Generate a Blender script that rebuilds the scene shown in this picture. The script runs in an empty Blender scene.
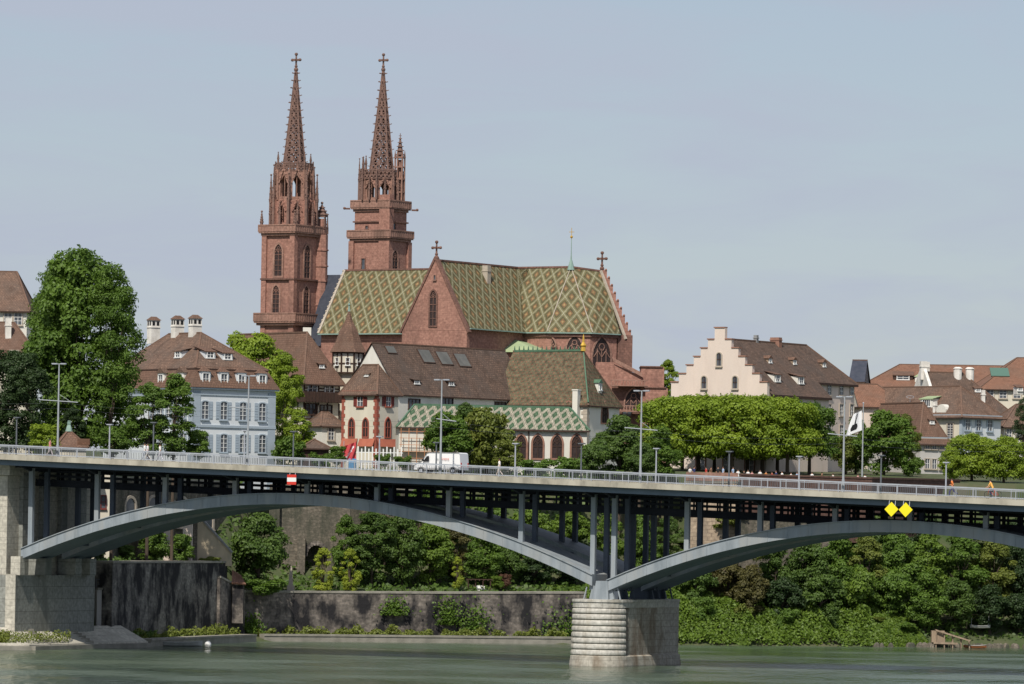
import bpy, bmesh, math, random
from mathutils import Vector, Matrix
R = math.radians
sc = bpy.context.scene
# ---------------------------------------------------------------- camera, sky, sun, exposure
F, HX, HY, EYE, ROLL = 5250.0, 512.0, 530.0, 12.8, R(1.0)
cam = bpy.data.objects.new('camera', bpy.data.cameras.new('camera'))
sc.collection.objects.link(cam); sc.camera = cam
cam.data.sensor_width = 36; cam.data.lens = F * 36 / 1024
cam.data.shift_y = (HY - 342) / 1024
cam.data.clip_start = 1; cam.data.clip_end = 20000
cam.matrix_world = Matrix.Translation((0, 0, EYE)) @ Matrix.Rotation(R(90), 4, 'X') @ Matrix.Rotation(ROLL, 4, 'Z')
SUN_EL = R(50); SUN_DIR = Vector((-0.30, -0.954, 0)).normalized() * math.cos(SUN_EL) + Vector((0, 0, math.sin(SUN_EL)))
w = bpy.data.worlds.new('World'); sc.world = w; w.use_nodes = True
nt = w.node_tree; nt.nodes.clear()
out = nt.nodes.new('ShaderNodeOutputWorld'); bg = nt.nodes.new('ShaderNodeBackground')
sky = nt.nodes.new('ShaderNodeTexSky'); sky.sky_type = 'NISHITA'; sky.sun_disc = False
sky.sun_elevation = SUN_EL; sky.sun_rotation = math.atan2(SUN_DIR.x, SUN_DIR.y)
sky.air_density = 1.0; sky.dust_density = 0.5; sky.ozone_density = 2.2; sky.altitude = 0
tc = nt.nodes.new('ShaderNodeTexCoord'); mp = nt.nodes.new('ShaderNodeMapping')
mp.inputs['Scale'].default_value = (9.0, 9.0, 42.0); mp.inputs['Rotation'].default_value = (0, R(4), 0)
nz = nt.nodes.new('ShaderNodeTexNoise'); nz.inputs['Scale'].default_value = 1.6; nz.inputs['Detail'].default_value = 6; nz.inputs['Roughness'].default_value = 0.58; nz.inputs['Distortion'].default_value = 0.5
rp = nt.nodes.new('ShaderNodeValToRGB'); rp.color_ramp.elements[0].position = 0.38; rp.color_ramp.elements[0].color = (0.55,) * 3 + (1,)
rp.color_ramp.elements[1].position = 0.64; rp.color_ramp.elements[1].color = (0.92,) * 3 + (1,)
mx = nt.nodes.new('ShaderNodeMix'); mx.data_type = 'RGBA'; mx.inputs['B'].default_value = (5.2, 5.75, 6.95, 1)   # thin veil of high cloud
nt.links.new(tc.outputs['Generated'], mp.inputs['Vector']); nt.links.new(mp.outputs['Vector'], nz.inputs['Vector'])
nt.links.new(nz.outputs['Fac'], rp.inputs['Fac']); nt.links.new(rp.outputs['Color'], mx.inputs['Factor'])
nt.links.new(sky.outputs['Color'], mx.inputs['A']); nt.links.new(mx.outputs['Result'], bg.inputs['Color'])
bg.inputs['Strength'].default_value = 0.088
nt.links.new(bg.outputs['Background'], out.inputs['Surface'])
sun = bpy.data.objects.new('sun', bpy.data.lights.new('sun', 'SUN')); sc.collection.objects.link(sun)
sun.data.energy = 4.6; sun.data.angle = R(0.6); sun.data.color = (1.0, 0.94, 0.84)
sun.rotation_euler = SUN_DIR.to_track_quat('Z', 'Y').to_euler(); sun.location = (-80, -60, 200)
sc.view_settings.view_transform = 'Standard'; sc.view_settings.look = 'None'
sc.view_settings.exposure = 0.0; sc.view_settings.gamma = 1.0; sc.view_settings.use_curve_mapping = False
sc.render.engine = 'CYCLES'; sc.cycles.max_bounces = 6; sc.cycles.transparent_max_bounces = 8
random.seed(7)
# ---------------------------------------------------------------- positions taken from image pixels: pixel of the photograph + chosen distance -> world point
CR, SR = math.cos(ROLL), math.sin(ROLL)
def ray(px, py):
    a = (px - HX) / F; b = -(py - HY) / F
    return Vector((a * CR - b * SR, 1.0, a * SR + b * CR))
def W(px, py, d):
    r = ray(px, py); return Vector((r.x * d, d, EYE + r.z * d))
def hit(px, py, P, n):
    r = ray(px, py); k = (P - Vector((0, 0, EYE))).dot(n) / r.dot(n)
    return Vector((0, 0, EYE)) + r * k
def along(P, dr, px):          # how far from P along dr (unit, level) until it stands in column px
    # image column of a point: solve iteratively
    def col(Q):
        x, y, z = Q.x / Q.y, 1, (Q.z - EYE) / Q.y
        return HX + F * (x * CR + z * SR)
    t0, t1 = 0.0, 1.0
    for _ in range(30):
        c0, c1 = col(P + dr * t0), col(P + dr * t1)
        if abs(c1 - c0) < 1e-9: break
        t2 = t1 + (px - c1) * (t1 - t0) / (c1 - c0); t0, t1 = t1, t2
        if abs(t1 - t0) < 1e-6: break
    return t1
def row(Q):
    x, z = Q.x / Q.y, (Q.z - EYE) / Q.y
    return HY - F * (-x * SR + z * CR)
def pix(Q):
    x, z = Q.x / Q.y, (Q.z - EYE) / Q.y
    return HX + F * (x * CR + z * SR), row(Q)
def zat(px, py, d): return W(px, py, d).z

# ---------------------------------------------------------------- object helpers
WL = {}
def wl(o): return WL.get(o.name, Vector((0, 0, 0))) if o else Vector((0, 0, 0))
def tag(o, label=None, cat=None, group=None, kind=None):
    if label: o['label'] = label
    if cat: o['category'] = cat
    if group: o['group'] = group
    if kind: o['kind'] = kind
    return o
def empty(name, loc, label, cat, group=None, rz=0):
    o = bpy.data.objects.new(name, None); sc.collection.objects.link(o)
    o.location = loc; o.rotation_euler = (0, 0, rz); o.empty_display_size = 0.5
    WL[o.name] = Vector(loc); return tag(o, label, cat, group)
class MB:
    def __init__(s): s.v = []; s.f = []; s.m = []; s.uv = {}
    def face(s, pts, mi=0, uv=None):
        i = len(s.v); s.v += [tuple(p) for p in pts]; s.f.append(tuple(range(i, i + len(pts)))); s.m.append(mi)
        if uv: s.uv[len(s.f) - 1] = uv
    def hexa(s, b, t, mi=0):     # b, t: four bottom and four top points in the same order (CCW from above)
        i = len(s.v); s.v += [tuple(p) for p in b] + [tuple(p) for p in t]
        for q in ((3, 2, 1, 0), (4, 5, 6, 7), (0, 1, 5, 4), (1, 2, 6, 5), (2, 3, 7, 6), (3, 0, 4, 7)):
            s.f.append(tuple(i + k for k in q)); s.m.append(mi)
    def ebox(s, o, ax, ay, az, mi=0):
        o, ax, ay, az = map(Vector, (o, ax, ay, az)); s.hexa([o, o + ax, o + ax + ay, o + ay], [o + az, o + ax + az, o + ax + ay + az, o + ay + az], mi)
    def box(s, x0, x1, y0, y1, z0, z1, mi=0): s.ebox((x0, y0, z0), (x1 - x0, 0, 0), (0, y1 - y0, 0), (0, 0, z1 - z0), mi)
    def prism(s, poly, z0, z1, mi=0, top=None):   # poly: list of xy, CCW
        n = len(poly); i = len(s.v); top = top or poly
        s.v += [(p[0], p[1], z0) for p in poly] + [(p[0], p[1], z1) for p in top]
        s.f.append(tuple(i + k for k in reversed(range(n)))); s.m.append(mi)
        s.f.append(tuple(i + n + k for k in range(n))); s.m.append(mi)
        for k in range(n):
            s.f.append((i + k, i + (k + 1) % n, i + n + (k + 1) % n, i + n + k)); s.m.append(mi)
    def extrude(s, poly, d, mi=0):                # poly: 3-D points, extruded by vector d
        d = Vector(d); n = len(poly); i = len(s.v); P = [Vector(p) for p in poly]
        s.v += [tuple(p) for p in P] + [tuple(p + d) for p in P]
        s.f.append(tuple(i + k for k in reversed(range(n)))); s.m.append(mi)
        s.f.append(tuple(i + n + k for k in range(n))); s.m.append(mi)
        for k in range(n):
            s.f.append((i + k, i + (k + 1) % n, i + n + (k + 1) % n, i + n + k)); s.m.append(mi)
    def cyl(s, p0, p1, r0, r1=None, n=8, mi=0, ph=0.0):
        p0, p1 = Vector(p0), Vector(p1); r1 = r0 if r1 is None else r1
        d = (p1 - p0).normalized(); a = d.orthogonal().normalized() if abs(d.z) < .999 else Vector((1, 0, 0)); b = d.cross(a)
        i = len(s.v)
        for p, r in ((p0, r0), (p1, r1)):
            for k in range(n):
                t = 2 * math.pi * k / n + ph; s.v.append(tuple(p + a * (r * math.cos(t)) + b * (r * math.sin(t))))
        for k in range(n):
            s.f.append((i + k, i + (k + 1) % n, i + n + (k + 1) % n, i + n + k)); s.m.append(mi)
        s.f.append(tuple(i + k for k in reversed(range(n)))); s.m.append(mi)
        s.f.append(tuple(i + n + k for k in range(n))); s.m.append(mi)
    def bar(s, p0, p1, w, h, mi=0):               # rectangular bar, h measured upward
        p0, p1 = Vector(p0), Vector(p1); d = (p1 - p0).normalized()
        sx = d.cross(Vector((0, 0, 1))); sx = sx.normalized() if sx.length > 1e-4 else Vector((1, 0, 0)); up = sx.cross(d)
        a, b = sx * (w / 2), up * (h / 2)
        s.hexa([p0 - a - b, p0 + a - b, p1 + a - b, p1 - a - b], [p0 - a + b, p0 + a + b, p1 + a + b, p1 - a + b], mi)
    def lathe(s, c, prof, n=12, mi=0, ph=0.0):    # prof: (r, z)
        c = Vector(c); i = len(s.v)
        for r, z in prof:
            for k in range(n):
                t = 2 * math.pi * k / n + ph; s.v.append((c.x + r * math.cos(t), c.y + r * math.sin(t), c.z + z))
        for j in range(len(prof) - 1):
            for k in range(n):
                a = i + j * n; s.f.append((a + k, a + (k + 1) % n, a + n + (k + 1) % n, a + n + k)); s.m.append(mi)
        s.f.append(tuple(i + k for k in reversed(range(n)))); s.m.append(mi)
        s.f.append(tuple(i + (len(prof) - 1) * n + k for k in range(n))); s.m.append(mi)
    def ball(s, c, r, mi=0, n=8): 
        s.lathe(c, [(r * math.sin(math.pi * k / 6), -r * math.cos(math.pi * k / 6)) for k in range(1, 6)], n, mi)
    def mesh(s, name, mats, off=Vector((0, 0, 0)), smooth=False):
        me = bpy.data.meshes.new(name)
        me.from_pydata([(v[0] - off.x, v[1] - off.y, v[2] - off.z) for v in s.v], [], s.f)
        if not isinstance(mats, (list, tuple)): mats = [mats]
        for m in mats: me.materials.append(m)
        me.polygons.foreach_set('material_index', s.m)
        if s.uv:
            ul = me.uv_layers.new(name='UVMap')
            for fi, uv in s.uv.items():
                for li, c in zip(me.polygons[fi].loop_indices, uv): ul.data[li].uv = c
        if smooth: me.polygons.foreach_set('use_smooth', [True] * len(s.f))
        me.update(); return me
    def build(s, name, mats, parent=None, smooth=False, loc=None):
        off = wl(parent) if parent else (Vector(loc) if loc is not None else Vector((0, 0, 0)))
        o = bpy.data.objects.new(name, s.mesh(name, mats, off, smooth)); sc.collection.objects.link(o)
        if parent: o.parent = parent
        elif loc is not None: o.location = loc
        WL[o.name] = off.copy(); return o
def place(me, name, parent, P, rz=0, scale=None):        # an object sharing a mesh, put at world point P under an unrotated parent
    o = bpy.data.objects.new(name, me); sc.collection.objects.link(o)
    if parent: o.parent = parent; o.location = Vector(P) - wl(parent)
    else: o.location = P
    o.rotation_euler = (0, 0, rz)
    if scale: o.scale = scale
    WL[o.name] = Vector(P); return o

# ---------------------------------------------------------------- materials
def new_mat(name):
    m = bpy.data.materials.new(name); m.use_nodes = True; return m, m.node_tree, m.node_tree.nodes['Principled BSDF']
def mat(name, col, rough=0.8, col2=None, scale=1.0, stretch=(1, 1, 1), bump=0.0, bscale=6.0, metal=0.0, lo=0.35, hi=0.65, col3=None, s3=0.15, spec=0.3, detail=5, coord='Object'):
    m, t, p = new_mat(name); p.inputs['Roughness'].default_value = rough; p.inputs['Metallic'].default_value = metal
    p.inputs['Specular IOR Level'].default_value = spec
    p.inputs['Base Color'].default_value = (*col, 1)
    tc = t.nodes.new('ShaderNodeTexCoord'); mp = t.nodes.new('ShaderNodeMapping'); mp.inputs['Scale'].default_value = stretch
    t.links.new(tc.outputs[coord], mp.inputs['Vector'])
    def noise(sc_, d=detail):
        n = t.nodes.new('ShaderNodeTexNoise'); n.inputs['Scale'].default_value = sc_; n.inputs['Detail'].default_value = d; n.inputs['Roughness'].default_value = .6
        t.links.new(mp.outputs['Vector'], n.inputs['Vector']); return n
    last = None
    if col2:
        n = noise(scale); r = t.nodes.new('ShaderNodeValToRGB'); r.color_ramp.elements[0].position = lo; r.color_ramp.elements[1].position = hi
        r.color_ramp.elements[0].color = (*col, 1); r.color_ramp.elements[1].color = (*col2, 1)
        t.links.new(n.outputs['Fac'], r.inputs['Fac']); last = r.outputs['Color']
        if col3:
            n3 = noise(s3, 3); r3 = t.nodes.new('ShaderNodeValToRGB'); r3.color_ramp.elements[0].position = .45; r3.color_ramp.elements[1].position = .62
            mx = t.nodes.new('ShaderNodeMix'); mx.data_type = 'RGBA'; mx.inputs['B'].default_value = (*col3, 1)
            t.links.new(n3.outputs['Fac'], r3.inputs['Fac']); t.links.new(r3.outputs['Color'], mx.inputs['Factor']); t.links.new(last, mx.inputs['A']); last = mx.outputs['Result']
        t.links.new(last, p.inputs['Base Color'])
    if bump:
        b = t.nodes.new('ShaderNodeBump'); b.inputs['Strength'].default_value = bump; b.inputs['Distance'].default_value = .1
        n = noise(bscale); t.links.new(n.outputs['Fac'], b.inputs['Height']); t.links.new(b.outputs['Normal'], p.inputs['Normal'])
    return m
def masonry(name, c1, c2, mortar, bw=0.7, bh=0.32, rough=.9, stain=None, swall=.12, rot=0.0, msize=.02, slo=.5, shi=.68, sstretch=(1, 1, .3), bump=.3, bias=0.0, distort=0.0, zoff=0.0):
    """coursed stone: Brick texture laid on (horizontal run, height)"""
    m, t, p = new_mat(name); p.inputs['Roughness'].default_value = rough; p.inputs['Specular IOR Level'].default_value = .2
    g = t.nodes.new('ShaderNodeNewGeometry'); tc = t.nodes.new('ShaderNodeTexCoord')
    # run = position along the wall's own level direction (cross of normal and up)
    cr = t.nodes.new('ShaderNodeVectorMath'); cr.operation = 'CROSS_PRODUCT'; cr.inputs[1].default_value = (0, 0, 1)
    t.links.new(g.outputs['True Normal'], cr.inputs[0])
    nm = t.nodes.new('ShaderNodeVectorMath'); nm.operation = 'NORMALIZE'; t.links.new(cr.outputs[0], nm.inputs[0])
    dt = t.nodes.new('ShaderNodeVectorMath'); dt.operation = 'DOT_PRODUCT'; t.links.new(tc.outputs['Object'], dt.inputs[0]); t.links.new(nm.outputs[0], dt.inputs[1])
    sp = t.nodes.new('ShaderNodeSeparateXYZ'); t.links.new(tc.outputs['Object'], sp.inputs[0])
    cb = t.nodes.new('ShaderNodeCombineXYZ'); t.links.new(dt.outputs['Value'], cb.inputs['X']); za = t.nodes.new('ShaderNodeMath'); za.operation = 'ADD'; za.inputs[1].default_value = zoff; t.links.new(sp.outputs['Z'], za.inputs[0]); t.links.new(za.outputs[0], cb.inputs['Y'])
    br = t.nodes.new('ShaderNodeTexBrick'); br.inputs['Scale'].default_value = 1; br.inputs['Brick Width'].default_value = bw; br.inputs['Row Height'].default_value = bh
    br.inputs['Mortar Size'].default_value = msize; br.inputs['Color1'].default_value = (*c1, 1); br.inputs['Color2'].default_value = (*c2, 1); br.inputs['Mortar'].default_value = (*mortar, 1); br.inputs['Bias'].default_value = bias
    nd = t.nodes.new('ShaderNodeTexNoise'); nd.inputs['Scale'].default_value = 1.1; nd.inputs['Detail'].default_value = 3; t.links.new(tc.outputs['Object'], nd.inputs['Vector'])
    vs = t.nodes.new('ShaderNodeVectorMath'); vs.operation = 'SCALE'; vs.inputs['Scale'].default_value = distort; t.links.new(nd.outputs['Color'], vs.inputs[0])
    va = t.nodes.new('ShaderNodeVectorMath'); va.operation = 'ADD'; t.links.new(cb.outputs[0], va.inputs[0]); t.links.new(vs.outputs[0], va.inputs[1]); t.links.new(va.outputs[0], br.inputs['Vector'])
    n = t.nodes.new('ShaderNodeTexNoise'); n.inputs['Scale'].default_value = 3.0; n.inputs['Detail'].default_value = 6; t.links.new(tc.outputs['Object'], n.inputs['Vector'])
    mr = t.nodes.new('ShaderNodeMapRange'); mr.inputs['From Min'].default_value = .3; mr.inputs['From Max'].default_value = .7; mr.inputs['To Min'].default_value = .74; mr.inputs['To Max'].default_value = 1.22
    t.links.new(n.outputs['Fac'], mr.inputs['Value'])
    ml = t.nodes.new('ShaderNodeVectorMath'); ml.operation = 'SCALE'; t.links.new(br.outputs['Color'], ml.inputs[0]); t.links.new(mr.outputs[0], ml.inputs['Scale'])
    last = ml.outputs[0]
    if stain:
        mp = t.nodes.new('ShaderNodeMapping'); mp.inputs['Scale'].default_value = sstretch; t.links.new(tc.outputs['Object'], mp.inputs['Vector'])
        ns = t.nodes.new('ShaderNodeTexNoise'); ns.inputs['Scale'].default_value = swall; ns.inputs['Detail'].default_value = 8; ns.inputs['Roughness'].default_value = .62; t.links.new(mp.outputs[0], ns.inputs['Vector'])
        r = t.nodes.new('ShaderNodeValToRGB'); r.color_ramp.elements[0].position = slo; r.color_ramp.elements[1].position = shi
        mx = t.nodes.new('ShaderNodeMix'); mx.data_type = 'RGBA'; mx.inputs['B'].default_value = (*stain, 1)
        t.links.new(ns.outputs['Fac'], r.inputs['Fac']); t.links.new(r.outputs['Color'], mx.inputs['Factor']); t.links.new(last, mx.inputs['A']); last = mx.outputs['Result']
    t.links.new(last, p.inputs['Base Color'])
    if bump:
        b = t.nodes.new('ShaderNodeBump'); b.inputs['Strength'].default_value = bump; b.inputs['Distance'].default_value = .08
        t.links.new(n.outputs['Fac'], b.inputs['Height']); t.links.new(b.outputs['Normal'], p.inputs['Normal'])
    return m
def tiles(name, c1, c2, c3, rough=.85):
    """plain clay tiles: small courses laid on the UVs (metres along eave, metres up slope), patchy weathering"""
    m, t, p = new_mat(name); p.inputs['Roughness'].default_value = rough; p.inputs['Specular IOR Level'].default_value = .2
    uv = t.nodes.new('ShaderNodeUVMap'); br = t.nodes.new('ShaderNodeTexBrick'); br.inputs['Scale'].default_value = 1
    br.inputs['Brick Width'].default_value = .34; br.inputs['Row Height'].default_value = .3; br.inputs['Mortar Size'].default_value = .03
    br.inputs['Color1'].default_value = (*c1, 1); br.inputs['Color2'].default_value = (*c2, 1); br.inputs['Mortar'].default_value = (c1[0] * .5, c1[1] * .5, c1[2] * .5, 1)
    t.links.new(uv.outputs[0], br.inputs['Vector'])
    tc = t.nodes.new('ShaderNodeTexCoord'); last = br.outputs['Color']
    for sc_, st, a, b_, cc, f in ((.35, (1, 1, 1), .42, .66, c3, .8), (1.3, (1, 1, .35), .5, .66, tuple(x * .55 for x in c1), .7), (4.0, (1, 1, 1), .58, .7, tuple(min(1, x * 1.7) for x in c2), .6)):
        mp = t.nodes.new('ShaderNodeMapping'); mp.inputs['Scale'].default_value = st; t.links.new(tc.outputs['Object'], mp.inputs['Vector'])
        n = t.nodes.new('ShaderNodeTexNoise'); n.inputs['Scale'].default_value = sc_; n.inputs['Detail'].default_value = 6; t.links.new(mp.outputs[0], n.inputs['Vector'])
        mr = t.nodes.new('ShaderNodeMapRange'); mr.inputs['From Min'].default_value = a; mr.inputs['From Max'].default_value = b_; mr.inputs['To Max'].default_value = f; t.links.new(n.outputs['Fac'], mr.inputs['Value'])
        mx = t.nodes.new('ShaderNodeMix'); mx.data_type = 'RGBA'; mx.inputs['B'].default_value = (*cc, 1)
        t.links.new(mr.outputs[0], mx.inputs['Factor']); t.links.new(last, mx.inputs['A']); last = mx.outputs['Result']
    t.links.new(last, p.inputs['Base Color'])
    b = t.nodes.new('ShaderNodeBump'); b.inputs['Strength'].default_value = .35; b.inputs['Distance'].default_value = .05
    t.links.new(br.outputs['Fac'], b.inputs['Height']); b.invert = True; t.links.new(b.outputs['Normal'], p.inputs['Normal'])
    return m
def lattice(name, W_, H_, bands, rough=.75, vary=.25, skew=0.0):
    """glazed tiles laid in diamonds. bands: list of (from, colour), the distance from a diamond's middle (0) to its edge (1)"""
    m, t, p = new_mat(name); p.inputs['Roughness'].default_value = rough; p.inputs['Specular IOR Level'].default_value = .15
    uv = t.nodes.new('ShaderNodeUVMap'); sp = t.nodes.new('ShaderNodeSeparateXYZ'); t.links.new(uv.outputs[0], sp.inputs[0])
    def M(op, a, b=None):
        n = t.nodes.new('ShaderNodeMath'); n.operation = op
        for i, x in enumerate((a, b)):
            if x is None: continue
            if isinstance(x, (int, float)): n.inputs[i].default_value = x
            else: t.links.new(x, n.inputs[i])
        return n.outputs[0]
    u, v = M('DIVIDE', M('ADD', sp.outputs['X'], M('MULTIPLY', sp.outputs['Y'], skew)), W_), M('DIVIDE', sp.outputs['Y'], H_)
    d = [M('MULTIPLY', M('ABSOLUTE', M('SUBTRACT', M('FRACT', M(op, u, v)), .5)), 2.0) for op in ('ADD', 'SUBTRACT')]
    mxx = M('MAXIMUM', *d)
    r = t.nodes.new('ShaderNodeValToRGB'); r.color_ramp.interpolation = 'CONSTANT'
    e = r.color_ramp.elements
    while len(e) < len(bands): e.new(.5)
    for el, (pos, c) in zip(e, bands): el.position = pos; el.color = (*c, 1)
    t.links.new(mxx, r.inputs['Fac'])
    tc = t.nodes.new('ShaderNodeTexCoord'); n = t.nodes.new('ShaderNodeTexNoise'); n.inputs['Scale'].default_value = 2.2; n.inputs['Detail'].default_value = 8; t.links.new(tc.outputs['Object'], n.inputs['Vector'])
    mr = t.nodes.new('ShaderNodeMapRange'); mr.inputs['From Min'].default_value = .3; mr.inputs['From Max'].default_value = .7; mr.inputs['To Min'].default_value = 1 - vary; mr.inputs['To Max'].default_value = 1 + vary
    t.links.new(n.outputs['Fac'], mr.inputs['Value'])
    ml = t.nodes.new('ShaderNodeVectorMath'); ml.operation = 'SCALE'; t.links.new(r.outputs['Color'], ml.inputs[0]); t.links.new(mr.outputs[0], ml.inputs['Scale'])
    t.links.new(ml.outputs[0], p.inputs['Base Color']); return m
M = {}
M['sand'] = masonry('red_sandstone', (.365, .195, .150), (.29, .150, .116), (.285, .15, .12), .62, .3, stain=(.135, .078, .064), swall=.22, slo=.54, shi=.80)
M['sandlite'] = masonry('red_sandstone_trim', (.34, .20, .155), (.28, .16, .125), (.27, .155, .12), .8, .4, stain=(.19, .115, .09), swall=.4)
M['sanddark'] = masonry('weathered_sandstone', (.215, .115, .09), (.16, .088, .07), (.13, .075, .06), .5, .35, stain=(.12, .07, .058), swall=.5)
M['spire'] = mat('spire_sandstone', (.225, .135, .108), .9, (.14, .088, .075), 1.6, bump=.3)
M['glassd'] = mat('dark_leaded_glass', (.030, .022, .022), .5, (.06, .042, .04), 2.5, spec=.15)
M['roofglass'] = mat('dull_roof_glass', (.10, .10, .095), .6, (.14, .14, .13), 1, spec=.15)
M['glass'] = mat('window_glass', (.035, .04, .05), .12, (.10, .11, .13), .6, spec=.6)
M['lat'] = lattice('glazed_diamond_tiles', 1.9, 2.85, [(0, (.27, .20, .09)), (.18, (.19, .095, .055)), (.32, (.14, .105, .05)), (.44, (.085, .078, .042)), (.66, (.14, .12, .06)), (.80, (.20, .185, .11)), (.86, (.09, .095, .045)), (.92, (.27, .25, .17))])
M['latg'] = lattice('green_white_tiles', 1.15, 2.9, [(0, (.07, .11, .065)), (.30, (.045, .085, .045)), (.64, (.36, .31, .25)), (.77, (.04, .08, .04)), (.88, (.36, .31, .25))], vary=.25, skew=-.3)
M['latc'] = lattice('brown_green_small_tiles', .62, .9, [(0, (.16, .075, .052)), (.40, (.10, .088, .048)), (.7, (.065, .085, .05)), (.88, (.15, .085, .06))], vary=.5)
M['latcd'] = lattice('green_brown_small_tiles', .62, .9, [(0, (.11, .06, .035)), (.35, (.05, .10, .04)), (.75, (.04, .085, .035)), (.9, (.12, .07, .04))], vary=.5)
M['tile'] = tiles('brown_clay_tiles', (.155, .098, .072), (.20, .125, .09), (.11, .080, .064))
M['tile2'] = tiles('dark_brown_tiles', (.115, .078, .060), (.15, .098, .074), (.085, .066, .056))
M['tile3'] = tiles('red_clay_tiles', (.25, .130, .085), (.20, .105, .072), (.155, .095, .068))
M['tile4'] = tiles('red_brown_tiles', (.19, .110, .078), (.155, .092, .066), (.125, .082, .062))
M['slate'] = mat('blue_black_slate', (.035, .042, .06), .5, (.055, .06, .08), 1.5, bump=.2)
M['copper'] = mat('green_copper', (.20, .30, .26), .6, (.26, .36, .31), 1.2)
M['copperl'] = mat('light_green_copper', (.33, .40, .22), .7, (.27, .34, .20), .7)
M['greentrim'] = mat('green_tile_ridge', (.055, .13, .075), .6, (.10, .17, .11), 3)
M['cream'] = mat('cream_plaster', (.66, .61, .50), .9, (.56, .51, .42), .5, (1, 1, .3), bump=.1, col3=(.60, .56, .47), s3=.5)
M['pink'] = mat('pale_pink_plaster', (.72, .60, .52), .9, (.60, .50, .435), .4, (1, 1, .3), bump=.1, col3=(.66, .56, .49), s3=.5)
M['white'] = mat('white_plaster', (.72, .70, .64), .9, (.60, .58, .52), .5, (1, 1, .3), bump=.1, col3=(.66, .63, .56), s3=.4)
M['greyw'] = mat('grey_plaster', (.52, .50, .48), .9, (.46, .44, .42), .4, (1, 1, .4), bump=.1)
M['bluew'] = mat('pale_blue_plaster', (.65, .68, .70), .85, (.59, .62, .645), .5, (1, 1, .4))
M['bluet'] = mat('blue_grey_trim', (.36, .42, .475), .8, (.32, .375, .43), 1)
M['shutb'] = mat('blue_grey_shutter', (.33, .39, .45), .7)
M['shutr'] = mat('dark_red_shutter', (.16, .035, .03), .7)
M['redst'] = mat('painted_red_stone', (.34, .095, .065), .85, (.27, .08, .055), 2)
M['timber'] = mat('dark_timber', (.07, .038, .028), .85, (.045, .028, .022), 3, (1, 1, .2))
M['wood'] = mat('weathered_wood', (.36, .27, .19), .85, (.24, .18, .13), 3, (1, 1, .2))
M['framew'] = mat('white_window_frame', (.74, .74, .72), .6)
M['stonel'] = mat('pale_stone_surround', (.46, .40, .33), .85, (.38, .33, .27), 2)
M['stoneb'] = mat('brown_stone_surround', (.32, .17, .12), .85, (.24, .13, .10), 2)
M['chim'] = mat('white_chimney_render', (.76, .73, .68), .9, (.58, .55, .50), 1.2)
M['conc'] = mat('pale_concrete', (.40, .37, .30), .9, (.26, .24, .195), 1.1, (1, 1, .35), col3=(.45, .42, .345), s3=.4, bump=.2)
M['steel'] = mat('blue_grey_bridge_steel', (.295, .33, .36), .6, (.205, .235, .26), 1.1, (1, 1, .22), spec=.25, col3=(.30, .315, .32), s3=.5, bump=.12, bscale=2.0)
M['steeld'] = mat('shaded_bridge_steel', (.085, .105, .135), .65, (.065, .08, .105), .4, spec=.25)  # shaded copy of the bridge steel for inner parts, shade put into the colour
M['steelm'] = mat('shade_toned_steel', (.15, .19, .235), .65, (.12, .155, .19), .4, spec=.2)  # bridge steel darkened for edge girders and rib undersides: painted shade
M['steelk'] = mat('shade_darkened_girders', (.035, .04, .05), .8, (.025, .028, .036), .5, spec=.1)  # shade under the deck put into a near-black steel colour
M['rail'] = mat('galvanised_rail', (.47, .49, .53), .45, (.40, .42, .46), 2, metal=.3)
M['pole'] = mat('grey_painted_pole', (.36, .38, .40), .5, (.30, .32, .34), 2)
M['poled'] = mat('dark_grey_pole', (.12, .13, .145), .5)
M['asph'] = mat('asphalt', (.05, .05, .052), .9, (.07, .07, .07), 1)
M['pierl'] = masonry('pier_limestone', (.52, .50, .45), (.45, .43, .385), (.27, .25, .225), 1.25, .565, zoff=.665, stain=(.30, .265, .20), swall=.5, slo=.5, shi=.76, msize=.012, sstretch=(1, 1, .35))
M['piers'] = masonry('pier_side_stone', (.42, .39, .33), (.37, .34, .29), (.24, .22, .19), 1.6, .62, stain=(.15, .10, .06), swall=.35, slo=.48, shi=.68, msize=.02, sstretch=(1, 1, .4))
M['abut'] = masonry('abutment_shaded_concrete', (.27, .275, .25), (.24, .245, .225), (.15, .15, .135), 3.2, 1.25, stain=(.14, .145, .13), swall=.3, msize=.03, sstretch=(1, 1, .35))  # shade on the river side put into a darker concrete colour
M['abutl'] = masonry('abutment_sandy_concrete', (.50, .47, .40), (.45, .425, .36), (.3, .28, .24), 3.2, .62, stain=(.34, .32, .27), swall=.3, msize=.02, sstretch=(1, 1, .35))
M['quay'] = masonry('old_quay_masonry', (.27, .25, .22), (.15, .14, .125), (.20, .185, .165), .55, .28, distort=.5, stain=(.024, .023, .025), swall=.55, slo=.38, shi=.57, msize=.03, sstretch=(1, 1, .5), bump=.8)
M['quay2'] = masonry('old_long_quay_masonry', (.25, .215, .185), (.13, .115, .10), (.17, .15, .135), .6, .28, distort=.5, stain=(.024, .023, .025), swall=.50, slo=.41, shi=.58, msize=.03, sstretch=(1, 1, .55), bump=.8)
M['rubble'] = masonry('rubble_stone', (.20, .17, .135), (.12, .105, .085), (.11, .10, .08), .5, .3, distort=.9, stain=(.05, .055, .04), swall=.45, slo=.44, shi=.62, msize=.03, bump=.9)
M['terrst'] = masonry('terrace_stone', (.42, .33, .24), (.34, .265, .195), (.22, .17, .13), .9, .45, stain=(.22, .18, .14), swall=.4, msize=.03)
M['ledge'] = mat('quay_ledge_concrete', (.30, .28, .24), .9, (.20, .19, .16), .8, bump=.3)
M['brickd'] = masonry('dark_brick', (.135, .075, .058), (.10, .056, .045), (.10, .065, .055), .5, .16)
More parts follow.
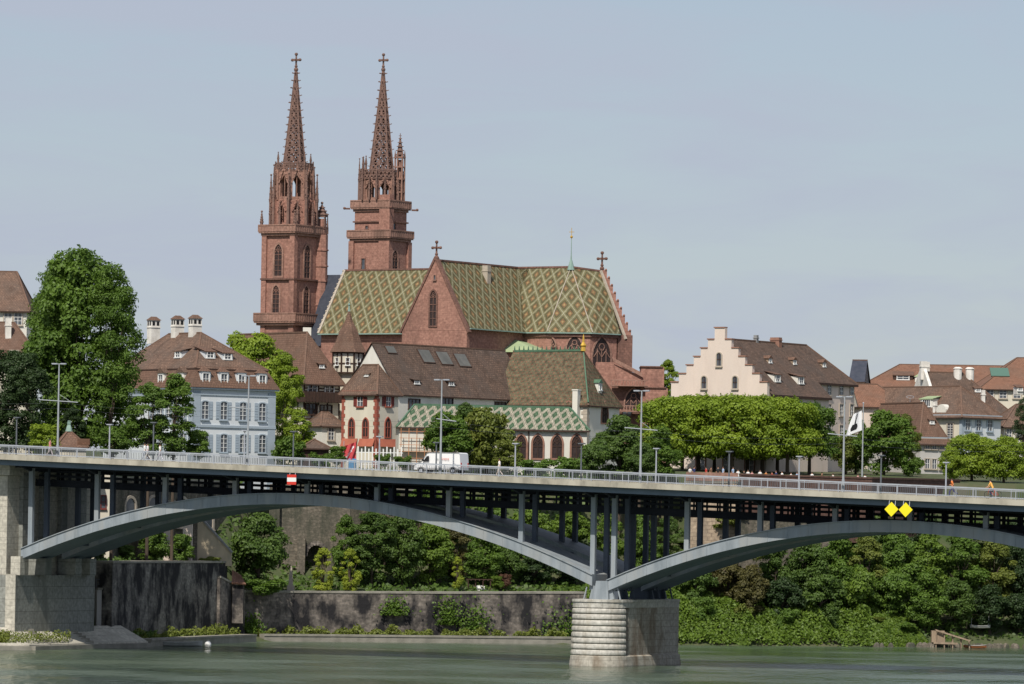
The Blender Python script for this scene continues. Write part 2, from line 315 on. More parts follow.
M['plasterold'] = mat('old_yellow_plaster', (.60, .50, .35), .9, (.46, .38, .27), .7, (1, 1, .5), col3=(.40, .35, .26), s3=.5)
M['red'] = mat('red_paint', (.60, .045, .03), .5)
M['orange'] = mat('faded_orange_awning', (.40, .13, .08), .8, (.33, .10, .065), 1)
M['signw'] = mat('white_paint', (.78, .78, .76), .5)
M['yellow'] = mat('yellow_sign_paint', (.88, .74, .02), .5)
M['black'] = mat('black', (.012, .012, .014), .6)
M['gold'] = mat('gilding', (.75, .45, .08), .35, metal=.6)
M['vanw'] = mat('white_van_paint', (.78, .78, .78), .3, spec=.5)
M['tyre'] = mat('rubber', (.02, .02, .02), .8)
M['grey'] = mat('mid_grey', (.25, .25, .25), .7)
M['bark'] = mat('bark', (.10, .075, .055), .95, (.06, .045, .035), 4, (1, 1, .2), bump=.6)
M['skin'] = mat('skin', (.50, .28, .19), .6)
M['boatw'] = mat('grey_boat_hull', (.48, .48, .46), .5, (.36, .36, .34), 2)
M['boato'] = mat('orange_boat_hull', (.52, .19, .08), .5)
M['sail'] = mat('flag_cloth', (.74, .74, .76), .8)

# ================================================================ THE SETTING: ground, water
BANK = [(-900, 380), (-200, 497), (-62, 516), (-48, 522.5), (-41.8, 537), (-37.4, 546), (-34.6, 556), (-31.6, 567), (-27.6, 580), (-20, 584.5), (7.1, 594), (28.4, 602), (59.6, 616), (150, 655), (400, 770), (900, 1080)]
def bankD(x, y):
    best = 1e9
    for (x0, y0), (x1, y1) in zip(BANK, BANK[1:]):
        dx, dy = x1 - x0, y1 - y0; t = max(0, min(1, ((x - x0) * dx + (y - y0) * dy) / (dx * dx + dy * dy)))
        d = math.hypot(x - x0 - t * dx, y - y0 - t * dy)
        if d < best: best = d; sg = 1 if dx * (y - y0) - dy * (x - x0) > 0 else -1
    return best * sg
def lerp_tab(tab, v):
    if v <= tab[0][0]: return tab[0][1]
    for (a, b), (c, d) in zip(tab, tab[1:]):
        if v <= c: return b + (d - b) * (v - a) / (c - a)
    return tab[-1][1]
PROF = {  # inland distance -> height, for four stretches of the bank
    'L': [(-6, -3), (0, -.2), (.6, .35), (5, 1.7), (8, 3.0), (22, 3.6), (30, 19.3), (60, 19.6)],
    'A': [(-6, -3), (0, -.2), (.4, .5), (5.0, .9), (5.7, 8.1), (8, 8.6), (13, 12), (22, 19.4), (60, 19.8)],
    'B': [(-6, -3), (0, -.2), (.4, .3), (5.2, .8), (5.8, 5.1), (8, 5.6), (14, 6.6), (22, 11.5), (30, 18.8), (38, 19.6), (60, 20)],
    'C': [(-6, -3), (0, -.2), (.5, .5), (8, 4.6), (13, 5.6), (24, 9.0), (29, 12), (32, 19.6), (50, 20)]}
def sm(a, b, x): t = max(0, min(1, (x - a) / (b - a))); return t * t * (3 - 2 * t)
def ground(x, y):
    D = bankD(x, y)
    L, A, Bz, C = (lerp_tab(PROF[k], D) for k in 'LABC')
    v = A + (L - A) * (1 - sm(-45.5, -44.0, x - (y - 545) * .14)) if y < 575 else A
    v = v + (Bz - v) * sm(-31.0, -29.6, x - max(0, (560 - y)) * .1)
    v = v + (C - v) * sm(9, 14, x)
    if D > 45: v += min(3.0, (D - 45) * .03)
    return v
def grid_lines(a, b, step, ext):
    L = []; v = a
    while v <= b: L.append(v); v += step
    lo = [a - e for e in reversed(ext)]; hi = [L[-1] + e for e in ext]
    return lo + L + hi
gx = grid_lines(-130, 130, 2.0, (8, 25, 60, 140, 300, 700, 1600)); gy = grid_lines(494, 700, 2.0, (8, 25, 60, 140, 300, 700, 1600))
mb = MB(); mb.v = [(x, y, ground(x, y) + (random.uniform(-.08, .08) if -130 <= x <= 130 and 494 <= y <= 700 else 0)) for y in gy for x in gx]
nx = len(gx)
for j in range(len(gy) - 1):
    for i in range(nx - 1):
        mb.f.append((j * nx + i, j * nx + i + 1, (j + 1) * nx + i + 1, (j + 1) * nx + i)); mb.m.append(0)
M['ground'] = mat('earth_and_grass', (.045, .075, .022), .95, (.10, .095, .055), .25, bump=.4)
tag(mb.build('ground', M['ground'], smooth=True), kind='structure')

m, t, p = new_mat('river_water'); M['water'] = m
p.inputs['IOR'].default_value = 1.33; p.inputs['Roughness'].default_value = .22; p.inputs['Specular IOR Level'].default_value = .5
tc = t.nodes.new('ShaderNodeTexCoord')
def wn(sc_, st, det=4):
    mp = t.nodes.new('ShaderNodeMapping'); mp.inputs['Scale'].default_value = st; t.links.new(tc.outputs['Object'], mp.inputs['Vector'])
    n = t.nodes.new('ShaderNodeTexNoise'); n.inputs['Scale'].default_value = sc_; n.inputs['Detail'].default_value = det; t.links.new(mp.outputs[0], n.inputs['Vector']); return n
n1 = wn(1.0, (.9, .22, 1), 10); n2 = wn(1.0, (.05, .055, 1), 5)
b1 = t.nodes.new('ShaderNodeBump'); b1.inputs['Strength'].default_value = 1.0; b1.inputs['Distance'].default_value = .6; t.links.new(n1.outputs['Fac'], b1.inputs['Height'])
t.links.new(b1.outputs['Normal'], p.inputs['Normal'])
r = t.nodes.new('ShaderNodeValToRGB'); r.color_ramp.elements[0].position = .40; r.color_ramp.elements[1].position = .62
r.color_ramp.elements[0].color = (.050, .082, .050, 1); r.color_ramp.elements[1].color = (.092, .122, .082, 1)
t.links.new(n2.outputs['Fac'], r.inputs['Fac']); t.links.new(r.outputs['Color'], p.inputs['Base Color'])
r2 = t.nodes.new('ShaderNodeMapRange'); r2.inputs['To Min'].default_value = .06; r2.inputs['To Max'].default_value = .28; r2.inputs['From Min'].default_value = .35; r2.inputs['From Max'].default_value = .65
t.links.new(n2.outputs['Fac'], r2.inputs['Value']); t.links.new(r2.outputs[0], p.inputs['Roughness'])
mb = MB(); mb.face([(-900, -300, 0), (900, -300, 0), (900, 1100, 0), (-900, 1100, 0)])
tag(mb.build('river', M['water']), kind='structure')

# ================================================================ THE BRIDGE
TH = R(25); BU = Vector((math.cos(TH), -math.sin(TH), 0)); BT = Vector((math.sin(TH), math.cos(TH), 0)); BP = Vector((8.4, 500, 0))
def B(s, t, z): return BP + BU * s + BT * t + Vector((0, 0, z))
def deckz(s): return 17.58 - .0292 * s
def s_at(px, t, z=17.5): return along(B(0, t, z), BU, px)
br = empty('arch_bridge', B(0, 7, 0), 'long grey steel arch bridge on stone piers crossing the whole river', 'bridge')
T0, T1, S0, S1 = -3.4, 17.4, -112, 92
S_FACE = s_at(9.0, 0, 14)      # the river face of the abutment
mb = MB(); mb.hexa([B(S0, T0 + .35, deckz(S0) - .45), B(S1, T0 + .35, deckz(S1) - .45), B(S1, T1 - .35, deckz(S1) - .45), B(S0, T1 - .35, deckz(S0) - .45)],
                   [B(S0, T0 + .35, deckz(S0) - .1), B(S1, T0 + .35, deckz(S1) - .1), B(S1, T1 - .35, deckz(S1) - .1), B(S0, T1 - .35, deckz(S0) - .1)])
mb.build('deck', M['asph'], br)
for t0 in (T0, T1 - .34):
    mb = MB(); mb.hexa([B(S0, t0, deckz(S0) - .5), B(S1, t0, deckz(S1) - .5), B(S1, t0 + .34, deckz(S1) - .5), B(S0, t0 + .34, deckz(S0) - .5)],
                       [B(S0, t0, deckz(S0)), B(S1, t0, deckz(S1)), B(S1, t0 + .34, deckz(S1)), B(S0, t0 + .34, deckz(S0))])
    mb.build('edge_beam', M['conc'], br)
# steel plate girders under the deck
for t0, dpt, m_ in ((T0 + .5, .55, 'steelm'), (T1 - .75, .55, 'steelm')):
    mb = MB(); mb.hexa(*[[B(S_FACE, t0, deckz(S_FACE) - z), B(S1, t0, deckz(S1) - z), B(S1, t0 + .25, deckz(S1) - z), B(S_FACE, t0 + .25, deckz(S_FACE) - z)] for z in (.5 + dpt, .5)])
    mb.build('edge_girder', M[m_], br)  # darker tone stands for the shade below the deck edge
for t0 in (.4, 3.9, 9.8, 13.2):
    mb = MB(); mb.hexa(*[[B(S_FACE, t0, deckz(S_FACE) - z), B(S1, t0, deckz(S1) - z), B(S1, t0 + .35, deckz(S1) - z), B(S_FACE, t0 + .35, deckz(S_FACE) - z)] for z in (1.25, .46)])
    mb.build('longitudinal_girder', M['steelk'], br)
def arcL(s): return 8.29 - .45245 * s - .00668 * s * s
def arcR(s): return 7.81 + .43667 * s - .00742 * s * s
cols = [S_FACE + 2.2, -55.28, -47.56, -39.72, -31.75, -24.11, -16.34, -8.57, -.98, 1.2, 8.73, 16.18, 23.74, 31.2, 38.66, 46.1, 53.5, 59.6, 61.6, 69, 77, 85]
def ribz(s):
    if s <= 0: return arcL(s) if s > -64 else 0
    if s <= 59.5: return arcR(s)
    return arcR(59.0) - .3 + .43 * (s - 60) - .0074 * (s - 60) ** 2
spans = [(-63.6, -.75, arcL), (.75, 59.4, arcR), (61.6, 92, ribz)]
TK = 1.02
for ta, tb in ((0, 5.6), (8.2, 13.8)):
    for a, b, fn in spans:
        mb = MB(); n = 30
        P = [a + (b - a) * k / n for k in range(n + 1)]
        i0 = 0
        for s in P: mb.v += [tuple(B(s, ta, fn(s) - TK)), tuple(B(s, tb, fn(s) - TK)), tuple(B(s, tb, fn(s))), tuple(B(s, ta, fn(s)))]
        for k in range(n):
            q = 4 * k
            for e in range(4):
                mb.f.append((q + e, q + (e + 1) % 4, q + 4 + (e + 1) % 4, q + 4 + e)); mb.m.append(1 if e == 0 else 0)  # underside faces take the darker steel as painted shade
        mb.f += [(3, 2, 1, 0), (4 * n, 4 * n + 1, 4 * n + 2, 4 * n + 3)]; mb.m += [0, 0]
        # projecting top flange
        for k in range(n):
            s0, s1 = P[k], P[k + 1]
            mb.hexa(*[[B(s0, ta - .12, fn(s0) + z), B(s1, ta - .12, fn(s1) + z), B(s1, tb + .12, fn(s1) + z), B(s0, tb + .12, fn(s0) + z)] for z in (.003, .09)])
        k = 1
        while a + k * 2.05 < b - .5:      # web stiffeners and plate seams
            s_ = a + k * 2.05; mb.ebox(B(s_, ta - .035, fn(s_) - TK + .06), BU * .05, BT * .034, (0, 0, TK - .08)); k += 1
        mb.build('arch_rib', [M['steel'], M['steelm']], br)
        # cross bracing between the two ribs
        if ta == 0:
            mb = MB(); k = 0; s = a + 3
            while s < b - 4:
                mb.bar(B(s, tb, fn(s) - .5), B(s, 8.2, fn(s) - .5), .3, .5)
                s2 = min(b, s + 6); mb.bar(B(s, tb, fn(s) - .5), B(s2, 8.2, fn(s2) - .5), .2, .25); s += 6
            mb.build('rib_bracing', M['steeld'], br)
for s in cols:
    for j, t0 in enumerate((.45, 3.55, 9.85, 12.95)):
        zt = deckz(s) - 1.26; zb = ribz(s) if s > -63 else 7.7
        if abs(s) < 1.3: zb = 7.2
        if abs(s - 60.6) < 1.3: zb = 6
        if zt - zb < .25: continue
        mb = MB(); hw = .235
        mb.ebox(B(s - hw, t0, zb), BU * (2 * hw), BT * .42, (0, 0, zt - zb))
        mb.build('column', M['steel'] if j == 0 else M['steeld'], br)  # rear rows darker than the front row: shade put into the colour
    # cross beam at each column row, cantilevered to the edges
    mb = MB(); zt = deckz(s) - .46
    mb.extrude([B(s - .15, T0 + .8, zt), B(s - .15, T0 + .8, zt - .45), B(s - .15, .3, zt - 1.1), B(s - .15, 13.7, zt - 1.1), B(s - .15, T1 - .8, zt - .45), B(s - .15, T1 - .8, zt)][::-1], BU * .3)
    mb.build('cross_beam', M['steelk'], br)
# service gangway hung under the deck between the ribs
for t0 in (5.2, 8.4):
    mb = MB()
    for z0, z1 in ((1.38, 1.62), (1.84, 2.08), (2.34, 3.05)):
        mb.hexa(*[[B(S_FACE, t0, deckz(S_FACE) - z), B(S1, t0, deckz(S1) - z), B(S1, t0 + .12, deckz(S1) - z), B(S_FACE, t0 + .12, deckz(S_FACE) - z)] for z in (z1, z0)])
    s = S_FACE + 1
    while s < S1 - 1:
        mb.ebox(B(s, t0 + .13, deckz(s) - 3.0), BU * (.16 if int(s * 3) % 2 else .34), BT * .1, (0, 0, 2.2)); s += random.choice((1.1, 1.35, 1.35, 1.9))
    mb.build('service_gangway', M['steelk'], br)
# railing
for t0 in (T0 + .12, T1 - .2):
    rl = MB(); zf = lambda s, h: deckz(s) + h
    s = S0
    while s < S1 - 4:
        s1 = s + 8
        rl.bar(B(s, t0, zf(s, .93)), B(s1, t0, zf(s1, .93)), .13, .13)
        rl.bar(B(s, t0, zf(s, .78)), B(s1, t0, zf(s1, .78)), .05, .04)
        rl.bar(B(s, t0, zf(s, .14)), B(s1, t0, zf(s1, .14)), .05, .05)
        s = s1
    s = S0 + .5
    while s < S1: rl.cyl(B(s, t0, zf(s, 0)), B(s, t0, zf(s, .9)), .045, n=5); s += 1.93
    s = S0
    while s < S1:
        rl.ebox(B(s, t0, zf(s, .15)), BU * .025, BT * .025, (0, 0, .62), 1); s += .19
    rl.build('railing', [M['rail'], M['poled']], br)
# kerbs and pavement on the deck
for t0 in (T0 + .36, T1 - 3.4):
    mb = MB(); mb.hexa(*[[B(S0, t0, deckz(S0) + z), B(S1, t0, deckz(S1) + z), B(S1, t0 + 3, deckz(S1) + z), B(S0, t0 + 3, deckz(S0) + z)] for z in (-.1, .04)])
    mb.build('pavement', M['conc'], br)

# ---- piers
def pier(sc0, label_none=None, top=6.3):
    prof = lambda r, tc_, n=14, L=12.4: [(r * math.sin(a), -r * math.cos(a) * 1.0) for a in [math.pi * (k / n) - math.pi / 2 for k in range(n + 1)]] + [(r * math.sin(a), L - r * math.cos(a)) for a in [math.pi * (k / n) + math.pi / 2 for k in range(n + 1)]]
    pr = MB()
    def ringpts(r, L=12.4): return [B(sc0 + a, b, 0).xy for a, b in prof(r, 0, L=L)]
    R0 = 2.62
    def course(z0, z1, r0, r1):
        pr.prism([tuple(q) for q in ringpts(r0)], z0, z1, 0, [tuple(q) for q in ringpts(r1)])
    course(-2.5, .12, R0 + .26, R0 + .26); course(.12, .95, R0 + .26, R0 + .16); course(.95, 1.06, R0 + .16, R0 - .02)
    o = pr.build('pier_foot', M['piers'], br)
    z = 1.03; n = 8; h = (5.55 - z) / n
    # rounded nose of bulging courses
    for tc_, sg in ((0, 1), (12.4, -1)):
        body = MB()
        for k in range(n):
            z0 = z + k * h; rr = R0 + .10 - .012 * k - (.22 if sg < 0 else 0)
            pr_ = [(-.10, 0), (-.02, .07), (.02, .2), (.03, .45), (.01, .75), (-.04, .92), (-.10, 1)]
            m_ = len(pr_); na = 20
            i0 = len(body.v)
            for dr, dz in pr_:
                for q in range(na + 1):
                    a = -math.pi / 2 + math.pi * q / na
                    body.v.append(tuple(B(sc0 + (rr + dr * 1.6) * math.sin(a), tc_ - sg * (rr + dr * 1.6) * math.cos(a), z0 + dz * h)))
            for j in range(m_ - 1):
                for q in range(na):
                    c = i0 + j * (na + 1) + q; f_ = (c, c + 1, c + na + 2, c + na + 1); body.f.append(f_ if sg == 1 else f_[::-1]); body.m.append(0)
        body.build('pier_nose', M['pierl'], br, smooth=False)
    sd = MB(); sd.ebox(B(sc0 - R0 + .08, .9, .9), BU * (2 * R0 - .16), BT * 12.2, (0, 0, 4.7))
    sd.ebox(B(sc0 - R0 + .35, -.2, .9), BU * (2 * R0 - .7), BT * 12.8, (0, 0, 4.6))
    sd.build('pier_shaft', M['piers'], br)
    cp = MB(); q0 = [tuple(q) for q in ringpts(R0 + .02)]; cp.prism(q0, 5.58, 6.32); cp.prism([tuple(q) for q in ringpts(R0 + .10)], 6.10, 6.34)
    cp.build('pier_cap', M['pierl'], br)
    # bearing blocks and springing steelwork
    for t0 in (-.1, 3.2, 9.3, 12.4):
        bb = MB(); bb.hexa([B(sc0 - .75, t0, 6.34), B(sc0 + .85, t0, 6.34), B(sc0 + .85, t0 + 1.1, 6.34), B(sc0 - .75, t0 + 1.1, 6.34)],
                           [B(sc0 - .45, t0, 8.1), B(sc0 + .75, t0, 8.1), B(sc0 + .75, t0 + 1.1, 8.1), B(sc0 - .45, t0 + 1.1, 8.1)])
        bb.build('bearing_block', M['steel'] if t0 < 0 else M['steeld'], br)  # inner blocks use the shaded copy of the steel
        for sg in (-1, 1):
            fb = MB(); fb.bar(B(sc0 + sg * 1.05, t0 + .5, 6.34), B(sc0 + sg * .75, t0 + .5, 7.6), .25, .5); fb.bar(B(sc0 + sg * 1.9, t0 + .5, 6.34), B(sc0 + sg * 1.6, t0 + .5, 7.5), .12, .12)
            fb.build('bearing_strut', M['steel'] if t0 < 0 else M['steeld'], br)  # inner struts use the shaded copy of the steel
pier(0.15); pier(60.6)

# ---- abutment on the town bank
ab = MB(); S_B = S_FACE
ab.ebox(B(-112, -.35, -1), BU * (S_B + 112), BT * 17.2, (0, 0, 18.4), 0)
for k in range(4):    # wall pillars on the river face
    t0 = 2.0 + k * 3.9
    ab.ebox(B(S_B + .003, t0, 7.0), BU * .45, BT * 1.2, (0, 0, deckz(-60) - 8.6), 1)
ab.ebox(B(-112, -.7, 17.42), BU * (S_B + 112.4), BT * 17.9, (0, 0, 1.2), 0)
o = ab.build('abutment', [M['abutl'], M['abut']], br)
sb = MB(); s18 = s_at(18, -.3, 6)
sb.ebox(B(S_B - .5, -.75, -1), BU * (s18 - S_B + .5), BT * 16.0, (0, 0, 8.4), 0)
sb.build('springing_block', M['abut'], br)  # dark colour of the block is painted shade
sf = MB(); sf.ebox(B(S_B + .25, -.85, -1), BU * (s18 - S_B - .24), BT * .09, (0, 0, 8.5), 0)
sf.ebox(B(S_B + .6, -.5, 7.41), BU * 1.1, BT * .9, (0, 0, 1.9), 0)
sf.build('springing_lit_face', M['abutl'], br)  # thin slab gives the end of the block its sunlit tone
for t0 in (3.3, 9.4, 12.4):
    bb = MB(); bb.ebox(B(S_B + .4, t0, 7.41), BU * 2.0, BT * 1.3, (0, 0, 1.7)); bb.build('bearing_block', M['abut'], br)

# ---- lamp masts, small lamps
def mast(px, ptop, parm, armL, armR, arms):
    s = s_at(px, T0 + .55, deckz(0)); base = B(s, T0 + .6, deckz(s)); top = zat(px, ptop, base.y)
    e = empty('lamp_mast', base, LBL.pop(0), 'street light', 'tall lamp masts along the bridge rail')
    mb = MB(); mb.cyl(base, base + Vector((0, 0, top - base.z)), .12, .06, 8); mb.cyl(base, base + Vector((0, 0, 1.2)), .16, .14, 8); mb.build('pole', M['pole'], e)
    hb = MB(); hb.bar(Vector((base.x, base.y, top)) - BU * .3, Vector((base.x, base.y, top + .03)) + BU * .3, .08, .06)
    lh = hb.build('lamp_arm', M['pole'], e)
    for sg in (-1, 1):
        l = MB(); c = Vector((base.x, base.y, top - .02)) + BU * (.5 * sg); l.ebox(c - BU * .3 - BT * .12, BU * .6, BT * .24, (0, 0, .11)); l.ebox(c - BU * .26 - BT * .1 - Vector((0, 0, .03)), BU * .52, BT * .2, (0, 0, .03)); l.build('lamp_head', M['rail'], e)
    if arms:
        za = zat(px, parm, base.y); a = Vector((base.x, base.y, za)); cb = MB(); cb.cyl(a - BU * armL + Vector((0, 0, .12)), a + BU * armR - Vector((0, 0, .12)), .05, .05, 6)
        cb.cyl(a + Vector((0, 0, .7)), a + BU * armR * .6, .02, .02, 4); cb.build('wire_bracket', M['pole'], e)
    return base, top
LBL = ['tall lamp mast with long cross bar before the giant tree on the left', 'tall lamp mast standing before the pale blue house', 'tall lamp mast rising directly beside the white van', 'tall lamp mast before the dark trees right of the chapel end', 'tall lamp mast next to the white flag']
masts = [mast(57, 364, 401, 2.2, 2.2, 1), mast(247, 376, 408, 2.1, .3, 1), mast(440, 380, 420, .5, 1.6, 1), mast(640, 391, 429, 1.7, 1.7, 1), mast(843, 397, 435, 1.6, 1.3, 1)]
def small_lamp(px, ptop, far, label):
    t_ = T1 - .6 if far else T0 + .6
    s = s_at(px, t_, deckz(0) + 1); base = B(s, t_, deckz(s)); top = zat(px, ptop, base.y)
    e = empty('footway_lamp', base, label, 'street light', 'low footway lamps along the bridge')
    mt = M['rail'] if far else M['poled']
    mb = MB(); mb.cyl(base, (base.x, base.y, top), .09, .065, 7); mb.build('pole', mt, e)
    mb = MB(); c = Vector((base.x, base.y, top)); mb.ebox(c - BU * .28 - BT * .2, BU * .62, BT * .4, (0, 0, .1)); mb.cyl(c + Vector((0, 0, -.14)), c, .1, .16, 8); mb.build('lamp_head', mt, e)
for px, pt, far, l in ((16, 418, 0, 'low dark footway lamp at the far left end of the rail'), (109, 425, 1, 'low pale footway lamp behind the rail, before the giant tree'),
                       (153, 423, 0, 'low dark footway lamp next to the walkers'), (244, 431, 1, 'low pale lamp half hidden behind the mast at the blue house'),
                       (293, 432, 0, 'low dark footway lamp just above the red and white sign'), (379, 437, 1, 'low pale lamp before the scaffolding of the quoined house'),
                       (436, 443, 0, 'low dark footway lamp touching the white van'), (515, 444, 1, 'low pale footway lamp next to the lone walker'),
                       (581, 444, 0, 'low dark footway lamp before the hedge under the chapel'), (656, 449, 1, 'low pale lamp before the leftmost chestnut'),
                       (729, 452, 0, 'low dark footway lamp before the brick end of the terrace parapet'), (799, 457, 1, 'low pale footway lamp before the right half of the chestnut row'),
                       (881, 456, 0, 'low dark footway lamp right of the flagpole'), (946, 463, 1, 'low pale footway lamp beside the jogging person in orange')):
    small_lamp(px, pt, far, l)
# overhead wires
for k, (dz, tt) in enumerate(((0, 4.2), (.55, 9.6))):
    mb = MB(); pts = []
    for px, y in ((-60, 396), (57, 401), (247, 409), (440, 420), (640, 429), (843, 436), (1060, 443)):
        s = s_at(px, T0 + 1, 22); Q = B(s, T0 + .9 + (0 if k == 0 else .5), 0); pts.append(Vector((Q.x, Q.y, zat(px, y, Q.y) - .15 - dz * (1 if k else 0))))
    for a, b in zip(pts, pts[1:]):
        prev = a
        for j in range(1, 9):
            f_ = j / 8; c = a.lerp(b, f_) - Vector((0, 0, .35 * math.sin(math.pi * f_))); mb.cyl(prev, c, .010, .010, 3); prev = c
    tag(mb.build('tram_wire', M['poled']), ('upper' if k == 0 else 'lower') + ' thin dark overhead wire strung between the lamp masts', 'wire', 'overhead wires')
# ---- navigation signs on the edge beam
def sign_board(px, py, w_, label, kind):
    s = s_at(px, T0 - .25, 17.0); P = B(s, T0 - .2, 0); P.z = zat(px, py, P.y)
    e = empty('navigation_sign', P, label, 'sign', 'yellow navigation boards' if kind == 'y' else None)
    def q(a, z, t_): return P + BU * a + BT * t_ + Vector((0, 0, z))
    mb = MB()
    if kind == 'y':
        h = w_ / 2; mb.extrude([q(-h, 0, 0), q(0, -h, 0), q(h, 0, 0), q(0, h, 0)], BT * .06); mb.build('board', M['yellow'], e)
    else:
        h = w_ / 2
        for z0, z1, m_ in ((-h, -.2, 'red'), (-.2, .2, 'signw'), (.2, h, 'red')):
            b_ = MB(); b_.ebox(q(-h, z0, 0), BU * w_, BT * .06, (0, 0, z1 - z0)); b_.build('board_stripe' if m_ == 'signw' else 'board', M[m_], e)
    br_ = MB(); br_.bar(q(-.3, 0, .09), q(-.3, .9, .3), .05, .05); br_.bar(q(.3, 0, .09), q(.3, .9, .3), .05, .05); br_.build('bracket', M['rail'], e)
sign_board(291.3, 479.6, .98, 'square red board with one white bar hung on the bridge edge', 'r')
sign_board(891.5, 509.3, 1.36, 'yellow diamond board on the bridge, the left one of the pair', 'y')
sign_board(905.7, 509.8, 1.36, 'yellow diamond board on the bridge, the right one of the pair', 'y')

# ================================================================ BUILDING KIT
Z3 = Vector((0, 0, 1))
def dirv(deg): return Vector((math.cos(R(deg)), math.sin(R(deg)), 0))
def roof_face(mb, pts, mi=0):
    P = [Vector(p) for p in pts]; n = Vector((0, 0, 0))
    for i in range(len(P)): n += P[i].cross(P[(i + 1) % len(P)])
    if n.z < 0: P = P[::-1]; n = -n
    n.normalize(); u = Z3.cross(n)
    u = u.normalized() if u.length > 1e-4 else Vector((1, 0, 0)); v = n.cross(u)
    mb.face(P, mi, [(p.dot(u), p.dot(v)) for p in P])
def outline(style, w, h, k=0.0):
    """window outline (x, z), middle of the foot line at x=0, z from -h/2 to h/2, grown by k"""
    w2, h2 = w / 2 + k, h / 2 + k
    if style in ('lancet', 'lancet1'):
        sp = h / 2 - w * .85; pts = [(-w2, -h2), (w2, -h2)]
        sp = h / 2 - w * .866; rr = w + k; am = math.acos((w / 2) / rr)
        for i in range(7): pts.append((-w / 2 + rr * math.cos(am * i / 6), sp + rr * math.sin(am * i / 6)))
        return pts + [(-x, z) for x, z in reversed(pts[2:-1])]
    if style in ('arch', 'seg'):
        rise = w2 if style == 'arch' else w * .22; sp = h2 - rise
        return [(-w2, -h2), (w2, -h2)] + [(w2 * math.cos(math.pi * i / 8), sp + rise * math.sin(math.pi * i / 8)) for i in range(9)]
    return [(-w2, -h2), (w2, -h2), (w2, h2), (-w2, h2)]
WC = {}
def win_meshes(style, w, h, sur, sash, sw, bars):
    key = (style, round(w, 2), round(h, 2), sur, sash, sw, bars)
    if key in WC: return WC[key]
    fr = MB(); o = outline(style, w, h, sw); i_ = outline(style, w, h, 0); n = len(o)
    for k in range(n):      # surround ring standing proud of the wall
        a, b, c, d = o[k], o[(k + 1) % n], i_[(k + 1) % n], i_[k]
        fr.hexa([(a[0], 0, a[1]), (b[0], 0, b[1]), (c[0], 0, c[1]), (d[0], 0, d[1])], [(a[0], -.12, a[1]), (b[0], -.12, b[1]), (c[0], -.12, c[1]), (d[0], -.12, d[1])], 0)
    if style not in ('lancet', 'lancet1'): fr.box(-w / 2 - sw - .06, w / 2 + sw + .06, -.22, -.005, -h / 2 - sw - .08, -h / 2 - sw + .04, 0)   # sill
    nv, nh = bars; sb = .055 if sash == 'framew' else .09
    for k in range(nv):
        x = -w / 2 + w * (k + 1) / (nv + 1); fr.box(x - sb / 2, x + sb / 2, -.07, -.012, -h / 2, h / 2 - (w * .5 if style.startswith('lancet') else .03), 1)
    for k in range(nh):
        z = -h / 2 + h * (k + 1) / (nh + 1); fr.box(-w / 2, w / 2, -.066, -.014, z - sb / 2, z + sb / 2, 1)
    if sash == 'framew':
        fr.box(-w / 2, -w / 2 + .06, -.068, -.013, -h / 2, h / 2, 1) if style == 'rect' else None
        fr.box(w / 2 - .06, w / 2, -.068, -.013, -h / 2, h / 2, 1) if style == 'rect' else None
    if style == 'lancet':   # a pair of small pointed heads and a ring in the tracery
        for s_ in (-1, 1):
            z = h / 2 - w * .85
            fr.bar((s_ * w * .45, -.05, z - .1), (s_ * w * .22, -.05, z + w * .25), .06, .09, 1); fr.bar((s_ * .02, -.05, z - .1), (s_ * w * .22, -.05, z + w * .25), .06, .09, 1)
        for q in range(6):
            a0, a1 = q * math.pi / 3, (q + 1) * math.pi / 3; c = z + w * .42; rr = w * .16
            fr.bar((rr * math.cos(a0), -.05, c + rr * math.sin(a0)), (rr * math.cos(a1), -.05, c + rr * math.sin(a1)), .06, .08, 1)
    fm = fr.mesh('window', [M[sur], M[sash]])
    pn = MB(); pn.extrude([(x, 0, z) for x, z in i_], (0, -.008, 0)); pm = pn.mesh('pane', M['glassd'] if style.startswith('lancet') else M['glass'])
    WC[key] = (fm, pm); return WC[key]
def window(root, P, deg, style='rect', w=1.0, h=1.7, sur='stonel', sash='framew', sw=.12, bars=(1, 2), shut=None, name='window', open_=True):
    fm, pm = win_meshes(style, w, h, sur, sash, sw, bars)
    o = place(fm, name, root, P, R(deg)); p = bpy.data.objects.new('pane', pm); sc.collection.objects.link(p); p.parent = o; WL[p.name] = Vector(P)
    if shut:
        key = ('sh', shut, round(w, 2), round(h, 2))
        if key not in WC:
            s_ = MB(); s_.box(-w * .27, w * .27, -.055, 0, -h / 2, h / 2)
            for k in range(int(h / .3)): s_.box(-w * .22, w * .22, -.075, -.055, -h / 2 + .1 + k * .3, -h / 2 + .26 + k * .3)
            WC[key] = s_.mesh('shutter', M[shut])
        for sg in (-1, 1): place(WC[key], 'shutter', root, Vector(P) + dirv(deg) * (sg * (w / 2 + sw + w * .29)) - dirv(deg + 90) * .004, R(deg))
    return o
